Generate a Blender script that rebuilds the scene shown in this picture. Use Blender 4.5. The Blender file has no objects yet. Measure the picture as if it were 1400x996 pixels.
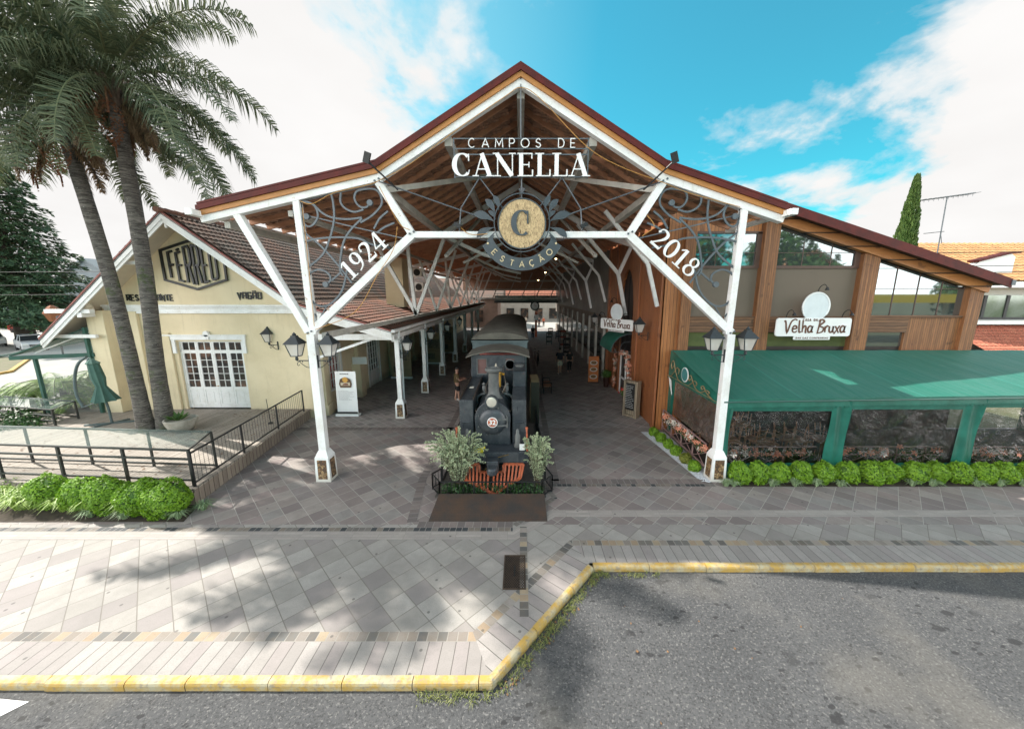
import bpy, math, random
from mathutils import Vector, Matrix
PI = math.pi
sc = bpy.context.scene
COL = sc.collection
random.seed(7)
R = math.radians

# ---------------------------------------------------------------- camera
cd = bpy.data.cameras.new("camera"); cam = bpy.data.objects.new("camera", cd); COL.objects.link(cam)
cd.sensor_fit = 'HORIZONTAL'; cd.sensor_width = 36; cd.lens = 500/1400*36; cd.shift_x = -12/1400
cd.clip_start = 0.05; cd.clip_end = 3000
cam.location = (0, 0, 5.7); cam.rotation_euler = (R(90-10.87), 0, 0)
sc.camera = cam
# ---------------------------------------------------------------- light
SUN = Vector((-0.86, 0.38, 1.0)).normalized()
ELEV = math.asin(SUN.z); AZ = math.atan2(SUN.x, SUN.y)
sd = bpy.data.lights.new("sun", 'SUN'); sd.energy = 5.0; sd.angle = R(0.6); sd.color = (1.0, .95, .87)
so = bpy.data.objects.new("sun", sd); COL.objects.link(so); so.rotation_euler = (-SUN).to_track_quat('-Z', 'Y').to_euler()
so.location = SUN*60
sc.view_settings.view_transform = 'Standard'; sc.view_settings.look = 'None'
sc.view_settings.exposure = 0.86; sc.view_settings.gamma = 1.0; sc.view_settings.use_curve_mapping = False
w = bpy.data.worlds.new("World"); sc.world = w; w.use_nodes = True
nt = w.node_tree; nt.nodes.clear()
def N(nt, t, **k):
    n = nt.nodes.new(t)
    for a, b in k.items():
        if a.startswith('i_'): n.inputs[int(a[2:])].default_value = b
        else: setattr(n, a, b)
    return n
def M(nt, op, a, b=None, c=None, clamp=False):
    n = nt.nodes.new('ShaderNodeMath'); n.operation = op; n.use_clamp = clamp
    for i, v in enumerate((a, b, c)):
        if v is None: continue
        if isinstance(v, (int, float)): n.inputs[i].default_value = v
        else: nt.links.new(v, n.inputs[i])
    return n.outputs[0]
def ramp(nt, fac, stops, interp='LINEAR'):
    n = nt.nodes.new('ShaderNodeValToRGB'); cr = n.color_ramp; cr.interpolation = interp
    while len(cr.elements) > 1: cr.elements.remove(cr.elements[0])
    for i, (p, c) in enumerate(stops):
        e = cr.elements[0] if i == 0 else cr.elements.new(p)
        e.position = p
        if isinstance(c, (int, float)): c = (c, c, c)
        e.color = (*c, 1)
    nt.links.new(fac, n.inputs[0]); return n.outputs[0]
def mix(nt, fac, a, b, mode='MIX'):
    n = nt.nodes.new('ShaderNodeMix'); n.data_type = 'RGBA'; n.blend_type = mode
    for s, v in ((n.inputs[0], fac), (n.inputs[6], a), (n.inputs[7], b)):
        if isinstance(v, (int, float)): s.default_value = v
        elif isinstance(v, tuple): s.default_value = (*v, 1) if len(v) == 3 else v
        else: nt.links.new(v, s)
    return n.outputs[2]
sky = N(nt, 'ShaderNodeTexSky', sky_type='NISHITA', sun_disc=False, sun_elevation=ELEV, sun_rotation=AZ, air_density=1.2, dust_density=.6, ozone_density=1.5, altitude=800)
tc = N(nt, 'ShaderNodeTexCoord'); sp = N(nt, 'ShaderNodeSeparateXYZ'); nt.links.new(tc.outputs['Generated'], sp.inputs[0])
zz = M(nt, 'ADD', M(nt, 'MAXIMUM', sp.outputs[2], 0.0), .22)
cb = N(nt, 'ShaderNodeCombineXYZ'); nt.links.new(M(nt, 'DIVIDE', sp.outputs[0], zz), cb.inputs[0]); nt.links.new(M(nt, 'DIVIDE', sp.outputs[1], zz), cb.inputs[1])
no = N(nt, 'ShaderNodeTexNoise'); no.inputs['Scale'].default_value = 1.55; no.inputs['Detail'].default_value = 9; no.inputs['Roughness'].default_value = .58; no.inputs['Distortion'].default_value = .25
nt.links.new(cb.outputs[0], no.inputs[0])
bias = ramp(nt, M(nt, 'MULTIPLY_ADD', sp.outputs[0], .5, .5), [(0, .95), (.27, .88), (.35, .60), (.40, .46), (.45, .30), (.54, .18), (.74, .20), (.80, .36), (.86, .60), (.95, .74)])
low = ramp(nt, sp.outputs[2], [(0, .60), (.14, .42), (.26, .0), (1, .0)])
lowx = ramp(nt, M(nt, 'MULTIPLY_ADD', sp.outputs[0], .5, .5), [(0, 0), (.7, 0), (.8, .55), (1, .9)])
cm = M(nt, 'ADD', M(nt, 'ADD', M(nt, 'MULTIPLY_ADD', no.outputs[0], 2.1, -.55), bias), M(nt, 'MULTIPLY', low, lowx))
cm = ramp(nt, M(nt, 'SUBTRACT', cm, .25), [(.56, 0), (.66, .30), (.74, .75), (.86, 1)])
n2 = N(nt, 'ShaderNodeTexNoise'); n2.inputs['Scale'].default_value = 1.6; n2.inputs['Detail'].default_value = 4; nt.links.new(cb.outputs[0], n2.inputs[0])
cloud = mix(nt, n2.outputs[0], (3.9, 3.8, 3.72), (4.9, 4.85, 4.8))
behind = ramp(nt, M(nt, 'MULTIPLY_ADD', sp.outputs[1], .5, .5), [(0, (10, 9.8, 9.5)), (.40, (9, 8.8, 8.6)), (.54, (0, 0, 0))])  # extra cloud brightness behind the camera, added to fill the facade and hall
low_fill = ramp(nt, sp.outputs[2], [(0, 2.4), (.35, 1.8), (.6, .55), (1, .5)]); behind = mix(nt, 1.0, behind, low_fill, 'MULTIPLY')  # added glow strongest near the horizon, so the fill reaches deep inside
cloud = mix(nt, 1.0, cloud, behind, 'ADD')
skyc = mix(nt, 1.0, sky.outputs[0], (.11, .93, .84), 'MULTIPLY')
skyc = mix(nt, .08, skyc, (2.6, 3.9, 4.1))
haze_ = ramp(nt, M(nt, 'MULTIPLY_ADD', sp.outputs[0], .5, .5), [(.38, .38), (.58, .0), (1, 0)]); skyc = mix(nt, haze_, skyc, (2.9, 4.5, 4.6))
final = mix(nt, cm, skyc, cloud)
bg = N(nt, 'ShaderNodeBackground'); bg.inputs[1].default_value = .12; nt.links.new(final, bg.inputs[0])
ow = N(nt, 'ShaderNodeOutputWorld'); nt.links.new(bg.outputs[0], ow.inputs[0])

# ---------------------------------------------------------------- materials
def newmat(name):
    m = bpy.data.materials.new(name); m.use_nodes = True
    return m, m.node_tree, m.node_tree.nodes['Principled BSDF']
def setc(nt, b, c):
    if isinstance(c, tuple): b.inputs['Base Color'].default_value = (*c, 1)
    else: nt.links.new(c, b.inputs['Base Color'])
def noise(nt, scale, detail=5, rough=.6, vec=None, dist=0):
    n = N(nt, 'ShaderNodeTexNoise'); n.inputs['Scale'].default_value = scale; n.inputs['Detail'].default_value = detail
    n.inputs['Roughness'].default_value = rough; n.inputs['Distortion'].default_value = dist
    if vec is None:
        t = N(nt, 'ShaderNodeTexCoord'); vec = t.outputs['Object']
    nt.links.new(vec, n.inputs[0]); return n.outputs[0]
def bump(nt, b, h, s=.3, d=.01):
    n = N(nt, 'ShaderNodeBump'); n.inputs['Strength'].default_value = s; n.inputs['Distance'].default_value = d
    nt.links.new(h, n.inputs['Height']); nt.links.new(n.outputs[0], b.inputs['Normal'])
def mat(name, c, rough=.6, metal=0, var=.12, scale=3, c2=None, bs=.15, thr=None, spec=None):
    """plain paint or stone with dirt: two noises vary the colour"""
    m, nt, b = newmat(name)
    if c2 is None: c2 = tuple(max(0, x*(1-var*2.2)) for x in c)
    f = noise(nt, scale, 7, .65)
    lo, hi = thr or (.42, .68)
    f = ramp(nt, f, [(lo, 0), (hi, 1)])
    col = mix(nt, f, c, c2)
    f2 = noise(nt, scale*9, 3)
    col = mix(nt, ramp(nt, f2, [(.3, 0), (.7, var)]), col, tuple(x*.7 for x in c))
    setc(nt, b, col); b.inputs['Roughness'].default_value = rough; b.inputs['Metallic'].default_value = metal
    if spec is not None: b.inputs['Specular IOR Level'].default_value = spec
    if bs: bump(nt, b, noise(nt, scale*14, 4), bs, .01)
    return m
def mat_wood(name, c1, c2, dark, axis='Z', plank=.14, across='X', rough=.6, grain=1.0, knots=True):
    """planks running along axis, joints every plank metres on the across axis (H: any horizontal)"""
    m, nt, b = newmat(name)
    t = N(nt, 'ShaderNodeTexCoord'); s = N(nt, 'ShaderNodeSeparateXYZ'); nt.links.new(t.outputs['Object'], s.inputs[0])
    o = {'X': s.outputs[0], 'Y': s.outputs[1], 'Z': s.outputs[2]}
    a = M(nt, 'ADD', o['X'], o['Y']) if across == 'H' else o[across]
    k = M(nt, 'DIVIDE', a, plank); fl = M(nt, 'FLOOR', k); fr = M(nt, 'FRACT', k)
    wn = N(nt, 'ShaderNodeTexWhiteNoise', noise_dimensions='1D'); nt.links.new(fl, wn.inputs['W'])
    mp = N(nt, 'ShaderNodeMapping'); nt.links.new(t.outputs['Object'], mp.inputs[0])
    sc3 = [9.0, 9.0, 9.0]; sc3['XYZ'.index(axis)] = .9; mp.inputs['Scale'].default_value = sc3
    cbn = N(nt, 'ShaderNodeVectorMath', operation='ADD'); nt.links.new(mp.outputs[0], cbn.inputs[0]); nt.links.new(wn.outputs['Color'], cbn.inputs[1])
    vs = N(nt, 'ShaderNodeVectorMath', operation='SCALE'); nt.links.new(wn.outputs['Color'], vs.inputs[0]); vs.inputs['Scale'].default_value = 20
    ad = N(nt, 'ShaderNodeVectorMath', operation='ADD'); nt.links.new(mp.outputs[0], ad.inputs[0]); nt.links.new(vs.outputs[0], ad.inputs[1])
    g = noise(nt, 1.6, 6, .7, ad.outputs[0], .6)
    col = mix(nt, ramp(nt, g, [(.32, 0), (.62, 1)]), c1, c2)
    col = mix(nt, M(nt, 'MULTIPLY', wn.outputs['Value'], .45), col, dark)
    if knots:
        kn = noise(nt, 2.3, 2, .5, None)
        col = mix(nt, ramp(nt, kn, [(.66, 0), (.72, .7)]), col, dark)
    edge = M(nt, 'MINIMUM', fr, M(nt, 'SUBTRACT', 1.0, fr))
    e = ramp(nt, edge, [(.03, 1), (.07, 0)])
    col = mix(nt, e, col, tuple(x*.25 for x in dark))
    setc(nt, b, col); b.inputs['Roughness'].default_value = rough
    bump(nt, b, M(nt, 'SUBTRACT', M(nt, 'MULTIPLY', g, .25), e), .5, .012)
    return m
def mat_tiles(name, ang, sx, sy, cols, mortar, gap=.012, uv=False, rough=.75, off=0.0, stain=.35):
    """slabs sx by sy metres, each with its own tone"""
    m, nt, b = newmat(name)
    t = N(nt, 'ShaderNodeTexCoord')
    vec = t.outputs['UV'] if uv else t.outputs['Object']
    mp = N(nt, 'ShaderNodeMapping'); nt.links.new(vec, mp.inputs[0]); mp.inputs['Rotation'].default_value = (0, 0, R(ang))
    s = N(nt, 'ShaderNodeSeparateXYZ'); nt.links.new(mp.outputs[0], s.inputs[0])
    ky = M(nt, 'DIVIDE', s.outputs[1], sy); fy = M(nt, 'FLOOR', ky)
    kx = M(nt, 'DIVIDE', s.outputs[0], sx)
    if off: kx = M(nt, 'ADD', kx, M(nt, 'MULTIPLY', fy, off))
    fx = M(nt, 'FLOOR', kx)
    cbn = N(nt, 'ShaderNodeCombineXYZ'); nt.links.new(fx, cbn.inputs[0]); nt.links.new(fy, cbn.inputs[1])
    wn = N(nt, 'ShaderNodeTexWhiteNoise', noise_dimensions='2D'); nt.links.new(cbn.outputs[0], wn.inputs[0])
    n = len(cols)
    col = ramp(nt, wn.outputs['Value'], [(i/n, c) for i, c in enumerate(cols)], 'CONSTANT')
    wsv = N(nt, 'ShaderNodeVectorMath', operation='MULTIPLY_ADD'); nt.links.new(wn.outputs['Color'], wsv.inputs[0]); wsv.inputs[1].default_value = (9, 9, 9); nt.links.new(t.outputs['Object'], wsv.inputs[2])
    g = noise(nt, 2.6, 7, .68, wsv.outputs[0], .8)
    col = mix(nt, ramp(nt, g, [(.3, 0), (.75, .55)]), col, tuple(x*.62 for x in cols[0]))
    g2 = noise(nt, .55, 6, .6)
    col = mix(nt, ramp(nt, g2, [(.45, 0), (.7, stain)]), col, tuple(x*.5 for x in cols[0]))
    g3 = noise(nt, 55, 2, .5)
    col = mix(nt, ramp(nt, g3, [(.35, .25), (.5, 0)]), col, tuple(x*.5 for x in cols[0]))
    v = N(nt, 'ShaderNodeTexVoronoi', voronoi_dimensions='2D'); v.inputs['Scale'].default_value = 1.9; nt.links.new(t.outputs['Object'], v.inputs[0]); vs_ = N(nt, 'ShaderNodeSeparateColor'); nt.links.new(v.outputs['Color'], vs_.inputs[0]); vsel = vs_.outputs[0]
    col = mix(nt, ramp(nt, v.outputs['Distance'], [(.030, .75), (.045, 0)]), M(nt, 'MULTIPLY', 1.0, 1.0), 0) if False else mix(nt, M(nt, 'MULTIPLY', ramp(nt, v.outputs['Distance'], [(.04, .7), (.06, 0)]), ramp(nt, vsel, [(.70, 0), (.72, 1)])), col, (.07, .065, .06))
    ex = M(nt, 'MULTIPLY', M(nt, 'MINIMUM', M(nt, 'FRACT', kx), M(nt, 'SUBTRACT', 1.0, M(nt, 'FRACT', kx))), sx)
    ey = M(nt, 'MULTIPLY', M(nt, 'MINIMUM', M(nt, 'FRACT', ky), M(nt, 'SUBTRACT', 1.0, M(nt, 'FRACT', ky))), sy)
    e = M(nt, 'MINIMUM', ex, ey)
    f = ramp(nt, M(nt, 'DIVIDE', e, gap), [(.42, 1), (.62, 0)])
    col = mix(nt, f, col, mortar)
    setc(nt, b, col); b.inputs['Roughness'].default_value = rough
    bump(nt, b, M(nt, 'SUBTRACT', M(nt, 'MULTIPLY', g, .35), f), .5, .008)
    return m
def mat_glass(name, tint=(.75, .8, .8), alpha=.35, rough=.05):
    m, nt, b = newmat(name)
    b.inputs['Base Color'].default_value = (*tint, 1); b.inputs['Roughness'].default_value = rough
    b.inputs['Alpha'].default_value = alpha; b.inputs['Specular IOR Level'].default_value = 1.0
    b.inputs['IOR'].default_value = 1.6
    return m
def mat_leaf(name, c1, c2, rough=.55, trans=.25, scale=6):
    m, nt, b = newmat(name)
    n = noise(nt, scale, 3)
    gi = N(nt, 'ShaderNodeNewGeometry')
    f = M(nt, 'ADD', M(nt, 'MULTIPLY', gi.outputs['Random Per Island'], .7), M(nt, 'MULTIPLY', n, .3))
    col = mix(nt, f, c1, c2)
    setc(nt, b, col); b.inputs['Roughness'].default_value = rough
    tr = N(nt, 'ShaderNodeBsdfTranslucent'); nt.links.new(col, tr.inputs[0])
    ms = N(nt, 'ShaderNodeMixShader'); ms.inputs[0].default_value = trans
    nt.links.new(b.outputs[0], ms.inputs[1]); nt.links.new(tr.outputs[0], ms.inputs[2])
    out = [x for x in nt.nodes if x.type == 'OUTPUT_MATERIAL'][0]; nt.links.new(ms.outputs[0], out.inputs[0])
    return m
def mat_white():
    m, nt, b = newmat('white_paint')
    f = noise(nt, 1.6, 8, .7); col = mix(nt, ramp(nt, f, [(.45, 0), (.75, .8)]), (.80, .81, .80), (.60, .59, .54))
    t = N(nt, 'ShaderNodeTexCoord'); mp = N(nt, 'ShaderNodeMapping'); nt.links.new(t.outputs['Object'], mp.inputs[0]); mp.inputs['Scale'].default_value = (9, 9, 1.2)
    g = noise(nt, 1, 5, .65, mp.outputs[0]); col = mix(nt, ramp(nt, g, [(.60, 0), (.78, .55)]), col, (.42, .36, .27))
    h = noise(nt, 6.5, 6, .7); col = mix(nt, ramp(nt, h, [(.66, 0), (.70, .8)]), col, (.40, .24, .12))
    k = noise(nt, 24, 4, .6); col = mix(nt, ramp(nt, k, [(.3, .18), (.5, 0)]), col, (.35, .34, .31))
    s = N(nt, 'ShaderNodeSeparateXYZ'); nt.links.new(t.outputs['Object'], s.inputs[0]); low_ = ramp(nt, M(nt, 'ADD', s.outputs[2], M(nt, 'MULTIPLY', f, .5)), [(.25, .6), (.62, 0)]); col = mix(nt, low_, col, (.40, .36, .28))
    setc(nt, b, col); b.inputs['Roughness'].default_value = .5; bump(nt, b, k, .15, .006); return m
white = mat_white()
white_old = mat('white_paint_old', (.80, .81, .80), .5, 0, .10, 1.6, c2=(.58, .57, .53), thr=(.5, .8))
iron = mat('grey_iron', (.115, .135, .15), .5, .3, .1, 5)
lantern_iron = mat('lantern_iron', (.042, .050, .055), .5, .3, .1, 5)
black = mat('black_iron', (.018, .019, .02), .5, .2, .1, 5)
signwhite = mat('sign_white', (.80, .81, .80), .45, 0, .03, 2, bs=0)
redroof = mat('red_roof_metal', (.110, .017, .013), .6, 0, .25, 2.5, c2=(.055, .014, .012), spec=.25)
redtrim = mat('faded_red_trim', (.30, .10, .08), .6, 0, .2, 3)
ochre = mat('ochre_board', (.46, .20, .05), .55, 0, .1, 2)
def mat_render():
    m, nt, b = newmat('yellow_render')
    f = noise(nt, .6, 7, .65); col = mix(nt, ramp(nt, f, [(.40, 0), (.68, 1)]), (.72, .615, .42), (.63, .53, .345))
    t = N(nt, 'ShaderNodeTexCoord'); mp = N(nt, 'ShaderNodeMapping'); nt.links.new(t.outputs['Object'], mp.inputs[0]); mp.inputs['Scale'].default_value = (5, 5, .5)
    g = noise(nt, 1, 6, .65, mp.outputs[0]); col = mix(nt, ramp(nt, g, [(.55, 0), (.80, .5)]), col, (.42, .34, .21))
    s = N(nt, 'ShaderNodeSeparateXYZ'); nt.links.new(t.outputs['Object'], s.inputs[0]); low_ = ramp(nt, M(nt, 'ADD', s.outputs[2], M(nt, 'MULTIPLY', g, 1.0)), [(.72, .6), (1.35, 0)]); col = mix(nt, low_, col, (.36, .30, .20))
    k = noise(nt, 40, 4, .6); setc(nt, b, col); b.inputs['Roughness'].default_value = .88; bump(nt, b, k, .35, .008); return m
yellow = mat_render()
yellow_old = mat('yellow_render_old', (.70, .575, .35), .85, 0, .04, .5, c2=(.61, .49, .29), bs=.1)
cream = mat('cream_boards', (.66, .60, .48), .7, 0, .06, 1)

# ---------------------------------------------------------------- mesh helpers
ORG = {}
class MB:
    def __init__(s): s.v = []; s.f = []; s.uv = None
    def add(s, vs, fs):
        n = len(s.v); s.v += [tuple(x) for x in vs]; s.f += [tuple(i+n for i in f) for f in fs]; return s
    def box(s, x0, x1, y0, y1, z0, z1):
        return s.add([(x0, y0, z0), (x1, y0, z0), (x1, y1, z0), (x0, y1, z0), (x0, y0, z1), (x1, y0, z1), (x1, y1, z1), (x0, y1, z1)],
                     [(0, 3, 2, 1), (4, 5, 6, 7), (0, 1, 5, 4), (1, 2, 6, 5), (2, 3, 7, 6), (3, 0, 4, 7)])
    def beam(s, a, b, w, h=None, up=(0, 0, 1), w2=None, h2=None):
        h = h or w; w2 = w2 or w; h2 = h2 or h
        a, b = Vector(a), Vector(b); d = (b-a).normalized(); up = Vector(up)
        if abs(d.dot(up)) > .98: up = Vector((0, 1, 0)) if abs(d.y) < .9 else Vector((1, 0, 0))
        x = d.cross(up).normalized(); u = x.cross(d).normalized()
        vs = []
        for p, ww, hh in ((a, w, h), (b, w2, h2)):
            for i, j in ((-1, -1), (1, -1), (1, 1), (-1, 1)): vs.append(p + x*ww/2*i + u*hh/2*j)
        return s.add(vs, [(3, 2, 1, 0), (4, 5, 6, 7), (0, 1, 5, 4), (1, 2, 6, 5), (2, 3, 7, 6), (3, 0, 4, 7)])
    def tube(s, pts, r, n=6, cap=True):
        pts = [Vector(p) for p in pts]; rs = r if isinstance(r, (list, tuple)) else [r]*len(pts)
        base = len(s.v); prev = None
        for i, p in enumerate(pts):
            d = (pts[min(i+1, len(pts)-1)] - pts[max(i-1, 0)]).normalized()
            if prev is None:
                u = Vector((0, 0, 1)) if abs(d.z) < .9 else Vector((1, 0, 0)); x = d.cross(u).normalized()
            else:
                x = (prev - d*prev.dot(d)).normalized()
            prev = x; y = d.cross(x)
            for k in range(n):
                a = 2*PI*k/n; q = p + (x*math.cos(a) + y*math.sin(a))*rs[i]; s.v.append(tuple(q))
        for i in range(len(pts)-1):
            for k in range(n):
                a = base+i*n+k; b = base+i*n+(k+1) % n; s.f.append((a, b, b+n, a+n))
        if cap:
            s.f.append(tuple(base+k for k in reversed(range(n)))); s.f.append(tuple(base+(len(pts)-1)*n+k for k in range(n)))
        return s
    def lathe(s, prof, c=(0, 0, 0), n=16, axis='Z', a0=0, ang=2*PI):
        base = len(s.v); full = abs(ang-2*PI) < 1e-6; m = n if full else n+1
        for r, z in prof:
            for k in range(m):
                a = a0+ang*k/n; q = (r*math.cos(a), r*math.sin(a), z)
                if axis == 'Y': q = (q[0], q[2], q[1])
                if axis == 'X': q = (q[2], q[0], q[1])
                s.v.append((c[0]+q[0], c[1]+q[1], c[2]+q[2]))
        for i in range(len(prof)-1):
            for k in range(n if full else n):
                a = base+i*m+k; b = base+i*m+(k+1) % m; s.f.append((a, b, b+m, a+m))
        if full:
            if prof[0][0] > 1e-4: s.f.append(tuple(base+k for k in range(m)))
            if prof[-1][0] > 1e-4: s.f.append(tuple(base+(len(prof)-1)*m+k for k in range(m)))
        return s
    def prism(s, poly, h0, h1, plane='XY'):
        """2D polygon extruded; plane XZ: extruded along y, YZ: along x"""
        def P(a, b, h): return (a, b, h) if plane == 'XY' else ((a, h, b) if plane == 'XZ' else (h, a, b))
        n = len(poly); vs = [P(a, b, h0) for a, b in poly]+[P(a, b, h1) for a, b in poly]
        return s.add(vs, [tuple(reversed(range(n))), tuple(range(n, 2*n))]+[(i, (i+1) % n, n+(i+1) % n, n+i) for i in range(n)])
    def ribbon(s, pts, ws, P, t, y=0.0):
        """stroke of varying width in a 2D plane, thickness t; P maps (u, v, depth) to space"""
        if isinstance(ws, (int, float)): ws = [ws]*len(pts)
        n = len(pts); L = []; Rr = []
        for i in range(n):
            x0, y0 = pts[max(i-1, 0)]; x1, y1 = pts[i]; x2, y2 = pts[min(i+1, n-1)]
            d1 = Vector((x1-x0, y1-y0)); d2 = Vector((x2-x1, y2-y1))
            if d1.length < 1e-9: d1 = d2
            if d2.length < 1e-9: d2 = d1
            d1.normalize(); d2.normalize(); m = d1+d2
            if m.length < .3: m = d2.copy()
            m.normalize(); nn = Vector((-m.y, m.x)); k = 1/max(.45, nn.dot(Vector((-d1.y, d1.x))))
            L.append((x1+nn.x*ws[i]/2*k, y1+nn.y*ws[i]/2*k)); Rr.append((x1-nn.x*ws[i]/2*k, y1-nn.y*ws[i]/2*k))
        vs = []
        for a, b in zip(L, Rr): vs += [P(a[0], a[1], y), P(b[0], b[1], y), P(b[0], b[1], y+t), P(a[0], a[1], y+t)]
        fs = [(0, 1, 2, 3), tuple(4*(n-1)+k for k in (3, 2, 1, 0))]
        for i in range(n-1):
            for k in range(4): fs.append((4*i+k, 4*i+4+k, 4*i+4+(k+1) % 4, 4*i+(k+1) % 4))
        return s.add(vs, fs)
    def sphere(s, c, r, n=12, m=8, sq=(1, 1, 1)):
        prof = [(max(1e-5, r*math.sin(PI*i/m)), -r*math.cos(PI*i/m)) for i in range(m+1)]
        b = len(s.v); s.lathe(prof, (0, 0, 0), n)
        for i in range(b, len(s.v)):
            v = s.v[i]; s.v[i] = (c[0]+v[0]*sq[0], c[1]+v[1]*sq[1], c[2]+v[2]*sq[2])
        return s
    def build(s, name, m, parent=None, smooth=False, bevel=0, fix=True):
        me = bpy.data.meshes.new(name)
        off = ORG.get(parent.name, Vector((0, 0, 0))) if parent else Vector((0, 0, 0))
        me.from_pydata([(v[0]-off[0], v[1]-off[1], v[2]-off[2]) for v in s.v], [], s.f)
        if s.uv:
            ul = me.uv_layers.new(name='UVMap')
            for p in me.polygons:
                for li in p.loop_indices: ul.data[li].uv = s.uv[me.loops[li].vertex_index]
        if fix:
            import bmesh
            bm = bmesh.new(); bm.from_mesh(me); bmesh.ops.recalc_face_normals(bm, faces=bm.faces); bm.to_mesh(me); bm.free()
        o = bpy.data.objects.new(name, me); COL.objects.link(o)
        if isinstance(m, (list, tuple)):
            for x in m: me.materials.append(x)
        else: me.materials.append(m)
        if smooth:
            for p in me.polygons: p.use_smooth = True
            try: me.set_sharp_from_angle(angle=R(40))
            except Exception: pass
        if bevel:
            bv = o.modifiers.new('bevel', 'BEVEL'); bv.width = bevel; bv.segments = 2; bv.limit_method = 'ANGLE'
        if parent: o.parent = parent; ORG[o.name] = off
        return o
def thing(name, loc, label, cat, group=None, rz=0):
    o = bpy.data.objects.new(name, None); COL.objects.link(o); o.location = loc; o.rotation_euler = (0, 0, rz)
    o.empty_display_size = .2
    ORG[o.name] = Vector(loc)
    o['label'] = label; o['category'] = cat
    if group: o['group'] = group
    return o
def tag(o, label, cat, group=None, kind=None):
    o['label'] = label; o['category'] = cat
    if group: o['group'] = group
    if kind: o['kind'] = kind
    return o
def struct(o): o['kind'] = 'structure'; return o
def kids(o): return [x for x in KID.get(o.name, [])]
def copy_tree(o, loc=None, rz=None, label=None, group=None):
    ch = [x for x in bpy.data.objects if x.parent == o]
    def rec(a, par):
        c = a.copy(); COL.objects.link(c)
        if par is not None: c.parent = par
        for b in [x for x in LIST if x.parent == a]: rec(b, c)
        return c
    LIST = list(bpy.data.objects)
    c = rec(o, None)
    if loc is not None: c.location = loc
    if rz is not None: c.rotation_euler = (0, 0, rz)
    if label: c['label'] = label
    if group: c['group'] = group
    return c
def crom(pts, k=6):
    """Catmull-Rom through points of any dimension"""
    P = [Vector(p) for p in pts]; P = [P[0]*2-P[1]]+P+[P[-1]*2-P[-2]]; out = []
    for i in range(1, len(P)-2):
        for j in range(k):
            t = j/k; a, b, c, d = P[i-1], P[i], P[i+1], P[i+2]
            out.append(.5*((2*b)+(-a+c)*t+(2*a-5*b+4*c-d)*t*t+(-a+3*b-3*c+d)*t**3))
    out.append(P[-2]); return out
def text_obj(body, size, loc, rot, m, parent=None, name='lettering', depth=.008, shear=0, space=1.0, bold=0, align='CENTER', sx=1.0):
    cu = bpy.data.curves.new(name, 'FONT'); cu.body = body; cu.size = size; cu.extrude = depth; cu.align_x = align; cu.align_y = 'CENTER'
    cu.shear = shear; cu.space_character = space; cu.offset = bold; cu.resolution_u = 3
    t = bpy.data.objects.new(name, cu); COL.objects.link(t)
    bpy.context.view_layer.update()
    me = bpy.data.meshes.new_from_object(t.evaluated_get(bpy.context.evaluated_depsgraph_get()))
    COL.objects.unlink(t); bpy.data.objects.remove(t)
    mt = Matrix.Translation(Vector(loc)) @ rot.to_matrix().to_4x4() if hasattr(rot, 'to_matrix') else Matrix.Translation(Vector(loc))
    me.transform(Matrix.Diagonal((sx, 1, 1, 1))); me.transform(mt)
    off = ORG.get(parent.name, Vector((0, 0, 0))) if parent else Vector((0, 0, 0))
    me.transform(Matrix.Translation(-off))
    me.materials.clear(); me.materials.append(m)
    o = bpy.data.objects.new(name, me); COL.objects.link(o)
    if parent: o.parent = parent; ORG[o.name] = off
    return o
from mathutils import Euler
FRONT = Euler((R(90), 0, 0))          # text read from -y
def sheet(polys, z, name, m, uvs=None):
    b = MB(); b.uv = [] if uvs else None
    for i, p in enumerate(polys):
        n = len(b.v)
        b.v += [(q[0], q[1], z) for q in p]; b.f.append(tuple(range(n, n+len(p))))
        if uvs: b.uv += uvs[i]
    o = b.build(name, m)
    for p in o.data.polygons:
        if p.normal.z < 0: p.flip()
    return struct(o)
def offset_line(pts, d):
    """offset an open polyline to its left by d"""
    out = []
    for i, p in enumerate(pts):
        p = Vector(p); a = Vector(pts[max(i-1, 0)]); b = Vector(pts[min(i+1, len(pts)-1)])
        d1 = (p-a) if i > 0 else (b-p); d2 = (b-p) if i < len(pts)-1 else (p-a)
        d1.normalize(); d2.normalize(); m = (d1+d2).normalized(); n = Vector((-m.y, m.x)); k = 1/n.dot(Vector((-d1.y, d1.x)))
        out.append(p+n*d*k)
    return out
def strip(line, d0, d1, z, name, m):
    A = offset_line(line, d0); B = offset_line(line, d1); polys = []; uvs = []; L = 0
    for i in range(len(line)-1):
        l = (A[i+1]-A[i]).length; dirv = (A[i+1]-A[i]).normalized()
        def u(p): return L+(p-A[i]).dot(dirv)
        polys.append([A[i], A[i+1], B[i+1], B[i]]); uvs.append([(u(A[i]), 0), (u(A[i+1]), 0), (u(B[i+1]), d1-d0), (u(B[i]), d1-d0)])
        L += l
    return sheet(polys, z, name, m, uvs)

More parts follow.
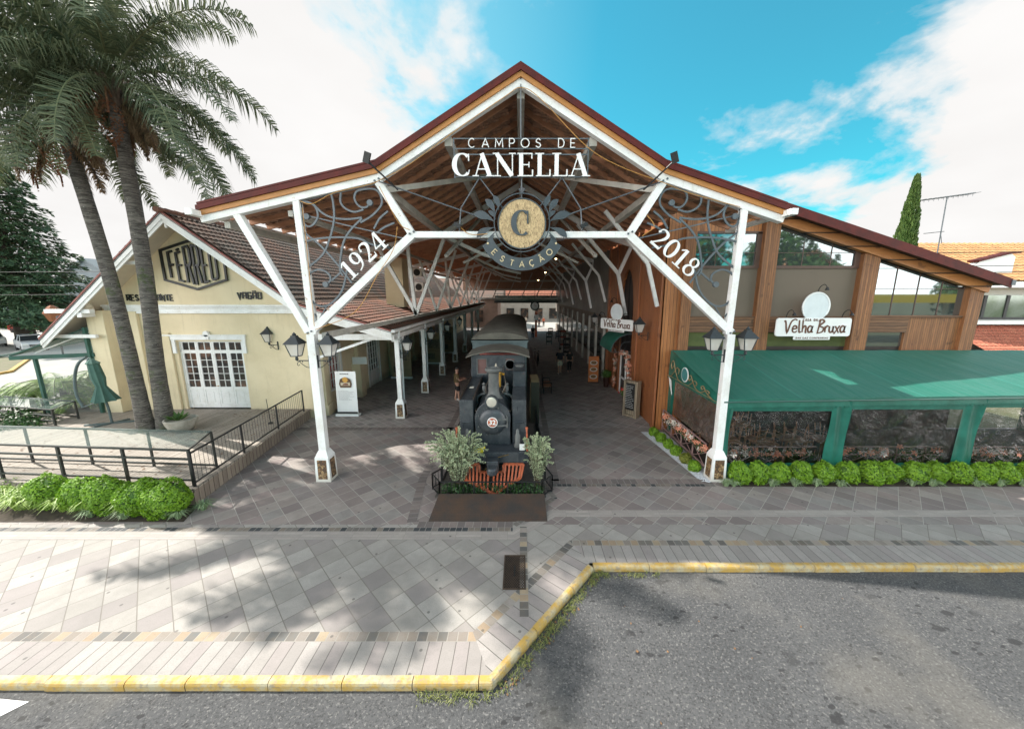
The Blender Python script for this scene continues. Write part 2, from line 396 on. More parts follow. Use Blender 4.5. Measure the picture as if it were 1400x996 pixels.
# ================================================================ SETTING
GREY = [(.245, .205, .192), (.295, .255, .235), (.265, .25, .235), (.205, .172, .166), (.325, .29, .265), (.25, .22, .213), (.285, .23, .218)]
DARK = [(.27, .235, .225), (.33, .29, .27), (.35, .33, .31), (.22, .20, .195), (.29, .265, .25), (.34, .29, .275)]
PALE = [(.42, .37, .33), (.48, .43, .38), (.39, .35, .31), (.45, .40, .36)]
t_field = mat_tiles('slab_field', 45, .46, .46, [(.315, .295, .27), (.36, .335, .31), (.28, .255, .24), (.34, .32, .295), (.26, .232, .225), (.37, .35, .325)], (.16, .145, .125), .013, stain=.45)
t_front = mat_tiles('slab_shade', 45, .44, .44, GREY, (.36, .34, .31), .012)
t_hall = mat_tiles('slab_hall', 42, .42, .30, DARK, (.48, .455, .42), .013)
t_plank = mat_tiles('kerb_planks', 0, .225, 5, [(.32, .295, .275), (.36, .33, .31), (.285, .26, .245), (.335, .315, .295), (.30, .265, .255)], (.10, .09, .08), .012, uv=True, stain=.2)
t_sq = mat_tiles('small_squares', 0, .17, 5, [(.33, .25, .17), (.24, .22, .20), (.11, .12, .125), (.30, .27, .25), (.36, .29, .20), (.22, .20, .185), (.07, .08, .09)], (.28, .26, .23), .014, uv=True)
t_groove = mat_tiles('groove_band', 0, .62, .09, [(.36, .325, .30), (.39, .355, .325), (.33, .30, .28)], (.25, .225, .205), .010, uv=True, stain=.15)
t_brick = mat_tiles('brick_band', 0, .20, 5, [(.19, .155, .145), (.23, .19, .175), (.15, .13, .125)], (.27, .25, .23), .012, uv=True)
t_dk = mat_tiles('dark_squares', 0, .15, 5, [(.05, .055, .06), (.25, .21, .17), (.04, .045, .05), (.20, .18, .16)], (.25, .23, .21), .014, uv=True)

# asphalt with its stains
def mat_asphalt():
    m, nt, b = newmat('asphalt')
    f = noise(nt, .7, 8, .65); col = mix(nt, ramp(nt, f, [(.35, 0), (.7, 1)]), (.060, .062, .065), (.090, .091, .093))
    g = noise(nt, 30, 5, .8); col = mix(nt, ramp(nt, g, [(.40, .9), (.50, 0)]), col, (.022, .022, .024))
    col = mix(nt, ramp(nt, noise(nt, 24, 4, .7), [(.55, 0), (.64, .75)]), col, (.19, .185, .18))
    t = N(nt, 'ShaderNodeTexCoord'); mp = N(nt, 'ShaderNodeMapping'); nt.links.new(t.outputs['Object'], mp.inputs[0]); mp.inputs['Scale'].default_value = (1, 1.6, 1)
    wv = N(nt, 'ShaderNodeVectorMath', operation='MULTIPLY_ADD'); nn = N(nt, 'ShaderNodeTexNoise'); nn.inputs['Scale'].default_value = 14; nt.links.new(t.outputs['Object'], nn.inputs[0])
    nt.links.new(nn.outputs['Color'], wv.inputs[0]); wv.inputs[1].default_value = (.10, .10, 0); nt.links.new(mp.outputs[0], wv.inputs[2])
    dens = ramp(nt, noise(nt, .42, 3, .6), [(.44, .05), (.54, 1)])
    for s, th in ((5.5, .30), (2.0, .24)):
        v = N(nt, 'ShaderNodeTexVoronoi', voronoi_dimensions='2D'); v.inputs['Scale'].default_value = s; nt.links.new(wv.outputs[0], v.inputs[0])
        sel = N(nt, 'ShaderNodeSeparateColor'); nt.links.new(v.outputs['Color'], sel.inputs[0])
        k = M(nt, 'MULTIPLY', ramp(nt, v.outputs['Distance'], [(th*.75, .85), (th, 0)]), M(nt, 'MULTIPLY', dens, ramp(nt, sel.outputs[0], [(.84, 0), (.86, 1)])))
        col = mix(nt, k, col, (.018, .018, .020))
    br = ramp(nt, noise(nt, .35, 4), [(.52, 0), (.66, .35)]); col = mix(nt, br, col, (.15, .138, .118))
    v = N(nt, 'ShaderNodeTexVoronoi', feature='DISTANCE_TO_EDGE', voronoi_dimensions='2D'); v.inputs['Scale'].default_value = .11; nt.links.new(wv.outputs[0], v.inputs[0])
    col = mix(nt, ramp(nt, v.outputs['Distance'], [(.0, .35), (.0012, 0)]), col, (.05, .05, .05))
    setc(nt, b, col); b.inputs['Roughness'].default_value = .85; bump(nt, b, g, .8, .02)
    return m
asph = mat_asphalt()
gr = mat('earth', (.10, .11, .05), .95, 0, .3, .3, c2=(.16, .14, .09))
sheet([[(-900, -300), (900, -300), (900, 1500), (-900, 1500)]], -.30, 'ground', gr)
K = [(-40, 4.45), (-.42, 4.45), (1.55, 6.83), (40, 6.83)]            # kerb line, walking side on its left
KV = [Vector(k) for k in K]
sheet([[(-40, -25), (40, -25), (40, 6.95), (1.5, 6.95), (-.48, 4.57), (-40, 4.57)]], -.12, 'road', asph)
# paving field, under everything else
A = offset_line(K, .12)
sheet([[tuple(A[0]), tuple(A[1]), (-.48+.1, 8.0), (-40, 8.0)], [tuple(A[1]), tuple(A[2]), (1.5, 8.0), (-.38, 8.0)], [tuple(A[2]), tuple(A[3]), (40, 8.0), (1.5, 8.0)],
       [(-40, 8.0), (-.38, 8.0), (1.5, 8.0), (40, 8.0), (40, 8.3), (-40, 8.3)]], 0, 'paving', t_field)
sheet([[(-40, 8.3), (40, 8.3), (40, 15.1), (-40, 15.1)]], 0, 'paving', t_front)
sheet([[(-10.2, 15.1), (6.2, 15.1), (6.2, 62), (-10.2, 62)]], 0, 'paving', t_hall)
sheet([[(-14, 62), (14, 62), (14, 120), (-14, 120)]], 0.0, 'paving', mat('far_paving', (.42, .40, .36), .8, 0, .1, .5))
strip(K, .12, .68, .004, 'paving_planks', t_plank)
strip(K, .68, .86, .004, 'paving_squares', t_sq)
strip([(-40, 7.72), (-.1, 7.72), (.9, 8.62), (40, 8.62)], 0, .30, .004, 'paving_grooves', t_groove)
strip([(-40, 8.02), (-.2, 8.02)], 0.003, .15, .004, 'paving_squares', t_dk)
strip([(-2.6, 8.17), (-.2, 8.17)], 0.003, .24, .004, 'paving_bricks', t_brick)
strip([(-.02, 5.6), (-.02, 8.2)], -.17, 0, .008, 'paving_squares', t_sq)
strip([(.80, 10.3), (5.9, 10.3)], .0, .30, .004, 'paving_bricks', t_brick)
strip([(.80, 10.15), (5.9, 10.15)], .0, .147, .004, 'paving_squares', t_dk)
strip([(-.1, 8.2), (1.05, 9.5), (.80, 10.3)], -.0, .15, .010, 'paving_squares', t_dk)
strip([(-9.6, 14.8), (-2.9, 14.8)], 0, .35, .004, 'paving_bricks', t_brick)
strip([(1.2, 10.5), (1.2, 40)], 0, .25, .004, 'paving_bricks', t_brick)
strip([(-2.65, 8.4), (-2.95, 10.6), (-2.95, 40)], .0, .25, .004, 'paving_bricks', t_brick)
# kerb stones
def mat_kerb():
    m, nt, b = newmat('kerb_paint')
    f = noise(nt, 3.2, 8, .7); f2 = noise(nt, 11, 5, .7)
    col = mix(nt, ramp(nt, f, [(.44, 0), (.60, 1)]), (.44, .28, .065), (.42, .37, .25))
    col = mix(nt, ramp(nt, f2, [(.52, 0), (.66, .8)]), col, (.22, .20, .17))
    setc(nt, b, col); b.inputs['Roughness'].default_value = .7; bump(nt, b, f2, .6, .01); return m
kerbm = mat_kerb()
b = MB()
rnd = random.Random(3)
for i in range(3):
    a, c = KV[i], KV[i+1]; L = (c-a).length; d = (c-a)/L; n = Vector((-d.y, d.x)); t = 0.0
    if i == 0: t = L-26
    end = L if i < 2 else 24
    while t < end-.05:
        l = min(rnd.uniform(.85, 1.25), end-t)
        p = a+d*(t+.006); q = a+d*(t+l-.006)
        j = rnd.uniform(-.008, .008)
        prof = [(.0+j, -.14), (.0+j, -.035), (.015+j, -.005), (.045+j, .012), (.125, .014), (.125, -.14)]
        vs = [(p.x+n.x*u, p.y+n.y*u, z) for u, z in prof]+[(q.x+n.x*u, q.y+n.y*u, z) for u, z in prof]
        k = len(prof)
        b.add(vs, [tuple(range(k)), tuple(range(2*k-1, k-1, -1))]+[(x, (x+1) % k, k+(x+1) % k, k+x) for x in range(k)])
        t += l
struct(b.build('kerb', kerbm, smooth=False))
mark = mat('road_paint', (.72, .71, .68), .7, 0, .1, 6)
sheet([[(-9.6, 2.6), (-8.6, 2.6), (-7.15, 4.30), (-7.9, 4.36), (-8.2, 4.2)]], -.112, 'road_marking', mark)
# metal drain grate
g = thing('drain_grate', (-.09, 6.7, 0), 'rusty mesh drain cover set into the sidewalk slabs before the kerb corner', 'drain cover')
rust = mat('rusty_steel', (.085, .06, .045), .7, .5, .3, 8, c2=(.05, .038, .03))
fr = MB()
gx0, gx1, gy0, gy1 = -.36, .10, 6.22, 7.18
for x0, x1, y0, y1 in ((gx0, gx1, gy0, gy0+.03), (gx0, gx1, gy1-.03, gy1), (gx0, gx0+.03, gy0+.03, gy1-.03), (gx1-.03, gx1, gy0+.03, gy1-.03)): fr.box(x0, x1, y0, y1, .003, .022)
fr.build('frame', rust, g)
fr = MB(); n = 16
for i in range(-10, n+8):
    for sgn in (-1, 1):
        x = gx0+(gx1-gx0)*i/10*1.0
        p0, p1 = Vector((x, gy0+.02)), Vector((x+sgn*.6, gy1-.02))
        # clip to the frame
        tmin, tmax = 0., 1.
        dx = p1.x-p0.x
        for lim, s in ((gx0+.02, 1), (gx1-.02, -1)):
            f0 = s*(p0.x-lim); f1 = s*(p1.x-lim)
            if f0 < 0 and f1 < 0: tmin = 2
            elif f0 < 0: tmin = max(tmin, f0/(f0-f1))
            elif f1 < 0: tmax = min(tmax, f0/(f0-f1))
        if tmin < tmax-.02:
            q0 = p0.lerp(p1, tmin); q1 = p0.lerp(p1, tmax); z = .014 if sgn > 0 else .010
            fr.beam((q0.x, q0.y, z), (q1.x, q1.y, z), .012, .008)
fr.build('mesh', rust, g)
mp_ = MB().box(gx0+.01, gx1-.01, gy0+.01, gy1-.01, .0055, .006); mp_.build('pit_shade', mat('pit_shade_black', (.012, .011, .01), .9, 0, .1, 5), g)  # flat black sheet standing for the unlit hole below the mesh
MB().beam((-.13, 6.55, .024), (-.13, 6.85, .024), .03, .01).build('handle', black, g)
# sloping steel plate before the locomotive
plate = MB(); nx = 1
plate.add([(-2.36, 8.42, .008), (.68, 8.42, .008), (.66, 9.42, .19), (-2.30, 9.42, .19), (-2.36, 8.42, .0), (.68, 8.42, .0), (.66, 9.42, .0), (-2.30, 9.42, .0)],
          [(0, 1, 2, 3), (4, 7, 6, 5), (0, 4, 5, 1), (1, 5, 6, 2), (2, 6, 7, 3), (3, 7, 4, 0)])
def mat_plate():
    m, nt, b = newmat('checker_plate')
    t = N(nt, 'ShaderNodeTexCoord'); mp = N(nt, 'ShaderNodeMapping'); nt.links.new(t.outputs['Object'], mp.inputs[0]); mp.inputs['Rotation'].default_value = (0, 0, R(45))
    ck = N(nt, 'ShaderNodeTexChecker'); ck.inputs['Scale'].default_value = 38; nt.links.new(mp.outputs[0], ck.inputs[0])
    f = noise(nt, 2.2, 7, .65)
    col = mix(nt, ramp(nt, f, [(.35, 0), (.65, 1)]), (.062, .055, .052), (.115, .070, .048))
    col = mix(nt, M(nt, 'MULTIPLY', ck.outputs['Fac'], .35), col, (.03, .028, .028))
    setc(nt, b, col); b.inputs['Roughness'].default_value = .55; b.inputs['Metallic'].default_value = .3
    bump(nt, b, ck.outputs['Fac'], .4, .006); return m
tag(plate.build('ramp_plate', mat_plate()), 'brown rusty checkered steel ramp plate in front of the locomotive', 'ramp')

# ================================================================ TRAIN SHED CANOPY
Y0 = 10.65
shed = thing('train_shed', (0, 12, 0), 'huge open gabled timber shed with white truss frames and dark red roof', 'shed')
AP, BR, EL, ER = (0, 11.08), (3.85, 8.80), (-8.75, 7.74), (7.2, 7.74)
def rz_(x, left=True):
    """height of the white rafter's centre line"""
    a = abs(x)
    if a <= 3.85: return 11.08-(11.08-8.80)*a/3.85
    e = 8.75 if x < 0 else 7.2
    return 8.80-(8.80-7.74)*(a-3.85)/(e-3.85)
W, D = .20, .20
def seg(mb, x0, z0, x1, z1, y, w=W, d=D): mb.beam((x0, y, z0), (x1, y, z1), d, w, up=(0, 0, 1) if abs(x1-x0) > .3 else (1, 0, 0))
frames = [Y0, 19.7, 29.5, 39.5, 50]
for fi, y in enumerate(frames):
    m = MB()
    xr = 7.2 if fi == 0 else 5.75
    # rafters are mitred at the apex and breaks by overlapping a little in depth
    seg(m, 0, 11.08, 3.85, 8.80, y, .25, .20); seg(m, 0, 11.08, -3.85, 8.80, y, .25, .204)
    seg(m, 3.80, 8.80, xr, rz_(xr), y, .25, .212); seg(m, -3.80, 8.80, -8.75, 7.74, y, .25, .216)
    m.build('rafter_frame', white, shed, bevel=.008)
# front truss
m = MB(); y = Y0
m.beam((-3.0, y, 7.31), (3.0, y, 7.31), .19, .17); m.build('tie_beam', white, shed, bevel=.008)
for s in (-1, 1):
    m = MB(); seg(m, s*3.02, 7.35, s*3.84, 8.66, y, .2, .19); m.build('strut', white, shed, bevel=.008)
    m = MB(); m.beam((s*2.96, y, 7.34), (s*6.12, y, 4.60), .185, .21, up=(0, 0, 1)); m.build('strut', white, shed, bevel=.008)
    m = MB(); m.beam((s*6.02, y-.004, 4.55), (s*6.10, y-.004, rz_(s*6.1)-.1), .18, .19, up=(0, 1, 0)); m.build('post', white, shed, bevel=.008)
    m = MB(); m.beam((s*6.10, y, .9), (s*6.10, y, 4.55), .23, .21, up=(0, 1, 0)); 
    lp = m.build('post', white, shed, bevel=.01)
    # flared pedestal with stone inlays
    f = MB()
    f.add([(s*6.1+a*r, y+b_*r, z) for z, r in ((0, .23), (.78, .21), (.98, .125)) for a, b_ in ((-1, -1), (1, -1), (1, 1), (-1, 1))],
          [(3, 2, 1, 0), (8, 9, 10, 11)]+[(i*4+k, i*4+(k+1) % 4, i*4+4+(k+1) % 4, i*4+4+k) for i in range(2) for k in range(4)])
    pf = f.build('pedestal', white, shed, bevel=.006)
stonem = None
def mat_stone():
    m, nt, b = newmat('inlaid_stone')
    t = N(nt, 'ShaderNodeTexCoord'); v = N(nt, 'ShaderNodeTexVoronoi'); v.inputs['Scale'].default_value = 13; nt.links.new(t.outputs['Object'], v.inputs[0])
    s = N(nt, 'ShaderNodeSeparateColor'); nt.links.new(v.outputs['Color'], s.inputs[0])
    col = ramp(nt, s.outputs[0], [(0, (.14, .075, .035)), (.3, (.25, .15, .07)), (.6, (.09, .05, .03)), (.8, (.33, .22, .11))], 'CONSTANT')
    v2 = N(nt, 'ShaderNodeTexVoronoi', feature='DISTANCE_TO_EDGE'); v2.inputs['Scale'].default_value = 13; nt.links.new(t.outputs['Object'], v2.inputs[0])
    e = ramp(nt, v2.outputs['Distance'], [(.03, 1), (.09, 0)]); col = mix(nt, e, col, (.03, .022, .015))
    setc(nt, b, col); b.inputs['Roughness'].default_value = .5; bump(nt, b, v2.outputs['Distance'], .6, .02); return m
stonem = mat_stone()
def inlays(cx, cy, par, r0=.23, r1=.21, h=.78, faces=((0, -1), (1, 0), (-1, 0))):
    for fx, fy in faces:
        q = MB(); tx, ty = -fy, fx
        pts = []
        for z in (.09, h-.07):
            r = r0+(r1-r0)*z/h+.003
            for k in (-1, 1): pts.append((cx+fx*r+tx*k*(r0*.62), cy+fy*r+ty*k*(r0*.62), z))
        q.add([pts[0], pts[1], pts[3], pts[2]], [(0, 1, 2, 3)]); q.build('stone_inlay', stonem, par)
for s in (-1, 1): inlays(s*6.1, Y0, shed)
m = MB(); m.beam((-6.16, y, 4.62), (-7.78, y, rz_(-7.78)-.08), .19, .2, up=(0, 1, 0)); m.build('brace', white, shed, bevel=.008)
# bolted plates at the joints
pl = MB()
for x, z in ((-6.1, 4.6), (6.1, 4.6), (-3.0, 7.33), (3.0, 7.33), (-3.86, 8.68), (3.86, 8.68)):
    pl.lathe([(.028, -.13), (.028, -.10)], (x-.05, y, z), 8, 'Y'); pl.lathe([(.028, -.13), (.028, -.10)], (x+.06, y, z+.05), 8, 'Y')
pl.build('bolts', iron, shed)
# inner frames
for y in frames[1:]:
    for xs in ([(-5.6, 4.6, -3.9, 8.62)], [(-5.6, 4.6, -5.85, 8.2)], [(-5.55, 4.6, -7.3, 7.95)], [(-3.9, 8.6, -1.9, 7.7), (-1.9, 7.7, 0, 7.3)],
               [(5.6, 4.6, 5.1, 6.75), (5.1, 6.75, 2.9, 9.2)], [(5.12, 6.75, 5.7, 8.1)]):
        m = MB()
        for x0, z0, x1, z1 in xs: m.beam((x0, y, z0), (x1, y, z1), .17, .17, up=(0, 1, 0))
        m.build('strut', white, shed, bevel=.006)
for y in (15.2, 24.6, 34.5, 44.5):
    for xs in ([(-5.6, 4.6, -6.6, 7.95)], [(-5.6, 4.6, -4.2, 8.5)], [(5.6, 5.2, 5.1, 6.9), (5.1, 6.9, 3.3, 8.9)]):
        if y < 16 and xs[0][0] < 0: continue
        m = MB()
        for x0, z0, x1, z1 in xs: m.beam((x0, y, z0), (x1, y, z1), .14, .14, up=(0, 1, 0))
        m.build('strut', white, shed, bevel=.006)
# long purlins
lim = mat('weathered_white', (.50, .48, .43), .6, 0, .15, 2)
for x, z, s in ((0, 10.86, .2), (1.95, 9.72, .2), (-1.95, 9.72, .2), (3.8, 8.55, .2), (-3.8, 8.55, .2), (-8.2, 7.6, .16), (-5.8, 4.5, .16), (-6.4, 7.9, .14)):
    m = MB(); m.beam((x, Y0+.12, z), (x, 58, z), s, s*1.1); m.build('purlin', lim, shed, bevel=.006)
m = MB()                                                      # steep braces between the first two frames, seen through the tie beam
for s in (-1, 1):
    m.beam((s*3.8, Y0+.15, 8.5), (s*1.0, 15.2, 10.2), .13, .15); m.beam((s*3.0, 15.2, 7.2), (s*1.9, 19.6, 9.6), .12, .12)
    m.beam((s*3.0, 19.8, 7.3), (s*.9, 19.8, 8.3), .12, .12)
m.build('braces', lim, shed)
# lining of battens and tiles, brown rafters
YF, YB = 10.56, 60
under = mat('roof_underside', (.36, .22, .15), .85, 0, .3, 9, c2=(.20, .115, .08))
rafm = mat('brown_rafter', (.56, .29, .17), .65, 0, .2, 3, c2=(.40, .19, .11))
def zr(x): return rz_(x)+.17
lin = MB()
def slopes():
    yield (0, 3.85, YF, YB); yield (0, -3.85, YF, YB); yield (-3.85, -8.75, YF, YB); yield (3.85, 7.2, YF, 13.7); yield (3.85, 5.6, 13.7, YB)
for x0, x1, ya, yb in slopes():
    z0, z1 = zr(x0)+.15, zr(x1)+.15
    n = max(3, int(abs(x1-x0)/.32))
    lin.add([(x0, ya, z0), (x1, ya, z1), (x1, yb, z1), (x0, yb, z0)], [(0, 1, 2, 3)])
    for i in range(n):
        t = (i+.5)/n; x = x0+(x1-x0)*t; z = z0+(z1-z0)*t-.03
        lin.beam((x, ya+.02, z), (x, yb, z), .06, .04)
lin.build('roof_lining', under, shed)
ragged = MB(); rr = random.Random(5)                            # backs of the clay tiles between the rafters
for x0, x1, ya, yb in slopes():
    if x1 == 5.6: yb = 30
    yb = min(yb, 34)
    n = max(3, int(abs(x1-x0)/.32)); z0, z1 = zr(x0)+.17, zr(x1)+.17; sg = -1 if x1 < x0 else 1
    for i in range(n):
        y = ya+.05
        while y < yb:
            t = (i+.5)/n+rr.uniform(-.1, .1)/n; x = x0+(x1-x0)*t; z = z0+(z1-z0)*t-.015
            w_ = rr.uniform(.10, .16); ragged.beam((x-sg*.13, y, z-.02+.1*0), (x+sg*.13, y, z-.075), w_, .018); y += .215
ragged.build('roof_tiles', mat('clay_tile_back', (.46, .26, .17), .85, 0, .3, 6, c2=(.26, .15, .10)), shed)
y = YF+.28; k = 0
while y < 58:
    m = MB()
    for x0, x1, ya, yb in slopes():
        if ya <= y <= yb:
            z0, z1 = zr(x0)-.0, zr(x1)-.0
            m.beam((x0*1.0, y, z0+.05), (x1, y, z1+.05), .075, .15)
    m.build('rafter', rafm, shed); y += .82 if y < 30 else 1.4
# roof skin on top, barge boards
top = MB()
for x0, x1, ya, yb in slopes():
    z0, z1 = zr(x0)+.175, zr(x1)+.175
    top.add([(x0, ya-.06, z0), (x1, ya-.06, z1), (x1, yb, z1), (x0, yb, z0), (x0, ya-.06, z0+.05), (x1, ya-.06, z1+.05), (x1, yb, z1+.05), (x0, yb, z0+.05)],
            [(0, 1, 2, 3), (7, 6, 5, 4), (0, 4, 5, 1), (1, 5, 6, 2), (2, 6, 7, 3), (3, 7, 4, 0)])
top.build('roof', redroof, shed)
for nm, zo, h, yy, mm in (('barge_board', .105, .15, YF-.07, ochre), ('roof_edge', .225, .13, YF-.12, redroof)):
    m = MB()
    for x0, x1 in ((-8.75, -3.85), (-3.85, 0), (0, 3.85), (3.85, 7.2)):
        z0, z1 = rz_(x0)+zo, rz_(x1)+zo
        m.add([(x0, yy, z0-h/2+.02), (x1, yy, z1-h/2+.02), (x1, yy, z1+h/2+.02), (x0, yy, z0+h/2+.02), (x0, yy+.09, z0-h/2+.02), (x1, yy+.09, z1-h/2+.02), (x1, yy+.09, z1+h/2+.02), (x0, yy+.09, z0+h/2+.02)],
              [(0, 1, 2, 3), (7, 6, 5, 4), (0, 4, 5, 1), (1, 5, 6, 2), (2, 6, 7, 3), (3, 7, 4, 0)])
    m.build(nm, mm, shed)
for s, x in ((-1, -8.75), (1, 7.2)):                         # projecting white gutter ends
    m = MB(); m.box(x-.10, x+.10, 10.2, 10.9, rz_(x)+.02, rz_(x)+.17); m.build('gutter_end', white, shed, bevel=.01)
m = MB(); m.beam((-8.85, 10.3, 7.88), (-8.85, 58, 7.88), .14, .12); m.build('gutter', white, shed)
m = MB(); m.beam((7.3, 10.3, 7.88), (7.3, 13.6, 7.88), .14, .12); m.build('gutter', white, shed)
# wrought iron scrollwork in the two corner bays
SCR=[
  [(-6.06, 6.38), (-5.55, 6.77), (-5.3, 7.2), (-5.13, 7.7), (-5.11, 8.12), (-5.14, 8.35)] ,
  [(-6.17, 7.07), (-5.79, 7.18), (-5.3, 7.24), (-4.81, 7.24), (-4.45, 7.2), (-4.13, 7.05), (-3.65, 6.97)] ,
  [(-6.17, 7.74), (-6.2, 8.01), (-6.05, 8.14), (-5.81, 8.16), (-5.62, 8.05), (-5.56, 7.82), (-5.68, 7.61), (-5.85, 7.53), (-5.98, 7.63), (-5.99, 7.78), (-5.87, 7.79)] ,
  [(-5.65, 8.1), (-5.43, 7.88), (-5.16, 7.76), (-4.77, 7.72), (-4.36, 7.76)] ,
  [(-4.41, 7.63), (-4.07, 7.82), (-3.81, 8.08), (-3.8, 8.31), (-3.94, 8.48), (-4.22, 8.49), (-4.46, 8.42), (-4.52, 8.23), (-4.4, 8.05), (-4.22, 8.03), (-4.11, 8.14)] ,
  [(-4.88, 8.4), (-4.91, 8.16), (-4.78, 7.99), (-4.55, 7.91), (-4.3, 7.97)] ,
  [(-4.36, 7.74), (-4.67, 7.47), (-4.9, 7.17), (-5.03, 6.77), (-5.09, 6.38), (-5.02, 6.21)] ,
  [(-6.18, 7.7), (-6.01, 7.4), (-5.6, 7.05), (-5.16, 6.54), (-4.79, 6.01)] ,
  [(-6.08, 5.44), (-6.11, 5.73), (-6.08, 6.05), (-5.93, 6.29), (-5.67, 6.38), (-5.43, 6.27), (-5.39, 6.09), (-5.53, 5.97)] ,
  [(-4.89, 6.38), (-5.05, 5.89), (-5.25, 5.6), (-5.56, 5.38), (-5.86, 5.4), (-6.08, 5.64)] ,
  [(-6.09, 5.35), (-5.89, 5.06)] , [(-5.56, 5.38), (-5.86, 4.94)] ,
  [(-6.16, 7.88), (-5.45, 7.72), (-4.66, 7.53), (-3.26, 7.22)] ,
  [(-4.06, 7.47), (-3.88, 7.74), (-3.64, 7.93)] , [(-3.99, 7.36), (-3.77, 7.51), (-3.48, 7.63)] , [(-5.37, 6.07), (-5.1, 6.29)] ,
]
for s in (1, -1):
    m = MB()
    for i, c in enumerate(SCR):
        pts = crom([(p[0]*s*(1 if s > 0 else 1), p[1]) for p in c], 6)
        if s < 0: pts = [Vector((p.x, p.y)) for p in pts]
        m.ribbon([(p.x, p.y) for p in pts], .05 if i not in (10, 11, 12) else .03, lambda u, v, d: (u, 10.60+d, v), .035, .0015*i)
    for c in ((-5.87, 7.79), (-4.11, 8.14), (-5.53, 5.97)): m.lathe([(.08, -.02), (.085, .0), (.08, .07)], (c[0]*s, 10.60, c[1]), 12, 'Y')
    m.ribbon([(-6.0*s, 4.95), (-6.02*s, 8.15)], .05, lambda u, v, d: (u, 10.60+d, v), .03, .03)
    m.ribbon([(-6.0*s, 8.2), (-3.95*s, 8.62), (-3.15*s, 7.45)], .04, lambda u, v, d: (u, 10.60+d, v), .03, .033)
    m.build('scrollwork', iron, shed)
# thin rods carrying the signs
m = MB()
for s in (-1, 1):
    for a, b_ in (((3.8, 8.66), (1.0, 7.72)), ((1.1, 8.75), (1.62, 7.98)), ((1.62, 7.98), (1.68, 7.40)), ((1.1, 8.75), (.5, 8.0))):
        m.tube([(a[0]*s, 10.52, a[1]), (b_[0]*s, 10.52, b_[1])], .018, 6)
m.tube([(0.02, 10.52, 8.8), (0.02, 10.52, 8.2)], .018, 6); m.tube([(0, 10.5, 9.7), (0, 10.5, 10.95)], .018, 6)
m.build('hanging_rods', iron, shed)
# bulbs hung on the trusses and floodlights at the breaks
spot = MB()
for x, y, z in ((1.9, 15.6, 8.0), (1.9, 20.5, 7.6), (1.7, 26, 7.2), (1.5, 32, 6.9)):
    q = thing('roof_lamp', (x, y, z), 'small round lamp under the shed roof '+{15.6: 'nearest the street', 20.5: 'behind the nearest one', 26: 'third from the street', 32: 'deepest in the hall'}[y], 'lamp', 'small lamps under the shed roof')
    c = MB().lathe([(.02, .10), (.10, .02), (.11, 0)], (x, y, z), 12); c.build('lamp_shade', black, q)
    em, ent, eb = newmat('lamp_glow'); eb.inputs['Emission Color'].default_value = (1, .72, .35, 1); eb.inputs['Emission Strength'].default_value = 6
    MB().sphere((x, y, z-.02), .055, 8, 6).build('bulb', em, q)
for s in (-1, 1):
    q = thing('floodlight', (s*3.86, 10.3, 8.75), 'small black floodlight on an arm at the '+('roof bend above the year 1924' if s < 0 else 'roof bend above the year 2018'), 'floodlight', 'floodlights at the roof bends')
    m = MB(); m.tube([(s*3.3, 10.55, 8.45), (s*3.9, 10.15, 9.02)], .022, 6); m.build('arm', black, q)
    m = MB(); m.beam((s*3.95, 10.12, 8.98), (s*3.86, 10.08, 9.22), .16, .06, up=(0, 1, 0)); m.build('lamp_head', black, q)
    q = thing('floodlight', (s*1.68, 10.4, 7.42), 'small black floodlight standing on the tie beam '+('left of the round emblem' if s < 0 else 'right of the round emblem'), 'floodlight', 'floodlights on the tie beam')
    m = MB(); m.tube([(s*1.68, 10.45, 7.40), (s*1.74, 10.40, 7.62)], .015, 6); m.build('arm', black, q)
    m = MB(); m.beam((s*1.62, 10.38, 7.48), (s*1.80, 10.38, 7.56), .10, .08, up=(0, 1, 0)); m.build('lamp_head', black, q)
# orange cable looping along the truss
m = MB(); cab = mat('orange_cable', (.55, .28, .07), .6, 0, .05, 3)
for pts in ([(-5.95, 10.5, 8.16), (-5.6, 10.45, 8.08), (-5.0, 10.45, 8.35), (-4.2, 10.45, 8.52), (-3.8, 10.4, 8.62), (-2.9, 10.4, 9.05), (-1.6, 10.45, 9.92), (-.4, 10.45, 10.65), (0, 10.45, 10.85), (.5, 10.45, 10.6), (1.7, 10.45, 9.5), (2.6, 10.42, 9.0), (3.75, 10.4, 8.6), (4.5, 10.45, 8.35), (5.9, 10.45, 8.0)],
            [(-3.75, 10.4, 8.5), (-3.3, 10.4, 7.6), (-3.0, 10.4, 7.4)], [(-3.35, 10.45, 7.5), (-3.5, 10.45, 6.9), (-4.0, 10.45, 6.2), (-4.7, 10.45, 5.2), (-5.9, 10.5, 4.7)],
            [(-5.9, 10.5, 8.0), (-5.9, 10.5, 6.5), (-5.92, 10.5, 4.8)], [(-1.7, 10.4, 7.55), (-1.4, 10.4, 7.3), (-.9, 10.4, 7.3)], [(3.4, 10.45, 7.8), (3.6, 10.4, 7.5), (3.3, 10.4, 7.25)]):
    m.tube(crom(pts, 5), .009, 4)
tag(m.build('cable', cab), 'thin orange electric cable looping loosely along the white front truss', 'cable')

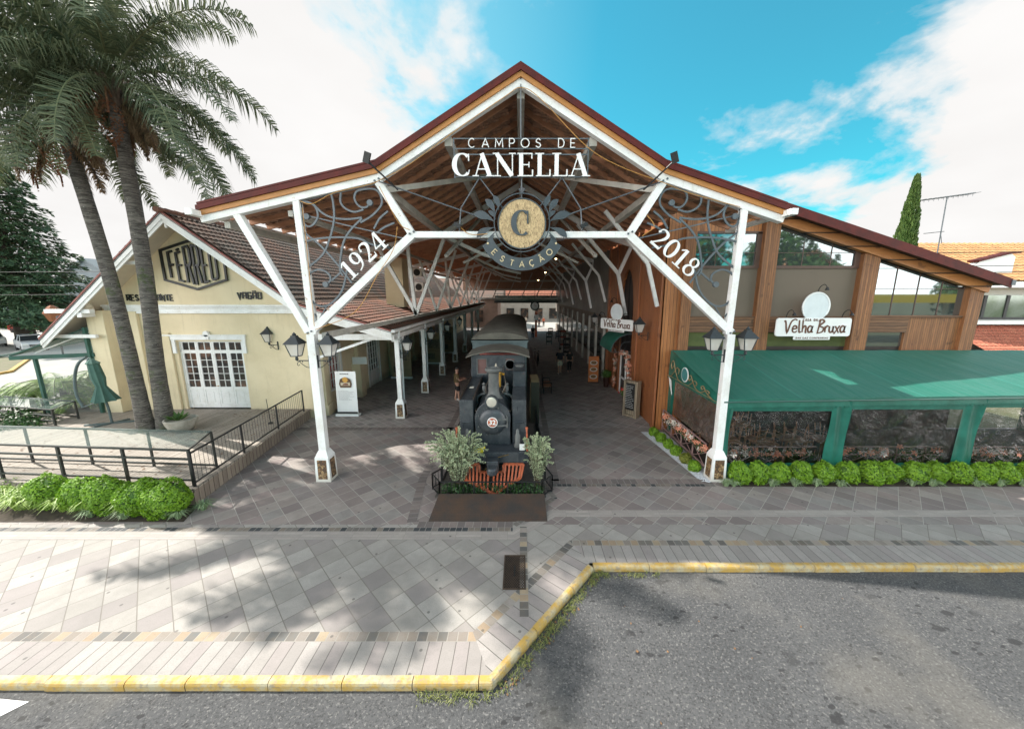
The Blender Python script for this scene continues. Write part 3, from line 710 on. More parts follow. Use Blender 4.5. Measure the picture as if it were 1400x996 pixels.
# ================================================================ LETTERING
def arcp(cx, cy, rx, ry, a0, a1, n=14): return [(cx+rx*math.cos(R(a0+(a1-a0)*i/n)), cy+ry*math.sin(R(a0+(a1-a0)*i/n))) for i in range(n+1)]
def thick(pts, lo, hi, cx):
    """thick where the stroke runs upright, thin where it runs level"""
    out = []
    for i in range(len(pts)):
        a = pts[max(0, i-1)]; b = pts[min(len(pts)-1, i+1)]; d = math.hypot(b[0]-a[0], b[1]-a[1]) or 1
        out.append(lo+(hi-lo)*(abs(b[1]-a[1])/d)**2)
    return out
TK, TN = .19, .045
def serif(x, y, w=.30): return ([(x-w/2, y), (x+w/2, y)], .045)
def glyph(ch):
    """(strokes, advance) in a box of unit height: heavy stems, hairlines and slab serifs"""
    S = []
    if ch == 'C':
        p = arcp(.42, .5, .33, .475, 48, 312, 26); S.append((p, thick(p, .05, .22, .4))); S.append(([(.68, .66), (.68, .97)], .05)); S.append(([(.66, .10), (.70, .28)], .04)); return S, .84
    if ch == 'A':
        return [([(.12, .02), (.40, .98)], .05), ([(.38, .99), (.70, .02)], .20), ([(.20, .31), (.58, .31)], .045), serif(.12, .02, .26), serif(.72, .02, .34)], .88
    if ch == 'N':
        return [([(.15, .02), (.15, .97)], .05), ([(.12, .98), (.74, .02)], .19), ([(.76, .02), (.76, .98)], .05), serif(.15, .02, .26), serif(.76, .98, .28), serif(.06, .98, .2)], .92
    if ch == 'E':
        return [([(.20, .02), (.20, .98)], TK), ([(.05, .98), (.66, .98)], .045), ([(.05, .02), (.68, .02)], .045), ([(.28, .5), (.52, .5)], .045), ([(.64, .76), (.64, .98)], .05), ([(.67, .02), (.67, .28)], .06), ([(.52, .38), (.52, .62)], .045)], .76
    if ch == 'L':
        return [([(.20, .02), (.20, .98)], TK), serif(.20, .98, .36), ([(.05, .02), (.64, .02)], .045), ([(.63, .02), (.63, .30)], .06)], .70
    if ch == '1':
        return [([(.25, .02), (.25, .98)], .17), serif(.25, .02, .42), ([(.04, .80), (.20, .96)], .06)], .50
    if ch == '0':
        p = arcp(.30, .5, .22, .46, 90, 450, 28); return [(p, thick(p, .05, .17, .3))], .62
    if ch == '9':
        p = arcp(.29, .68, .19, .28, 0, 360, 24); q = crom([(.47, .72), (.46, .42), (.36, .16), (.12, .04)], 5)
        return [(p, thick(p, .05, .15, .3)), ([tuple(x) for x in q], [.15, .15, .14, .14, .13, .12, .11, .10, .09, .08, .07, .06, .05, .05, .05, .05])], .60
    if ch == '2':
        q = [tuple(x) for x in crom([(.08, .74), (.14, .92), (.30, .97), (.46, .88), (.47, .68), (.34, .42), (.08, .06)], 5)]
        ws = [.05+.11*math.exp(-((i-18)/8)**2) for i in range(len(q))]
        return [(q, ws), ([(.05, .06), (.52, .06)], .12), ([(.52, .04), (.54, .24)], .04), ([(.06, .70), (.13, .80)], .10)], .62
    if ch == '4':
        return [([(.42, .02), (.42, .98)], .15), ([(.38, .96), (.04, .30)], .05), ([(.02, .29), (.60, .29)], .06), serif(.42, .02, .36)], .64
    if ch == '8':
        p = arcp(.29, .74, .165, .22, 90, 450, 22); q = arcp(.29, .27, .21, .25, 90, 450, 22)
        return [(p, thick(p, .05, .12, .3)), (q, thick(q, .05, .14, .3))], .60
    return [], .4
def didone(mb, txt, org, height, xdir, P, t, fit=None, gap=.03):
    """txt along xdir (2D unit vector) from org; returns the length"""
    gl = [glyph(c) for c in txt]; tot = sum(a for _, a in gl)+gap*(len(txt)-1)
    k = height; sx = (fit/(tot*k)) if fit else 1.0
    xd = Vector(xdir).normalized(); yd = Vector((-xd.y, xd.x)); cur = 0; n = 0
    for S, adv in gl:
        for pts, ws in S:
            q = [tuple(Vector(org)+xd*((cur+p[0])*k*sx)+yd*(p[1]*k)) for p in pts]
            w = [x*k for x in ws] if isinstance(ws, list) else ws*k
            mb.ribbon(q, w, P, t, -.0008*(n % 7)); n += 1
        cur += adv+gap
# plain thin capitals
TH = {'C': [arcp(.42, .5, .42, .5, 50, 310, 18)], 'A': [[(0, 0), (.42, 1), (.84, 0)], [(.14, .32), (.70, .32)]], 'M': [[(0, 0), (.06, 1), (.46, .25), (.86, 1), (.92, 0)]],
      'P': [[(0, 0), (0, 1), (.38, 1)]+arcp(.38, .73, .25, .27, 90, -90, 8)+[(0, .46)]], 'O': [arcp(.5, .5, .5, .5, 90, 450, 24)],
      'S': [[tuple(p) for p in crom([(.58, .82), (.32, 1), (.06, .80), (.14, .58), (.46, .46), (.60, .22), (.34, 0), (.02, .16)], 4)]],
      'D': [[(0, 0), (0, 1), (.28, 1)]+arcp(.28, .5, .42, .5, 90, -90, 12)+[(0, 0)]], 'E': [[(.55, 1), (0, 1), (0, 0), (.57, 0)], [(0, .5), (.5, .5)]], 'T': [[(0, 1), (.64, 1)], [(.32, 1), (.32, 0)]],
      'F': [[(.6, 1), (0, 1), (0, 0)], [(0, .52), (.5, .52)]], 'R': [[(0, 0), (0, 1), (.5, 1), (.62, .9), (.62, .6), (.5, .5), (0, .5)], [(.34, .5), (.64, 0)]],
      'N': [[(0, 0), (0, 1), (.62, 0), (.62, 1)]], 'V': [[(0, 1), (.3, 0), (.6, 1)]], 'G': [[(.6, .85), (.5, 1), (.1, 1), (0, .9), (0, .1), (.1, 0), (.5, 0), (.6, .1), (.6, .5), (.3, .5)]],
      'U': [[(0, 1), (0, .1), (.1, 0), (.5, 0), (.6, .1), (.6, 1)]], ' ': [], '~': []}
TW = {'C': .84, 'A': .84, 'M': .92, 'P': .63, 'O': 1.0, 'S': .62, 'D': .70, 'E': .57, 'T': .64, 'F': .6, 'R': .64, 'N': .62, 'V': .6, 'G': .6, 'U': .6, ' ': .55}
PF = lambda y0: (lambda u, v, d: (u, y0+d, v))
# --- station name sign
sg = thing('station_sign', (0, 10.5, 9.2), 'big white CAMPOS DE CANELLA lettering on a thin iron frame under the gable peak', 'sign')
m = MB()
for z in (9.68, 9.44, 9.30): m.box(-1.74, 1.76, 10.47, 10.49, z-.013, z+.013)
m.box(-1.74, 1.76, 10.47, 10.49, 8.74, 8.765)
for x in (-1.75, 1.77): m.box(x-.013, x+.013, 10.465, 10.495, 8.72, 9.70)
m.build('sign_frame', iron, sg)
m = MB(); x = -1.36; TXT = 'CAMPOS DE'; tot = sum(TW[c] for c in TXT)*.21+.10*(len(TXT)-1); k = (2.78-tot)/(len(TXT)-1)+.10
for ch in TXT:
    for i, p in enumerate(TH[ch]): m.ribbon([(x+a*.21, 9.455+b_*.21) for a, b_ in p], .022, PF(10.43), .02, .001*i)
    x += TW[ch]*.21+k
m.build('thin_lettering', signwhite, sg)
m = MB(); didone(m, 'CANELLA', (-1.80, 8.75), .56, (1, 0), PF(10.40), .04, fit=3.62, gap=.0); m.build('bold_lettering', signwhite, sg)
for txt, o, e, s in (('1924', (-4.74, 6.08), (-3.62, 7.05), 'left'), ('2018', (3.52, 7.12), (4.74, 6.12), 'right')):
    d = Vector(e)-Vector(o); m = MB(); didone(m, txt, o, .52, d, PF(10.50), .035, fit=d.length, gap=.02)
    if s == 'right': pass
    tag(m.build('year_sign', signwhite), 'white metal numerals '+txt+' slanting along the truss strut nearer the '+('yellow house' if s == 'left' else 'timber restaurant'), 'sign')
# --- round emblem
em = thing('station_emblem', (.03, 10.45, 7.55), 'round wooden emblem with a dark C above an iron ESTAÇÃO ribbon', 'emblem')
cx, cz = .03, 7.56
darkir = mat('emblem_iron', (.075, .085, .095), .45, .5, .1, 4)
def mat_disc():
    m, nt, b = newmat('burled_wood')
    t = N(nt, 'ShaderNodeTexCoord'); mp = N(nt, 'ShaderNodeMapping'); nt.links.new(t.outputs['Object'], mp.inputs[0]); mp.inputs['Scale'].default_value = (2.2, 1, .8)
    f = noise(nt, 14, 6, .75, mp.outputs[0], 1.0)
    setc(nt, b, ramp(nt, f, [(.38, (.14, .09, .045)), (.5, (.50, .36, .19)), (.7, (.68, .53, .30))])); b.inputs['Roughness'].default_value = .7; bump(nt, b, f, .5, .02); return m
p = [(cx+.62*(abs(math.cos(a))**.86)*(1 if math.cos(a) > 0 else -1), cz+.62*(abs(math.sin(a))**.86)*(1 if math.sin(a) > 0 else -1)) for a in [2*PI*i/40 for i in range(40)]]
MB().prism(p, 10.40, 10.47, 'XZ').build('disc', mat_disc(), em)
m = MB(); m.ribbon([(cx+.64*math.cos(a), cz+.64*math.sin(a)) for a in [2*PI*i/40 for i in range(41)]], .03, PF(10.385), .09); m.ribbon([(cx+.75*math.cos(a), cz+.03+.75*math.sin(a)) for a in [2*PI*i/40 for i in range(41)]], .028, PF(10.42), .03)
m.build('ring', darkir, em)
m = MB()
pts = arcp(cx, cz+.02, .22, .31, 52, 308, 24); m.ribbon(pts, [x*.95 for x in thick(pts, .035, .16, 0)], PF(10.36), .03)
m.ribbon([(cx+.155, cz+.0), (cx+.155, cz+.33)], .04, PF(10.358), .03); m.build('letter', darkir, em)
m = MB(); pts = arcp(cx, cz, 1.05, 1.05, 207, 333, 36); m.ribbon(pts, .34, PF(10.43), .025); m.build('name_ribbon', darkir, em)
goldl = mat('gold_lettering', (.62, .50, .30), .5, .1, .05, 4, bs=0)
m = MB(); word = 'ESTACAO'
for i, ch in enumerate(word):
    a = R(270+(i-3)*15.3); c0 = Vector((cx+1.05*math.cos(a), cz+1.05*math.sin(a))); up = Vector((-math.cos(a), -math.sin(a))); rt = Vector((up.y, -up.x))
    f = lambda px, py: tuple(c0+rt*((px-TW[ch]/2)*.15)+up*((py-.5)*.15))
    for j, p in enumerate(TH[ch]): m.ribbon([f(*q) for q in p], .022, PF(10.41), .02, -.0008*j)
    if i == 4: m.ribbon([f(.42, -.0), f(.45, -.15), f(.33, -.28)], .02, PF(10.409), .02)
    if i == 5: m.ribbon([f(.18, 1.2), f(.32, 1.32), f(.5, 1.2), f(.64, 1.32)], .018, PF(10.409), .02)
# the C of the fifth letter is a cedilla C
for s in (-1, 1): m.lathe([(.03, 10.41), (.03, 10.43)], (cx+s*.93, 0, cz-.50), 10, 'Y')
m.build('ribbon_lettering', goldl, em)
m = MB(); n = 0
def tear(x, z, ang, L, w):
    global n
    pts = []; ws = []
    for i in range(13):
        t = i/12; bend = .35*math.sin(t*PI/1.3)
        d = Vector((math.cos(R(ang)), math.sin(R(ang)))); nn = Vector((-d.y, d.x))
        q = Vector((x, z))+d*(L*t)+nn*(L*bend*.5*(1 if ang < 90 or ang > 270 else -1)); pts.append(tuple(q)); ws.append(max(.012, w*math.sin(PI*(t**1.6))*1.0+.012))
    m.ribbon(pts, ws, PF(10.44), .02, .0012*n); n += 1
for s in (-1, 1):
    def sx(x): return cx+s*x
    for x, z, a, L, w_ in ((.72, .05, 12, .62, .20), (.74, -.08, -35, .55, .16), (.74, -.20, -78, .42, .15), (.62, .35, 62, .40, .14), (.72, .26, 48, .45, .16), (.70, .12, 40, .30, .10)):
        tear(sx(x), cz+z, a if s > 0 else 180-a, L, w_)
    m.lathe([(.035, 10.44), (.035, 10.46)], (sx(1.12), 0, cz-.28), 10, 'Y'); m.tube([(sx(.75), 10.45, cz-.3), (sx(.95), 10.45, cz-.42), (sx(1.15), 10.45, cz-.40), (sx(1.12), 10.45, cz-.28)], .012, 5)
for a in (60, 90, 120): m.tube([(cx, 10.45, cz+.76), (cx+.14*math.cos(R(a)), 10.45, cz+.76+.16*math.sin(R(a)))], [.02, .035], 6)
m.build('leaf_ornament', darkir, em)

# ================================================================ LANTERNS
lg = mat_glass('lantern_glass', (.75, .73, .68), .55, .25)
def lantern_head(x, y, z, par, r=.17):
    """hangs with its base at z: tapered glass box, hipped roof, finial"""
    m = MB()
    A = [(-1, -1), (1, -1), (1, 1), (-1, 1)]
    def ringv(rr, zz): return [(x+a*rr, y+b_*rr, zz) for a, b_ in A]
    m.add(ringv(r*1.35, z+.36)+ringv(r*1.28, z+.385)+ringv(r*.45, z+.56)+ringv(r*.42, z+.60), [(3, 2, 1, 0), (12, 13, 14, 15)]+[(i*4+k, i*4+(k+1) % 4, i*4+4+(k+1) % 4, i*4+4+k) for i in range(3) for k in range(4)])
    m.lathe([(.045, z+.60), (.06, z+.63), (.03, z+.67), (.001, z+.70)], (x, y, 0), 8)
    for a, b_ in A: m.beam((x+a*r*.62, y+b_*r*.62, z), (x+a*r*1.1, y+b_*r*1.1, z+.37), .018, .018, up=(0, 1, 0))
    for k in range(4):
        a, b_ = A[k], A[(k+1) % 4]
        m.beam((x+a[0]*r*.62, y+a[1]*r*.62, z+.0), (x+b_[0]*r*.62, y+b_[1]*r*.62, z), .02, .02)
    m.lathe([(.02, z-.14), (.05, z-.10), (.03, z-.03), (.10, z-.005)], (x, y, 0), 8)
    m.build('lantern_frame', lantern_iron, par)
    g_ = MB(); g_.add(ringv(r*.58, z+.01)+ringv(r*1.05, z+.36), [(3, 2, 1, 0), (4, 5, 6, 7)]+[(k, (k+1) % 4, 4+(k+1) % 4, 4+k) for k in range(4)]); g_.build('lantern_glass', lg, par)
    MB().sphere((x, y, z+.16), .05, 8, 6).build('bulb', signwhite, par)
def lantern(p, dx, dy, label, arm=.42, group='iron lanterns of the station'):
    """p: where the bracket is fixed; (dx, dy) the way it sticks out"""
    t = thing('wall_lantern', p, label, 'lantern', group); x, y, z = p
    m = MB(); m.beam((x+dx*.012, y+dy*.012, z-.22), (x+dx*.012, y+dy*.012, z+.16), .07, .024, up=(dx, dy, 0)) 
    m.tube([(x, y, z), (x+dx*arm, y+dy*arm, z)], .016, 6)
    pts = crom([(0, -.2), (.10, -.20), (.22, -.12), (.30, -.03), (.24, .0), (.22, -.06)], 5); m.tube([(x+dx*q[0], y+dy*q[0], z+q[1]) for q in pts], .010, 5)
    pts = crom([(.30, -.02), (.38, -.08), (.36, -.15), (.31, -.12)], 5); m.tube([(x+dx*q[0], y+dy*q[0], z+q[1]) for q in pts], .009, 5)
    m.build('bracket', lantern_iron, t); lantern_head(x+dx*arm, y+dy*arm, z+.14, t); return t
for s, nm in ((-1, 'left'), (1, 'right')):
    for d in (-1, 1):
        lantern((s*6.1+d*.11, 10.6, 3.78 if s < 0 else 3.95), d, 0, 'four-sided iron lantern on the '+('street' if d == s else 'hall')+' side of the '+nm+' front post', .38)

# ================================================================ LOCOMOTIVE
LX = -.88
eng = thing('steam_locomotive', (LX, 12.5, 0), 'dark grey narrow steam locomotive numbered 32 facing out of the shed', 'locomotive')
def mat_loco():
    m, nt, b = newmat('loco_paint')
    f = noise(nt, 2.4, 8, .7); col = mix(nt, ramp(nt, f, [(.42, 0), (.72, 1)]), (.034, .041, .050), (.095, .10, .106))
    t = N(nt, 'ShaderNodeTexCoord'); mp = N(nt, 'ShaderNodeMapping'); nt.links.new(t.outputs['Object'], mp.inputs[0]); mp.inputs['Scale'].default_value = (10, 10, 1.2)
    g = noise(nt, 1, 6, .7, mp.outputs[0]); col = mix(nt, ramp(nt, g, [(.58, 0), (.76, .6)]), col, (.17, .17, .16))
    h = noise(nt, 7, 6, .75); col = mix(nt, ramp(nt, h, [(.64, 0), (.69, .85)]), col, (.16, .075, .04))
    setc(nt, b, col); b.inputs['Metallic'].default_value = .15; nt.links.new(ramp(nt, g, [(.3, .22), (.7, .55)]), b.inputs['Roughness']); bump(nt, b, h, .25, .008); return m
loco = mat_loco()
loco2 = mat('loco_dusty', (.15, .155, .15), .7, .1, .2, 3, c2=(.08, .085, .085))
lred = mat('signal_orange', (.50, .115, .045), .55, 0, .15, 5, c2=(.30, .09, .05))
roofc = mat('tarred_canvas', (.155, .145, .12), .88, 0, .2, 1.5, c2=(.085, .08, .068))
steel0 = mat('pipe_steel', (.20, .17, .14), .5, .4, .2, 6)
def X(a): return LX+a
m = MB(); m.box(X(-1.10), X(1.10), 10.35, 15.6, .95, 1.02); m.box(X(-1.12), X(1.12), 10.28, 10.36, .70, 1.04); m.box(X(-.45), X(.45), 10.5, 15.5, .55, .95)
m.build('running_plate', loco, eng, bevel=.01)
for s in (-1, 1): m = MB(); m.box(min(X(s*1.05), X(s*.62)), max(X(s*1.05), X(s*.62)), 11.02, 11.08, 1.02, 2.45); m.build('front_plate', loco, eng, bevel=.01)
# smokebox with its flared saddle
m = MB(); prof = [(-.56, 1.02), (-.54, 1.5)]+arcp(0, 1.86, .56, .58, 180, 0, 18)+[(.54, 1.5), (.56, 1.02)]
m.prism([(X(a), b_) for a, b_ in prof], 10.92, 11.9, 'XZ'); m.build('smokebox', loco, eng, smooth=True, bevel=.012)
m = MB(); m.lathe([(.001, 10.80), (.30, 10.81), (.40, 10.85), (.43, 10.90), (.43, 10.93)], (LX, 0, 1.80), 32, 'Y')
dr = m.build('smokebox_door', loco, eng, smooth=True)
m = MB()
for a in range(0, 360, 45): m.lathe([(.02, 10.86), (.022, 10.90)], (LX+.47*math.cos(R(a+22)), 0, 1.80+.47*math.sin(R(a+22))), 6, 'Y')
m.beam((X(.14), 10.80, 1.88), (X(.46), 10.86, 1.88), .03, .05); m.beam((X(.14), 10.80, 1.68), (X(.46), 10.86, 1.68), .03, .05); m.tube([(X(.46), 10.86, 1.6), (X(.46), 10.86, 1.96)], .02, 6)
m.build('hinge', loco2, dr)
m = MB(); m.lathe([(.001, 10.775), (.165, 10.776), (.165, 10.80)], (LX, 0, 1.80), 28, 'Y'); npl = m.build('number_plate', signwhite, eng)
m = MB(); m.lathe([(.001, 10.770), (.14, 10.771), (.14, 10.777)], (LX, 0, 1.80), 28, 'Y'); m.build('plate_face', lred, npl)
text_obj('32', .21, (LX, 10.765, 1.80), FRONT, signwhite, npl, 'digits', .004, bold=.006)
# headlamp
m = MB(); m.lathe([(.05, 11.15), (.17, 11.05), (.20, 10.80), (.205, 10.78)], (LX-.02, 0, 2.45), 24, 'Y'); hl = m.build('headlamp', loco, eng, smooth=True)
lens = mat('lamp_lens', (.60, .56, .48), .15, .3, .05, 5)
MB().lathe([(.001, 10.765), (.12, 10.772), (.18, 10.785)], (LX-.02, 0, 2.45), 24, 'Y').build('lens', lens, hl, smooth=True)
m = MB(); m.beam((LX-.02, 10.98, 2.22), (LX-.02, 10.98, 2.36), .16, .12); m.build('bracket', loco, hl)
# chimney
m = MB(); m.lathe([(.30, 2.36), (.22, 2.46), (.175, 2.58), (.165, 3.20), (.19, 3.24), (.27, 3.28), (.285, 3.33), (.25, 3.37), (.16, 3.38), (.14, 3.30)], (LX, 11.55, 0), 24); m.build('chimney', loco2, eng, smooth=True)
# boiler, domes, bell
m = MB(); m.lathe([(.54, 11.85), (.53, 14.1)], (LX, 0, 1.93), 28, 'Y'); bo = m.build('boiler', loco, eng, smooth=True)
m = MB()
for yy in (12.15, 12.9, 13.6): m.lathe([(.545, yy), (.55, yy+.01), (.55, yy+.05), (.545, yy+.06)], (LX, 0, 1.93), 28, 'Y')
m.build('boiler_band', loco2, bo)
m = MB(); m.lathe([(.26, 2.40), (.24, 2.55), (.235, 2.80), (.18, 2.92), (.06, 2.98), (.001, 2.99)], (LX, 13.1, 0), 20); m.build('steam_dome', loco, eng, smooth=True)
brass = mat('brass', (.45, .30, .10), .35, .8, .15, 4)
m = MB(); m.lathe([(.10, 2.95), (.11, 3.0), (.07, 3.06), (.05, 3.24), (.03, 3.30), (.001, 3.36)], (LX+.02, 12.45, 0), 12); m.tube([(LX+.02, 12.45, 2.4), (LX+.02, 12.45, 2.96)], .05, 8); m.build('whistle', mat('pale_brass', (.42, .38, .30), .45, .5, .1, 5), eng, smooth=True)
m = MB(); m.tube([(X(.12), 12.7, 2.4), (X(.14), 12.7, 2.98), (X(.28), 12.6, 2.92)], .045, 8); m.build('bell_arm', mat('yellow_enamel', (.62, .33, .04), .4, 0, .1, 5), eng, smooth=True)
for s in (-1, 1):
    # hoop pipe over the smokebox shoulder
    m = MB(); pts = [(LX+s*(.32+.30*math.sin(R(a))), 11.95, 2.28+.22*math.cos(R(a))-.1) for a in range(0, 121, 15)]; m.tube(pts, .045, 8); m.build('steam_pipe', loco2, eng, smooth=True)
    m = MB(); m.lathe([(.05, 2.3), (.06, 2.55), (.03, 2.6), (.07, 2.64), (.02, 2.70)], (LX+s*.40, 12.3, 0), 10); m.build('valve', loco2, eng, smooth=True)
    # cylinders and buffers stand on the front beam
    m = MB(); m.lathe([(.11, 1.02), (.12, 1.10), (.08, 1.16), (.085, 1.40), (.05, 1.46), (.05, 1.56), (.02, 1.60)], (LX+s*.78, 10.75, 0), 12); m.build('lamp_stand', loco2, eng, smooth=True)
    m = MB(); m.tube([(LX+s*.70, 10.95, 1.75), (LX+s*.94, 10.95, 1.75)], .018, 6); m.tube([(LX+s*.94, 10.95, 1.75), (LX+s*.94, 11.02, 1.70)], .018, 6); m.build('grab_handle', loco, eng)
    m = MB(); m.tube([(LX+s*1.08, 10.42, 1.0), (LX+s*1.06, 10.50, 1.72)], .028, 8); m.lathe([(.04, 1.70), (.04, 1.75)], (LX+s*1.06, 10.5, 0), 8); m.build('marker_rod', lred, eng)
    m = MB(); m.beam((LX+s*.92, 10.42, 1.05), (LX+s*.92, 10.44, 1.24), .16, .02, up=(0, 1, 0)); m.build('small_plate', signwhite, eng)
# side tanks: low one by the driver, high stepped one opposite
m = MB(); m.prism([(11.08, 1.02), (11.08, 2.44), (13.95, 2.52), (13.95, 1.02)], X(-1.05), X(-.60), 'YZ'); tk = m.build('side_tank', loco, eng, bevel=.02)
m = MB(); 
for a in ((X(-1.05), X(-1.02), 11.1, 13.9), (X(-.63), X(-.60), 11.1, 13.9)): m.add([(a[0], a[2], 2.445), (a[1], a[2], 2.445), (a[1], a[3], 2.525), (a[0], a[3], 2.525), (a[0], a[2], 2.50), (a[1], a[2], 2.50), (a[1], a[3], 2.58), (a[0], a[3], 2.58)], [(0, 3, 2, 1), (4, 5, 6, 7), (0, 1, 5, 4), (1, 2, 6, 5), (2, 3, 7, 6), (3, 0, 4, 7)])
m.build('tank_rim', rust, tk)
MB().box(X(-.90), X(-.76), 12.3, 12.5, 2.50, 2.515).build('filler_note', mat('paper', (.6, .58, .5), .7, 0, .05, 5), tk)
m = MB(); m.prism([(11.08, 1.02), (11.08, 2.44), (12.6, 2.50), (12.6, 3.02), (13.95, 3.10), (13.95, 1.02)], X(.60), X(1.05), 'YZ'); m.build('side_tank', loco, eng, bevel=.02)
m = MB(); m.lathe([(.14, 3.06), (.16, 3.10), (.16, 3.14), (.02, 3.17)], (X(.83), 13.3, 0), 14); m.build('tank_lid', loco2, eng)
m = MB()
def riv(x, y, z, ax='Y', r=.011): m.lathe([(r, -.008), (r*.7, -.004), (.001, -.001)][::-1] if False else [(r, 0), (r*.8, -.006), (.001, -.010)], (x, y, z), 6, 'Y') if ax == 'Y' else m.lathe([(r, 0), (r*.8, .006), (.001, .010)], (x, y, z), 6, 'Z')
for i in range(24):
    riv(X(-1.08+i*.094), 10.279, .76); riv(X(-1.08+i*.094), 10.279, .98)
for s_ in (-1, 1):
    for i in range(16): riv(X(s_*1.02), 11.018, 1.08+i*.088); riv(X(s_*.66), 11.018, 1.08+i*.088)
    for i in range(5): riv(X(s_*(.66+i*.09)), 11.018, 2.40)
for i in range(22): a_ = R(-20+i*220/21); riv(LX+.525*math.cos(a_), 10.918, 1.86+.545*math.sin(a_), r=.010)
for i in range(11): riv(X(-.5+i*.1), 10.918, 1.08)
for i in range(18): riv(X(-.95+i*.11), 13.998, 2.58)
m.build('rivets', loco2, eng)
m = MB()
for s_ in (-1, 1):
    m.tube(crom([(X(s_*.40), 10.95, 2.2), (X(s_*.57), 11.2, 2.05), (X(s_*.59), 12.5, 2.12), (X(s_*.59), 13.95, 2.15)], 4), .016, 6); m.tube(crom([(X(s_*.3), 11.9, 2.45), (X(s_*.34), 12.5, 2.52), (X(s_*.30), 13.3, 2.6), (X(s_*.24), 13.95, 2.7)], 4), .020, 6)
m.tube(crom([(X(.25), 12.0, 2.4), (X(.36), 12.1, 2.7), (X(.30), 12.6, 2.85), (X(.2), 13.95, 2.95)], 5), .018, 6)
m.build('pipework', steel0, eng, smooth=True)
# cab
MB().box(X(-1.05), X(-.98), 14.0, 15.4, 1.02, 3.35).build('cab_side', loco, eng, bevel=.01); MB().box(X(.98), X(1.05), 14.0, 15.4, 1.02, 3.35).build('cab_side', loco, eng, bevel=.01)
m = MB()
for x0, x1, z0, z1 in ((-.98, .98, 1.02, 2.62), (-.98, -.80, 2.62, 3.38), (-.46, .98, 2.62, 2.78), (-.46, .30, 2.78, 3.38), (.62, .98, 2.78, 3.38), (-.80, -.46, 3.24, 3.38), (.30, .62, 3.24, 3.38), (-.80, -.46, 2.62, 2.64)):
    m.box(X(x0), X(x1), 14.0, 14.06, z0, z1)
m.build('cab_front', loco, eng)
m = MB()
for a in ((-.80, -.46, 2.66, 3.22),): 
    m.box(X(a[0]), X(a[1]), 13.975, 13.997, a[2]-.04, a[2]); m.box(X(a[0]), X(a[1]), 13.975, 13.997, a[3], a[3]+.04); m.box(X(a[0])-.04, X(a[0]), 13.975, 13.997, a[2]-.04, a[3]+.04); m.box(X(a[1]), X(a[1])+.04, 13.975, 13.997, a[2]-.04, a[3]+.04)
m.lathe([(.17, 13.975), (.21, 13.975), (.21, 13.997), (.17, 13.997), (.17, 13.975)], (X(.46), 0, 3.01), 24, 'Y')
m.build('window_frame', loco2, eng)
cg = mat('cab_glass', (.20, .11, .10), .12, 0, .1, 3, bs=0)
MB().box(X(-.80), X(-.46), 14.02, 14.04, 2.62, 3.24).build('window', cg, eng); MB().box(X(.30), X(.62), 14.02, 14.04, 2.78, 3.24).build('window', cg, eng)
m = MB(); arc = [(X(-1.22+2.44*i/12), 3.36+.24*(1-((i-6)/6)**2)) for i in range(13)]
m.prism(arc+[(a, b_-.05) for a, b_ in reversed(arc)], 13.75, 15.7, 'XZ'); m.build('cab_roof', roofc, eng, smooth=True)
# wheels and rods below the running plate
steel = mat('dull_steel', (.12, .11, .10), .5, .6, .2, 6)
for s in (-1, 1):
    for yy in (11.4, 12.6, 13.8, 15.0):
        m = MB(); m.lathe([(.43, -.05), (.46, -.05), (.46, .05), (.36, .05), (.34, .02), (.10, .02), (.08, .07), (.001, .07)], (LX+s*.52, yy, .56), 24, 'X'); m.build('wheel', loco, eng)
    m = MB(); m.beam((LX+s*.62, 11.4, .45), (LX+s*.62, 15.0, .45), .03, .08); m.build('side_rod', steel, eng)
    m = MB(); m.lathe([(.22, 10.55), (.22, 11.15), (.1, 11.2)], (LX+s*.82, 0, .62), 20, 'Y'); m.build('cylinder', loco, eng, smooth=True)
# orange cowcatcher
cc = MB(); n = 9
def bottom(a): return .16+.30*abs(a)
for s in (-1, 1):
    for i in range(8):
        a0 = .09+i*.122; top = .66 if a0 > .38 else .46
        zb = .10+.28*a0; yb = 9.52+.38*a0
        cc.beam((X(s*a0*.93+.0), 10.22 if a0 > .38 else 10.10, top), (X(s*a0*.86+.0), yb+.06, zb), .05, .10, up=(0, -1, 0))
    cc.beam((X(s*.96), 10.22, .69), (X(s*.36+.0), 10.22, .69), .06, .07); cc.beam((X(s*.36+.0), 10.16, .48), (X(s*.04+.0), 10.12, .46), .06, .07)
    cc.beam((X(s*.36+.0), 10.19, .69), (X(s*.36+.0), 10.14, .46), .06, .07, up=(0, 1, 0)); cc.beam((X(.12), 9.55, .10), (X(s*.88), 9.96, .40), .06, .07)
    cc.beam((X(s*.96), 10.22, .69), (X(s*.88), 9.96, .40), .06, .07, up=(0, -1, 0))
cc.build('cowcatcher', lred, eng)
m = MB(); m.beam((X(.05), 10.3, .80), (X(.05), 9.82, .66), .22, .20); m.lathe([(.13, .58), (.16, .62), (.16, .76), (.12, .80)], (X(.05), 9.80, 0), 14); m.box(X(-.12), X(.22), 9.95, 10.28, .55, .9); m.build('coupler', loco, eng, bevel=.02)
m = MB(); m.add([(X(-.62), 10.30, 1.05), (X(-.26), 10.26, 1.05), (X(-.20), 10.52, 1.12), (X(-.54), 10.56, 1.12), (X(-.62), 10.30, 1.035), (X(-.26), 10.26, 1.035), (X(-.20), 10.52, 1.105), (X(-.54), 10.56, 1.105)], [(0, 1, 2, 3), (7, 6, 5, 4), (0, 4, 5, 1), (1, 5, 6, 2), (2, 6, 7, 3), (3, 7, 4, 0)])
ys = tag(m.build('warning_plate', mat('warning_yellow', (.72, .62, .03), .5, 0, .05, 4, bs=0)), 'small bright yellow notice plate lying on the locomotive front beam', 'notice')
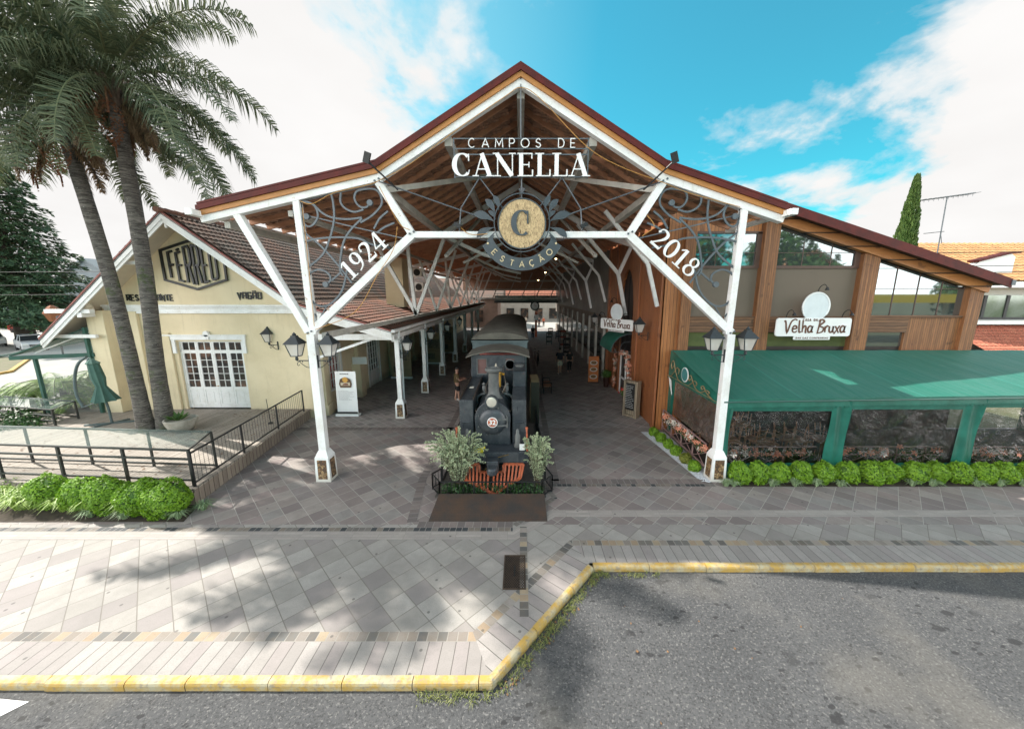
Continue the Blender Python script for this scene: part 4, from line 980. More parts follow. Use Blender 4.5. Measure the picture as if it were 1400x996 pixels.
m = MB(); m.tube([(X(.52), 10.27, .98), (X(.2), 10.24, .90), (X(-.05), 10.15, .70), (X(-.2), 10.0, .60)], .01, 5); m.build('chain', brass, eng)

# --- old passenger coach behind
co = thing('railway_coach', (LX-.05, 22, 0), 'old wooden railway coach with a curved grey canvas roof behind the locomotive', 'coach')
pinkred = mat('faded_red_coach', (.42, .12, .10), .6, 0, .15, 2, c2=(.30, .10, .09))
CX = LX-.05
m = MB(); m.box(CX-1.17, CX+1.17, 16.3, 30.0, .95, 3.30); bd = m.build('body', pinkred, co)
blue = mat('grey_blue_coach', (.11, .145, .15), .6, 0, .15, 2)
m = MB(); m.box(CX-1.20, CX+1.20, 16.22, 16.30, 3.12, 3.62); m.box(CX-1.22, CX+1.22, 16.15, 30.1, 3.30, 3.60); m.box(CX-1.26, CX+1.26, 16.10, 30.1, 3.60, 3.68); m.box(CX-1.19, CX-.95, 16.26, 16.30, .95, 3.12); m.box(CX+1.10, CX+1.19, 16.26, 16.30, .95, 3.12); m.build('cornice', blue, co)
m = MB(); arc = [(CX-1.28+2.56*i/16, 3.68+.50*math.sqrt(max(0, 1-((i-8)/8.15)**2))) for i in range(17)]
def coach_roof():
    y = 16.0; secs = [(16.0, .72), (16.35, .93), (16.9, 1.0), (29.5, 1.0), (30.2, .8)]
    vs = []; fs = []; k = 17
    for yy, sc_ in secs:
        for a, z in arc: vs.append((CX+(a-CX)*(.92+.08*sc_), yy, 3.68+(z-3.68)*sc_))
    for i in range(len(secs)-1):
        for j in range(k-1): fs.append((i*k+j, i*k+j+1, (i+1)*k+j+1, (i+1)*k+j))
    fs.append(tuple(range(k))); fs.append(tuple(range((len(secs)-1)*k, len(secs)*k)))
    return MB().add(vs, fs)
coach_roof().build('roof', roofc, co, smooth=True)
for s in (-1, 1):
    for i in range(8):
        m = MB(); y = 17.2+i*1.6; m.box(min(CX+s*1.17, CX+s*1.185), max(CX+s*1.17, CX+s*1.185), y, y+1.0, 2.1, 2.9); m.build('window', cg, co)
for y in (17.6, 19.2, 27, 28.6):
    for s in (-1, 1): m = MB(); m.lathe([(.38, -.05), (.42, -.05), (.42, .05), (.3, .05), (.08, .03), (.001, .06)], (CX+s*.52, y, .52), 20, 'X'); m.build('wheel', loco, co)
# yellowish steps / box on the hall side of the coach
bx = MB(); bx.box(.44, .82, 15.6, 17.3, 0, 1.9); tag(bx.build('step_box', mat_wood('pale_box', (.34, .30, .16), (.25, .22, .12), (.14, .12, .07), 'Z', .2, 'Y'), bevel=.01), 'tall pale olive wooden box standing beside the coach', 'box')
# track bed with rails
bed = MB(); bed.box(-2.45, .72, 9.52, 62, .0, .035); tag(bed.build('track_bed', mat('dark_gravel', (.075, .068, .060), .95, 0, .4, 20, c2=(.13, .12, .11), bs=.6)), 'dark gravel bed under the locomotive and coach', 'gravel', kind='structure')
rl = thing('railway_track', (LX, 20, .03), 'rusty railway track under the locomotive and the coach', 'track')
for s in (-1, 1):
    m = MB(); m.box(LX+s*.5-.035, LX+s*.5+.035, 10.0, 60, .07, .12); m.build('rail', rust, rl)
y = 10.1
while y < 34:
    m = MB(); m.box(LX-.9, LX+.9, y, y+.2, .035, .07); m.build('sleeper', mat_slp if 'mat_slp' in globals() else globals().setdefault('mat_slp', mat('tarred_sleeper', (.05, .04, .033), .9, 0, .3, 5)), rl); y += .65
# fence round the bed
def fence_run(pts, h0, h1, name, label, group, post_every=1.2, bal=.11, m=black, z0=0.0, rail=.028, balr=.007):
    t = thing(name, (pts[0][0], pts[0][1], z0), label, 'fence', group)
    rails = MB(); posts = MB(); bals = MB()
    for i in range(len(pts)-1):
        a = Vector((*pts[i], z0)); b_ = Vector((*pts[i+1], z0)); L = (b_-a).length; d = (b_-a)/L
        for h in (h0, h1): rails.beam(a+Vector((0, 0, h)), b_+Vector((0, 0, h)), rail, rail)
        n = max(1, round(L/bal))
        for k in range(1, n): q = a+d*(L*k/n); bals.tube([q+Vector((0, 0, h0)), q+Vector((0, 0, h1))], balr, 4, False)
        n = max(1, round(L/post_every))
        for k in range(n+1):
            q = a+d*(L*k/n); pm = MB(); pm.beam(q, q+Vector((0, 0, h1+.01)), rail*1.15, rail*1.15); pm.build('post', m, t)
    rails.build('rails', m, t); bals.build('balusters', m, t); return t
fence_run([(-2.42, 10.3), (-2.62, 10.0), (-2.30, 9.52), (.60, 9.52), (.92, 9.9), (.74, 10.5)], .06, .50, 'low_fence', 'low black iron fence around the planting before the cowcatcher', 'iron fences around the locomotive', 1.0)
fence_run([(-2.42, 10.45), (-2.35, 13), (-2.35, 19.5)], .06, .85, 'low_fence', 'black iron fence beside the locomotive on the verandah side', 'iron fences around the locomotive', 1.2)
fence_run([(.76, 10.6), (.66, 13), (.66, 15.5)], .06, .85, 'low_fence', 'black iron fence beside the locomotive on the restaurant side', 'iron fences around the locomotive', 1.2)

# ================================================================ FOLIAGE HELPERS
def leaf_quads(mb, c, r, n, size, seed, sq=(1, 1, 1), shell=.75, tri=False, zmin=-9, lump=.12):
    """n small leaves through the outer part of an uneven ball"""
    rn = random.Random(seed); ph = [rn.uniform(0, 6) for _ in range(6)]
    for _ in range(n):
        a = rn.uniform(0, 2*PI); z = rn.uniform(-1, 1); q = math.sqrt(1-z*z); d = Vector((q*math.cos(a), q*math.sin(a), z))
        l = 1+lump*(math.sin(3*a+ph[0]+2*z)+math.sin(5*z+ph[1]+a)*.8+math.sin(7*a+ph[2])*.4)
        rad = r*l*(shell+(1-shell)*rn.random()**.5)
        p = Vector(c)+Vector((d.x*sq[0], d.y*sq[1], d.z*sq[2]))*rad
        if p.z < zmin: continue
        nn = (d+Vector((rn.gauss(0, .5), rn.gauss(0, .5), rn.gauss(0, .5)))).normalized(); t = nn.cross(Vector((rn.gauss(0, 1), rn.gauss(0, 1), rn.gauss(0, 1)))).normalized(); u = nn.cross(t)
        s = size*rn.uniform(.6, 1.3); mb.add([p-t*s*.5, p+u*s*.35, p+t*s*.7, p-u*s*.35], [(0, 1, 2, 3)])
    return mb
lf_box = mat_leaf('boxwood_leaf', (.075, .20, .010), (.27, .46, .03), .5, .3)
lf_dark = mat_leaf('dark_leaf', (.012, .045, .012), (.04, .11, .02), .5, .15)
lf_mid = mat_leaf('mid_leaf', (.03, .09, .02), (.09, .18, .03), .5, .2)
lf_silver = mat_leaf('silver_leaf', (.30, .37, .20), (.56, .62, .42), .6, .2)
lf_grass = mat_leaf('grass_leaf', (.14, .27, .03), (.42, .56, .13), .5, .25)
lf_pale = mat_leaf('pale_grass', (.15, .24, .11), (.36, .45, .26), .5, .2)
lf_palm = mat_leaf('palm_leaf', (.030, .058, .030), (.15, .17, .085), .62, .22)
lf_con = mat_leaf('conifer_needle', (.025, .060, .034), (.085, .145, .065), .6, .1)
twig = mat('twig', (.10, .07, .045), .85, 0, .2, 6)
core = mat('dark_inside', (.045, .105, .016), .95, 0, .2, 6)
def wispy_bush(x, y, h, rad, n, seed, label, group=None):
    t = thing('silvery_bush', (x, y, 0), label, 'bush', group); rn = random.Random(seed)
    st = MB(); lf = MB()
    for i in range(n):
        a = rn.uniform(0, 2*PI); sp = rn.random()**.6; L = h*rn.uniform(.65, 1.05)
        dx, dy = math.cos(a)*rad*sp, math.sin(a)*rad*sp
        pts = crom([(x+dx*.1, y+dy*.1, .05), (x+dx*.35, y+dy*.35, L*.45), (x+dx*.75, y+dy*.75, L*.8), (x+dx*1.15, y+dy*1.15, L*(1-.18*sp))], 6)
        st.tube(pts, [.009-.007*k/len(pts) for k in range(len(pts))], 4, False)
        for k in range(3, len(pts)-1):
            for _ in range(7):
                tt = rn.random(); p = pts[k].lerp(pts[k+1], tt); d = Vector((rn.gauss(0, 1), rn.gauss(0, 1), rn.gauss(.5, .7))).normalized(); s = rn.uniform(.03, .065); u = d.cross(Vector((rn.gauss(0, 1), rn.gauss(0, 1), 1))).normalized()
                lf.add([p, p+d*s*.5+u*s*.25, p+d*s, p+d*s*.5-u*s*.25], [(0, 1, 2, 3)])
    st.build('stems', twig, t); lf.build('foliage', lf_silver, t, fix=False); return t
wispy_bush(-1.85, 9.95, 1.9, .82, 170, 11, 'large silvery green bush left of the orange cowcatcher, inside the low fence')
wispy_bush(.50, 10.0, 1.75, .46, 85, 12, 'narrower silvery green bush right of the orange cowcatcher, inside the low fence')
m = MB()
for i in range(16): leaf_quads(m, (-2.2+i*.18, 9.72+.1*math.sin(i*2), .16), .17, 120, .06, i, (1.2, 1, 1.1), .4, zmin=.03)
tag(m.build('ground_cover', lf_dark, fix=False), 'dense dark green leafy ground cover behind the low iron fence', 'ground cover', kind='stuff')

# ================================================================ YELLOW HOUSE
HY = 16.4
hs = thing('yellow_house', (-14, 20, 0), 'cream yellow gabled restaurant house with white mouldings and brown tiled roof', 'house')
AX, AZ_ = -14.2, 8.93
def zl(x): return AZ_-(AX-x)*.84          # left slope
def zrr(x): return AZ_-(x-AX)*.735         # right slope to the kink at -9.27
m = MB()
dx0, dx1, dz1 = -15.55, -12.6, 3.62       # door opening
wl, wr = -18.6, -9.4
top = lambda x: (zl(x) if x < AX else zrr(x))-.12
m.prism([(wl, .0), (dx0, .0), (dx0, top(dx0)), (wl, top(wl))], HY, HY+.3, 'XZ')
m.prism([(dx0, dz1), (dx1, dz1), (dx1, top(dx1)), (AX, top(AX)), (dx0, top(dx0))], HY, HY+.3, 'XZ')
m.prism([(dx1, .0), (wr, .0), (wr, top(wr)), (dx1, top(dx1))], HY, HY+.3, 'XZ')
m.box(wl, wl+.3, HY+.3, 60, 0, top(wl)); 
# side wall with window and door openings on the verandah
openings = [(17.3, 18.7, 1.1, 3.1), (22.2, 23.9, .0, 2.9), (28.6, 30.3, 0, 2.9), (34, 35.2, 1.0, 3.0), (40, 41.6, 0, 2.9)]
y = HY+.3
for a, b_, z0, z1 in openings:
    m.box(wr-.3, wr, y, a, 0, 5.1)
    if z0 > 0: m.box(wr-.3, wr, a, b_, 0, z0)
    m.box(wr-.3, wr, a, b_, z1, 5.1); y = b_
m.box(wr-.3, wr, y, 60, 0, 5.1)
wallo = m.build('wall', yellow, hs)
# corner pilaster and recess at the left, base course
m = MB(); m.box(-18.75, -18.0, HY-.55, HY, 0, 5.0); m.box(-17.55, -17.0, HY-.14, HY, 0, 4.95); m.box(-18.0, -17.55, HY-.06, HY, 0, 4.95); m.box(-16.15, -15.75, HY-.10, HY, 0, 4.0); m.build('pilaster', yellow, hs, bevel=.015)
for yy in (16.75, 20.4, 25.6, 31.5, 37):
    m = MB(); m.box(wr, wr+.18, yy, yy+.5, 0, 4.4); m.box(wr, wr+.26, yy-.05, yy+.55, 0, .5); m.build('pilaster', yellow, hs, bevel=.015)
m = MB(); m.box(wr, wr+.08, HY+.9, 20.3, 0, .45); m.build('base_course', yellow, hs)
m = MB()
for z0, z1, d in ((4.86, 4.94, .10), (4.94, 5.08, .05), (5.08, 5.16, .10), (5.16, 5.24, .17)): m.box(-18.45, -9.3, HY-d, HY, z0, z1)
m.build('frieze', white, hs)
# door
def french_door(x0, x1, z0, z1, y, par, leaves=4, trans=.42):
    dr = MB(); gl = MB(); w_ = (x1-x0)/leaves
    dr.box(x0, x1, y+.0, y+.07, z1-.07, z1); dr.box(x0, x1, y, y+.07, z1-trans-.06, z1-trans)
    dr.box(x0, x0+.07, y, y+.07, z0, z1-.07); dr.box(x1-.07, x1, y, y+.07, z0, z1-.07)
    gl.box(x0+.07, x1-.07, y+.05, y+.055, z0+.9, z1-.07)
    for i in range(leaves):
        a = x0+.07+(x1-x0-.14)/leaves*i; b_ = a+(x1-x0-.14)/leaves; nar = i in (0, leaves-1)
        zt = z1-trans-.06
        dr.box(a+.005, a+.085, y+.01, y+.06, z0, zt); dr.box(b_-.085, b_-.005, y+.01, y+.06, z0, zt)
        dr.box(a+.085, b_-.085, y+.01, y+.06, z0, z0+.18); dr.box(a+.085, b_-.085, y+.01, y+.06, z0+.86, z0+1.0); dr.box(a+.085, b_-.085, y+.01, y+.06, zt-.09, zt)
        dr.box(a+.085, b_-.085, y+.03, y+.05, z0+.18, z0+.86)
        c = (a+b_)/2; dr.box(c-.10, c+.10, y+.02, y+.03, z0+.26, z0+.78)
        for k in range(1, 5): zz_ = z0+1.0+(zt-.09-z0-1.0)*k/5; dr.box(a+.085, b_-.085, y+.025, y+.055, zz_-.012, zz_+.012)
        dr.box(c-.012, c+.012, y+.02, y+.054, z0+1.0, zt-.09)
        dr.box(a+.01, a+.07, y+.012, y+.06, zt+.06, z1-.07); dr.box(b_-.07, b_-.01, y+.012, y+.06, zt+.06, z1-.07); dr.box(c-.012, c+.012, y+.02, y+.054, zt+.06, z1-.07)
    d = dr.build('door', white, par); gl.build('pane', pane, d)
    h = MB(); c = (x0+x1)/2; h.lathe([(.02, y-.03), (.02, y+.01)], (c+.05, 0, z0+1.05), 8, 'Y'); h.box(c-.03, c+.07, y-.035, y-.02, z0+1.04, z0+1.06); h.build('handle', brass, d)
    return d
pane = mat('dark_window_glass', (.035, .032, .030), .06, 0, .2, 1.2, c2=(.16, .09, .06), thr=(.5, .62), bs=0)
curtain = mat('red_curtain', (.34, .055, .045), .85, 0, .2, 4)
french_door(dx0, dx1, .47, dz1, HY+.10, hs)
m = MB(); m.box(dx0-.95, dx1+.22, HY-.07, HY-.0, dz1+.06, dz1+.24); m.box(dx0-1.0, dx1+.26, HY-.11, HY-.0, dz1+.24, dz1+.30); m.box(dx1+.04, dx1+.20, HY-.06, HY, dz1-.55, dz1+.06); m.box(dx0-.18, dx0-.02, HY-.06, HY, dz1-.55, dz1+.06)
c = (dx0+dx1)/2; m.lathe([(.13, HY-.13), (.13, HY-.02)], (c, 0, dz1+.34), 16, 'Y'); m.box(c-.1, c+.1, HY-.13, HY-.02, dz1+.1, dz1+.3); m.build('lintel_moulding', white, hs, bevel=.008)
# verandah side doors and window
for a, b_, z0, z1 in openings:
    f = MB(); f.box(wr-.12, wr-.02, a, a+.1, z0, z1); f.box(wr-.12, wr-.02, b_-.1, b_, z0, z1); f.box(wr-.12, wr-.02, a+.1, b_-.1, z1-.1, z1)
    f.box(wr, wr+.05, a-.14, a, max(0, z0-.1), z1+.14); f.box(wr, wr+.05, b_, b_+.14, max(0, z0-.1), z1+.14); f.box(wr, wr+.05, a, b_, z1, z1+.14)
    if z0 > 0: f.box(wr-.1, wr+.12, a-.1, b_+.1, z0-.1, z0)
    else: f.box(wr-.10, wr-.04, a+.1, b_-.1, 0, .95)
    n = 3
    for k in range(1, n+1): yy = a+.1+(b_-a-.2)*k/(n+1); f.box(wr-.10, wr-.03, yy-.02, yy+.02, z0, z1-.1)
    for k in range(1, 5): zz_ = (z0+.95 if z0 == 0 else z0)+(z1-.1-(z0+.95 if z0 == 0 else z0))*k/5; f.box(wr-.095, wr-.035, a+.1, b_-.1, zz_-.012, zz_+.012)
    fo = f.build('window' if z0 > 0 else 'door', white, hs); MB().box(wr-.17, wr-.14, a, b_, z0, z1).build('pane', pane, fo)
    if z0 > 0: MB().box(wr-.135, wr-.125, a+.55, b_-.15, z0, z1-.1).build('curtain', curtain, fo)
# tiled roof, wavy rows of clay tiles
def mat_clay(name, cols, dirt, thr=(.42, .62)):
    m, nt, b = newmat(name)
    t = N(nt, 'ShaderNodeTexCoord'); uvs = N(nt, 'ShaderNodeSeparateXYZ'); nt.links.new(t.outputs['UV'], uvs.inputs[0])
    cb_ = N(nt, 'ShaderNodeCombineXYZ'); nt.links.new(M(nt, 'FLOOR', uvs.outputs[0]), cb_.inputs[0]); nt.links.new(M(nt, 'FLOOR', uvs.outputs[1]), cb_.inputs[1])
    wn = N(nt, 'ShaderNodeTexWhiteNoise', noise_dimensions='2D'); nt.links.new(cb_.outputs[0], wn.inputs[0])
    col = ramp(nt, wn.outputs['Value'], [(i/(len(cols)-1), c) for i, c in enumerate(cols)])
    f = noise(nt, .55, 8, .7); col = mix(nt, ramp(nt, f, [(thr[0], 0), (thr[1], .85)]), col, dirt)
    f = noise(nt, 9, 5, .7); col = mix(nt, ramp(nt, f, [(.45, 0), (.7, .6)]), col, tuple(x*.5 for x in dirt))
    setc(nt, b, col); b.inputs['Roughness'].default_value = .85; bump(nt, b, f, .4, .01); return m
def tiled(o, down, along, L, Dn, m, name, par, tw=.24, tr=.36, amp=.035, seg_=4):
    """o top corner; down and along unit vectors; each row laps the next"""
    o, down, along = Vector(o), Vector(down).normalized(), Vector(along).normalized(); up = along.cross(down).normalized()
    if up.z < 0: up = -up
    nc = int(L/tw)*seg_; nr = int(Dn/tr+.5); tr = Dn/nr; mb = MB(); mb.uv = []
    for r in range(nr):
        for e, lift in ((0, .0), (1.12, .045)):
            for c in range(nc+1):
                a = c/seg_; h = amp*(.5+.5*math.cos(2*PI*a))
                p = o+down*(tr*(r+e))+along*(a*tw)+up*(h+lift); mb.v.append(tuple(p)); mb.uv.append((a+.5, r+.2+(.5 if e else 0)))
        base = 2*r*(nc+1)
        for c in range(nc): mb.f.append((base+c, base+c+1, base+nc+1+c+1, base+nc+1+c))
    o_ = mb.build(name, m, par, smooth=False, fix=False); return o_
clay = mat_clay('brown_clay_tile', [(.17, .085, .06), (.14, .085, .065), (.23, .115, .075), (.11, .075, .06)], (.10, .09, .075))
clay2 = mat_clay('red_clay_tile', [(.25, .10, .065), (.20, .095, .07), (.30, .125, .075), (.15, .08, .06)], (.13, .11, .09), (.45, .68))
RY0 = 15.3
dn = Vector((4.93, 0, -3.62)); tiled((AX, RY0, AZ_), dn, (0, 1, 0), 44, dn.length, clay, 'roof', hs, tr=.34)
dn2 = Vector((3.85, 0, -1.09)); tiled((-9.27, RY0, 5.31), dn2, (0, 1, 0), 44, dn2.length, clay2, 'verandah_roof', hs, tr=.36)
dn3 = Vector((-6.0, 0, -5.05)); tiled((AX, RY0, AZ_), dn3, (0, 1, 0), 20, dn3.length, clay, 'roof', hs, tr=.36, seg_=2)
m = MB(); y = RY0
while y < 55: m.lathe([(.12, -.2), (.10, .22)], (AX, y, AZ_+.02), 8, 'Y'); y += .4
m.build('ridge_tiles', clay2, hs)
# white barge boards with a faded red edge; soffits
def bargeboard(x0, z0, x1, z1, nm='barge_board'):
    for (off, h, yy, th, mm) in ((-.17, .26, RY0-.03, .05, white), (-.02, .07, RY0-.07, .10, redtrim), (-.10, .02, RY0-.045, .02, black), (-.36, .16, RY0+.01, .05, white)):
        q = MB(); q.add([(x0, yy, z0+off-h/2), (x1, yy, z1+off-h/2), (x1, yy, z1+off+h/2), (x0, yy, z0+off+h/2), (x0, yy+th, z0+off-h/2), (x1, yy+th, z1+off-h/2), (x1, yy+th, z1+off+h/2), (x0, yy+th, z0+off+h/2)],
              [(0, 1, 2, 3), (7, 6, 5, 4), (0, 4, 5, 1), (1, 5, 6, 2), (2, 6, 7, 3), (3, 7, 4, 0)]); q.build(nm, mm, hs)
bargeboard(AX, AZ_, -9.27, 5.31); bargeboard(AX, AZ_, -20.2, 3.88); bargeboard(-9.27, 5.31, -5.42, 4.22)
m = MB(); m.add([(AX, RY0+.05, AZ_-.14), (-20.2, RY0+.05, 3.74), (-20.2, 34, 3.74), (AX, 34, AZ_-.14)], [(0, 1, 2, 3)]); m.add([(AX, RY0+.05, AZ_-.14), (-9.27, RY0+.05, 5.17), (-9.27, 34, 5.17), (AX, 34, AZ_-.14)], [(0, 1, 2, 3)])
m.add([(-9.27, RY0+.05, 5.15), (-5.42, RY0+.05, 4.06), (-5.42, 55, 4.06), (-9.27, 55, 5.15)], [(0, 1, 2, 3)]); m.build('soffit', cream, hs)
m = MB(); m.box(-19.9, -18.0, RY0+.1, RY0+.3, 4.92, 5.08); m.box(-18.5, -18.3, RY0+.05, HY-.3, 4.75, 4.95); m.box(-20.1, -18.2, RY0+.3, RY0+.42, 3.86, 4.0); m.build('soffit_beam', white, hs); m = MB()
m.box(-16.6, -15.3, RY0+.25, RY0+.42, 6.9, 7.04); m.lathe([(.05, 8.3), (.06, 8.42), (.03, 8.5)], (AX+.05, RY0+.08, 0), 8); m.build('gable_finial', white, hs)
# verandah: gutter, beam, posts with stone inlaid feet
m = MB(); m.beam((-5.34, 15.25, 4.18), (-5.34, 55, 4.18), .16, .12); m.build('gutter', white, hs); m = MB(); m.beam((-5.62, 15.9, 3.86), (-5.62, 55, 3.86), .16, .22); m.box(-9.2, -5.7, 16.0, 16.14, 3.72, 3.98); m.beam((-9.1, 16.15, 2.9), (-6.6, 16.15, 3.75), .09, .11); m.build('verandah_beam', white, hs)
vy = [16.5, 21.0, 25.8, 31, 36.5, 42, 48]
for i, yy in enumerate(vy):
    m = MB(); m.box(-5.72, -5.52, yy-.1, yy+.1, .85, 3.76); m.box(-5.8, -5.44, yy-.18, yy+.18, 3.60, 3.74)
    m.add([(-5.62+a*r, yy+b_*r, z) for z, r in ((0, .22), (.74, .20), (.92, .11)) for a, b_ in ((-1, -1), (1, -1), (1, 1), (-1, 1))],
          [(3, 2, 1, 0), (8, 9, 10, 11)]+[(q*4+k, q*4+(k+1) % 4, q*4+4+(k+1) % 4, q*4+4+k) for q in range(2) for k in range(4)])
    m.build('post', white, hs, bevel=.008); inlays(-5.62, yy, hs, .22, .20, .74, ((0, -1), (1, 0)))
    q = MB(); q.beam((-5.62, yy, 3.0), (-5.62, yy+.9, 3.76), .08, .1); q.tube(crom([(-5.34, yy-.5, 4.1), (-5.34, yy-.5, 3.85), (-5.5, yy-.1, 3.65), (-5.50, yy+.14, 3.3), (-5.50, yy+.14, .3)], 4), .045, 8); q.build('downpipe', white, hs)
    if i < 4: lantern((-5.50, yy, 3.05), 1, 0, ['iron lantern on the first verandah post beside the white banner', 'iron lantern on the second verandah post', 'iron lantern on the third verandah post from the street', 'iron lantern on the fourth verandah post, deep in the arcade'][i], .34, 'iron lanterns of the verandah')
# small things on the house
lantern((-11.55, HY, 3.35), 1, 0, 'iron lantern on the yellow gable wall right of the white door', .0) if False else None
t = lantern((-10.95, HY-.02, 3.45), -1, 0, 'iron lantern on the yellow gable wall beside the white door', .40, 'iron lanterns of the station')
m = MB(); m.sphere((-18.45, HY-.75, 5.22), .27, 12, 8, (1, .8, .7)); m.box(-18.6, -18.3, HY-.7, HY-.55, 4.98, 5.2); tag(m.build('alarm_siren', cream, smooth=True), 'rounded pale siren box on top of the yellow corner pilaster', 'siren')
m = MB(); m.lathe([(.07, -.12), (.08, .06), (.03, .10)], (-19.4, 15.45, 4.72), 10); tag(m.build('security_camera', iron), 'little dome camera under the eave of the yellow house', 'camera')
m = MB(); m.box(-7.0-.5, -7.0, 24.0, 24.9, 5.2, 6.9); m.box(-7.9, -6.6, 27.5, 28.6, 5.2, 7.2)
ch = m  # chimney block on the verandah roof
ch.v = []; ch.f = []; ch.box(-8.4, -7.3, 23.2, 24.4, 4.9, 7.9); tag(ch.build('roof_stack', yellow, bevel=.01), 'square cream yellow wall stack rising through the tiled roof into the shed', 'chimney')
for i, (yy, z) in enumerate(((26.6, 6.9), (26.9, 5.9))):
    q = thing('air_conditioner', (-7.4, yy, z), ['white air conditioning unit, upper of two beyond the yellow stack', 'white air conditioning unit, lower of two beyond the yellow stack'][i], 'air conditioner', 'air conditioning units over the tiled roof')
    MB().box(-7.9, -7.0, yy, yy+.4, z, z+.62).build('housing', signwhite, q, bevel=.03); MB().lathe([(.23, yy-.02), (.24, yy-.002)], (-7.35, 0, z+.31), 20, 'Y').build('fan_grille', black, q)
# FÉRREO hexagon sign
blk = mat('sign_black', (.016, .018, .018), .4, .2, .1, 5, bs=0)
fx, fz = -14.15, 6.93; hw, hh, hs_ = 1.34, 1.02, .62          # half width, peak height, shoulder height
def ft(x): return hh-(hh-hs_)*abs(x)/hw
sgf = thing('house_sign', (fx, HY-.1, fz), 'black hexagon sign reading FÉRREO on the yellow gable', 'sign')
m = MB(); hexa = [(0, hh), (hw, hs_), (hw, -hs_), (0, -hh), (-hw, -hs_), (-hw, hs_)]
P_ = lambda u, v, d: (fx+u, HY-.09+d, fz+v)
m.ribbon(hexa+[hexa[0]], .09, P_, .07); m.ribbon([(hexa[5][0], hexa[5][1]), hexa[0], hexa[1]], .09, P_, .068, -.001)
m.build('hexagon_frame', blk, sgf)
m = MB(); cols = [-1.04, -.70, -.34, .03, .40, .73]; wds = [.20, .22, .23, .23, .20, .26]
for ch_, x0, w_ in zip('FERREO', cols, wds):
    k = w_/(.62)
    shapes = TH[ch_] if ch_ != 'O' else [[(.1, 1), (.5, 1), (.6, .93), (.6, .07), (.5, 0), (.1, 0), (0, .07), (0, .93), (.1, 1)]]
    for j, p in enumerate(shapes):
        q = []
        for a, b_ in p:
            xx = x0+a*k; T = ft(xx)-.18; q.append((xx, -T+2*T*b_-(.13 if (ch_ == 'E' and x0 < -.5 and b_ > .99) else 0)))
        m.ribbon(q, .082, P_, .07, .002*j)
m.ribbon([(-.66, .62), (-.54, .68)], .07, P_, .07, .003)
m.build('lettering', blk, sgf)
def blockword(txt, x0, z0, h, name, label, sp=.06, w_=.05, tilde=None, lw=.13):
    m = MB(); x = x0
    for i, c in enumerate(txt):
        sh = TH[c] if c != 'O' else [[(.1, 1), (.5, 1), (.6, .9), (.6, .1), (.5, 0), (.1, 0), (0, .1), (0, .9), (.1, 1)]]
        if c == 'A': sh = [[(0, 0), (0, .85), (.12, 1), (.6, 1), (.6, 0)], [(0, .45), (.6, .45)]]
        k = lw/.62
        for j, p in enumerate(sh): m.ribbon([(x+a*k, z0+b_*h) for a, b_ in p], w_, PF(HY-.05), .04, .001*j)
        if tilde == i: m.ribbon([(x, z0+h*1.22), (x+k*.6, z0+h*1.22)], w_*.8, PF(HY-.05), .04)
        x += k*.62+sp
    tag(m.build(name, blk), label, 'lettering')
blockword('RESTAURANTE', -17.35, 5.42, .25, 'wall_lettering', 'small black letters reading RESTAURANTE above the white frieze, partly behind the palms', .065, .045, lw=.125)
blockword('VAGAO', -12.45, 5.50, .27, 'wall_lettering', 'small black letters reading VAGÃO above the white frieze', .07, .055, tilde=3, lw=.15)

# ================================================================ TIMBER DECK
deckm = mat_wood('deck_boards', (.27, .235, .20), (.36, .32, .275), (.16, .135, .11), 'Y', .13, 'X', .8)
skirt = mat_wood('deck_skirt', (.22, .18, .145), (.30, .26, .21), (.10, .08, .065), 'Z', .17, 'H', .8)
dk = thing('timber_deck', (-14, 12, 0), 'raised weathered timber terrace before the yellow house', 'deck')
DP = [(-8.95, 9.15), (-9.85, 16.35), (-21.5, 16.35), (-24, 12.6), (-18, 9.75)]
MB().prism(DP, .40, .45, 'XY').build('floor', deckm, dk)
MB().prism([(a*.999-.02, b_+.03) for a, b_ in DP], .0, .40, 'XY').build('skirt', skirt, dk)
m = MB(); m.beam((-8.93, 9.13, .43), (-9.83, 16.3, .43), .10, .07); m.beam((-8.93, 9.13, .43), (-18, 9.73, .43), .10, .07); m.build('edge_board', skirt, dk)
rl = fence_run([(-9.05, 9.35), (-9.90, 16.0)], .12, .98, 'deck_railing', 'black iron railing with thin bars along the side edge of the timber deck', None, 2.3, .16, black, .45, .04)
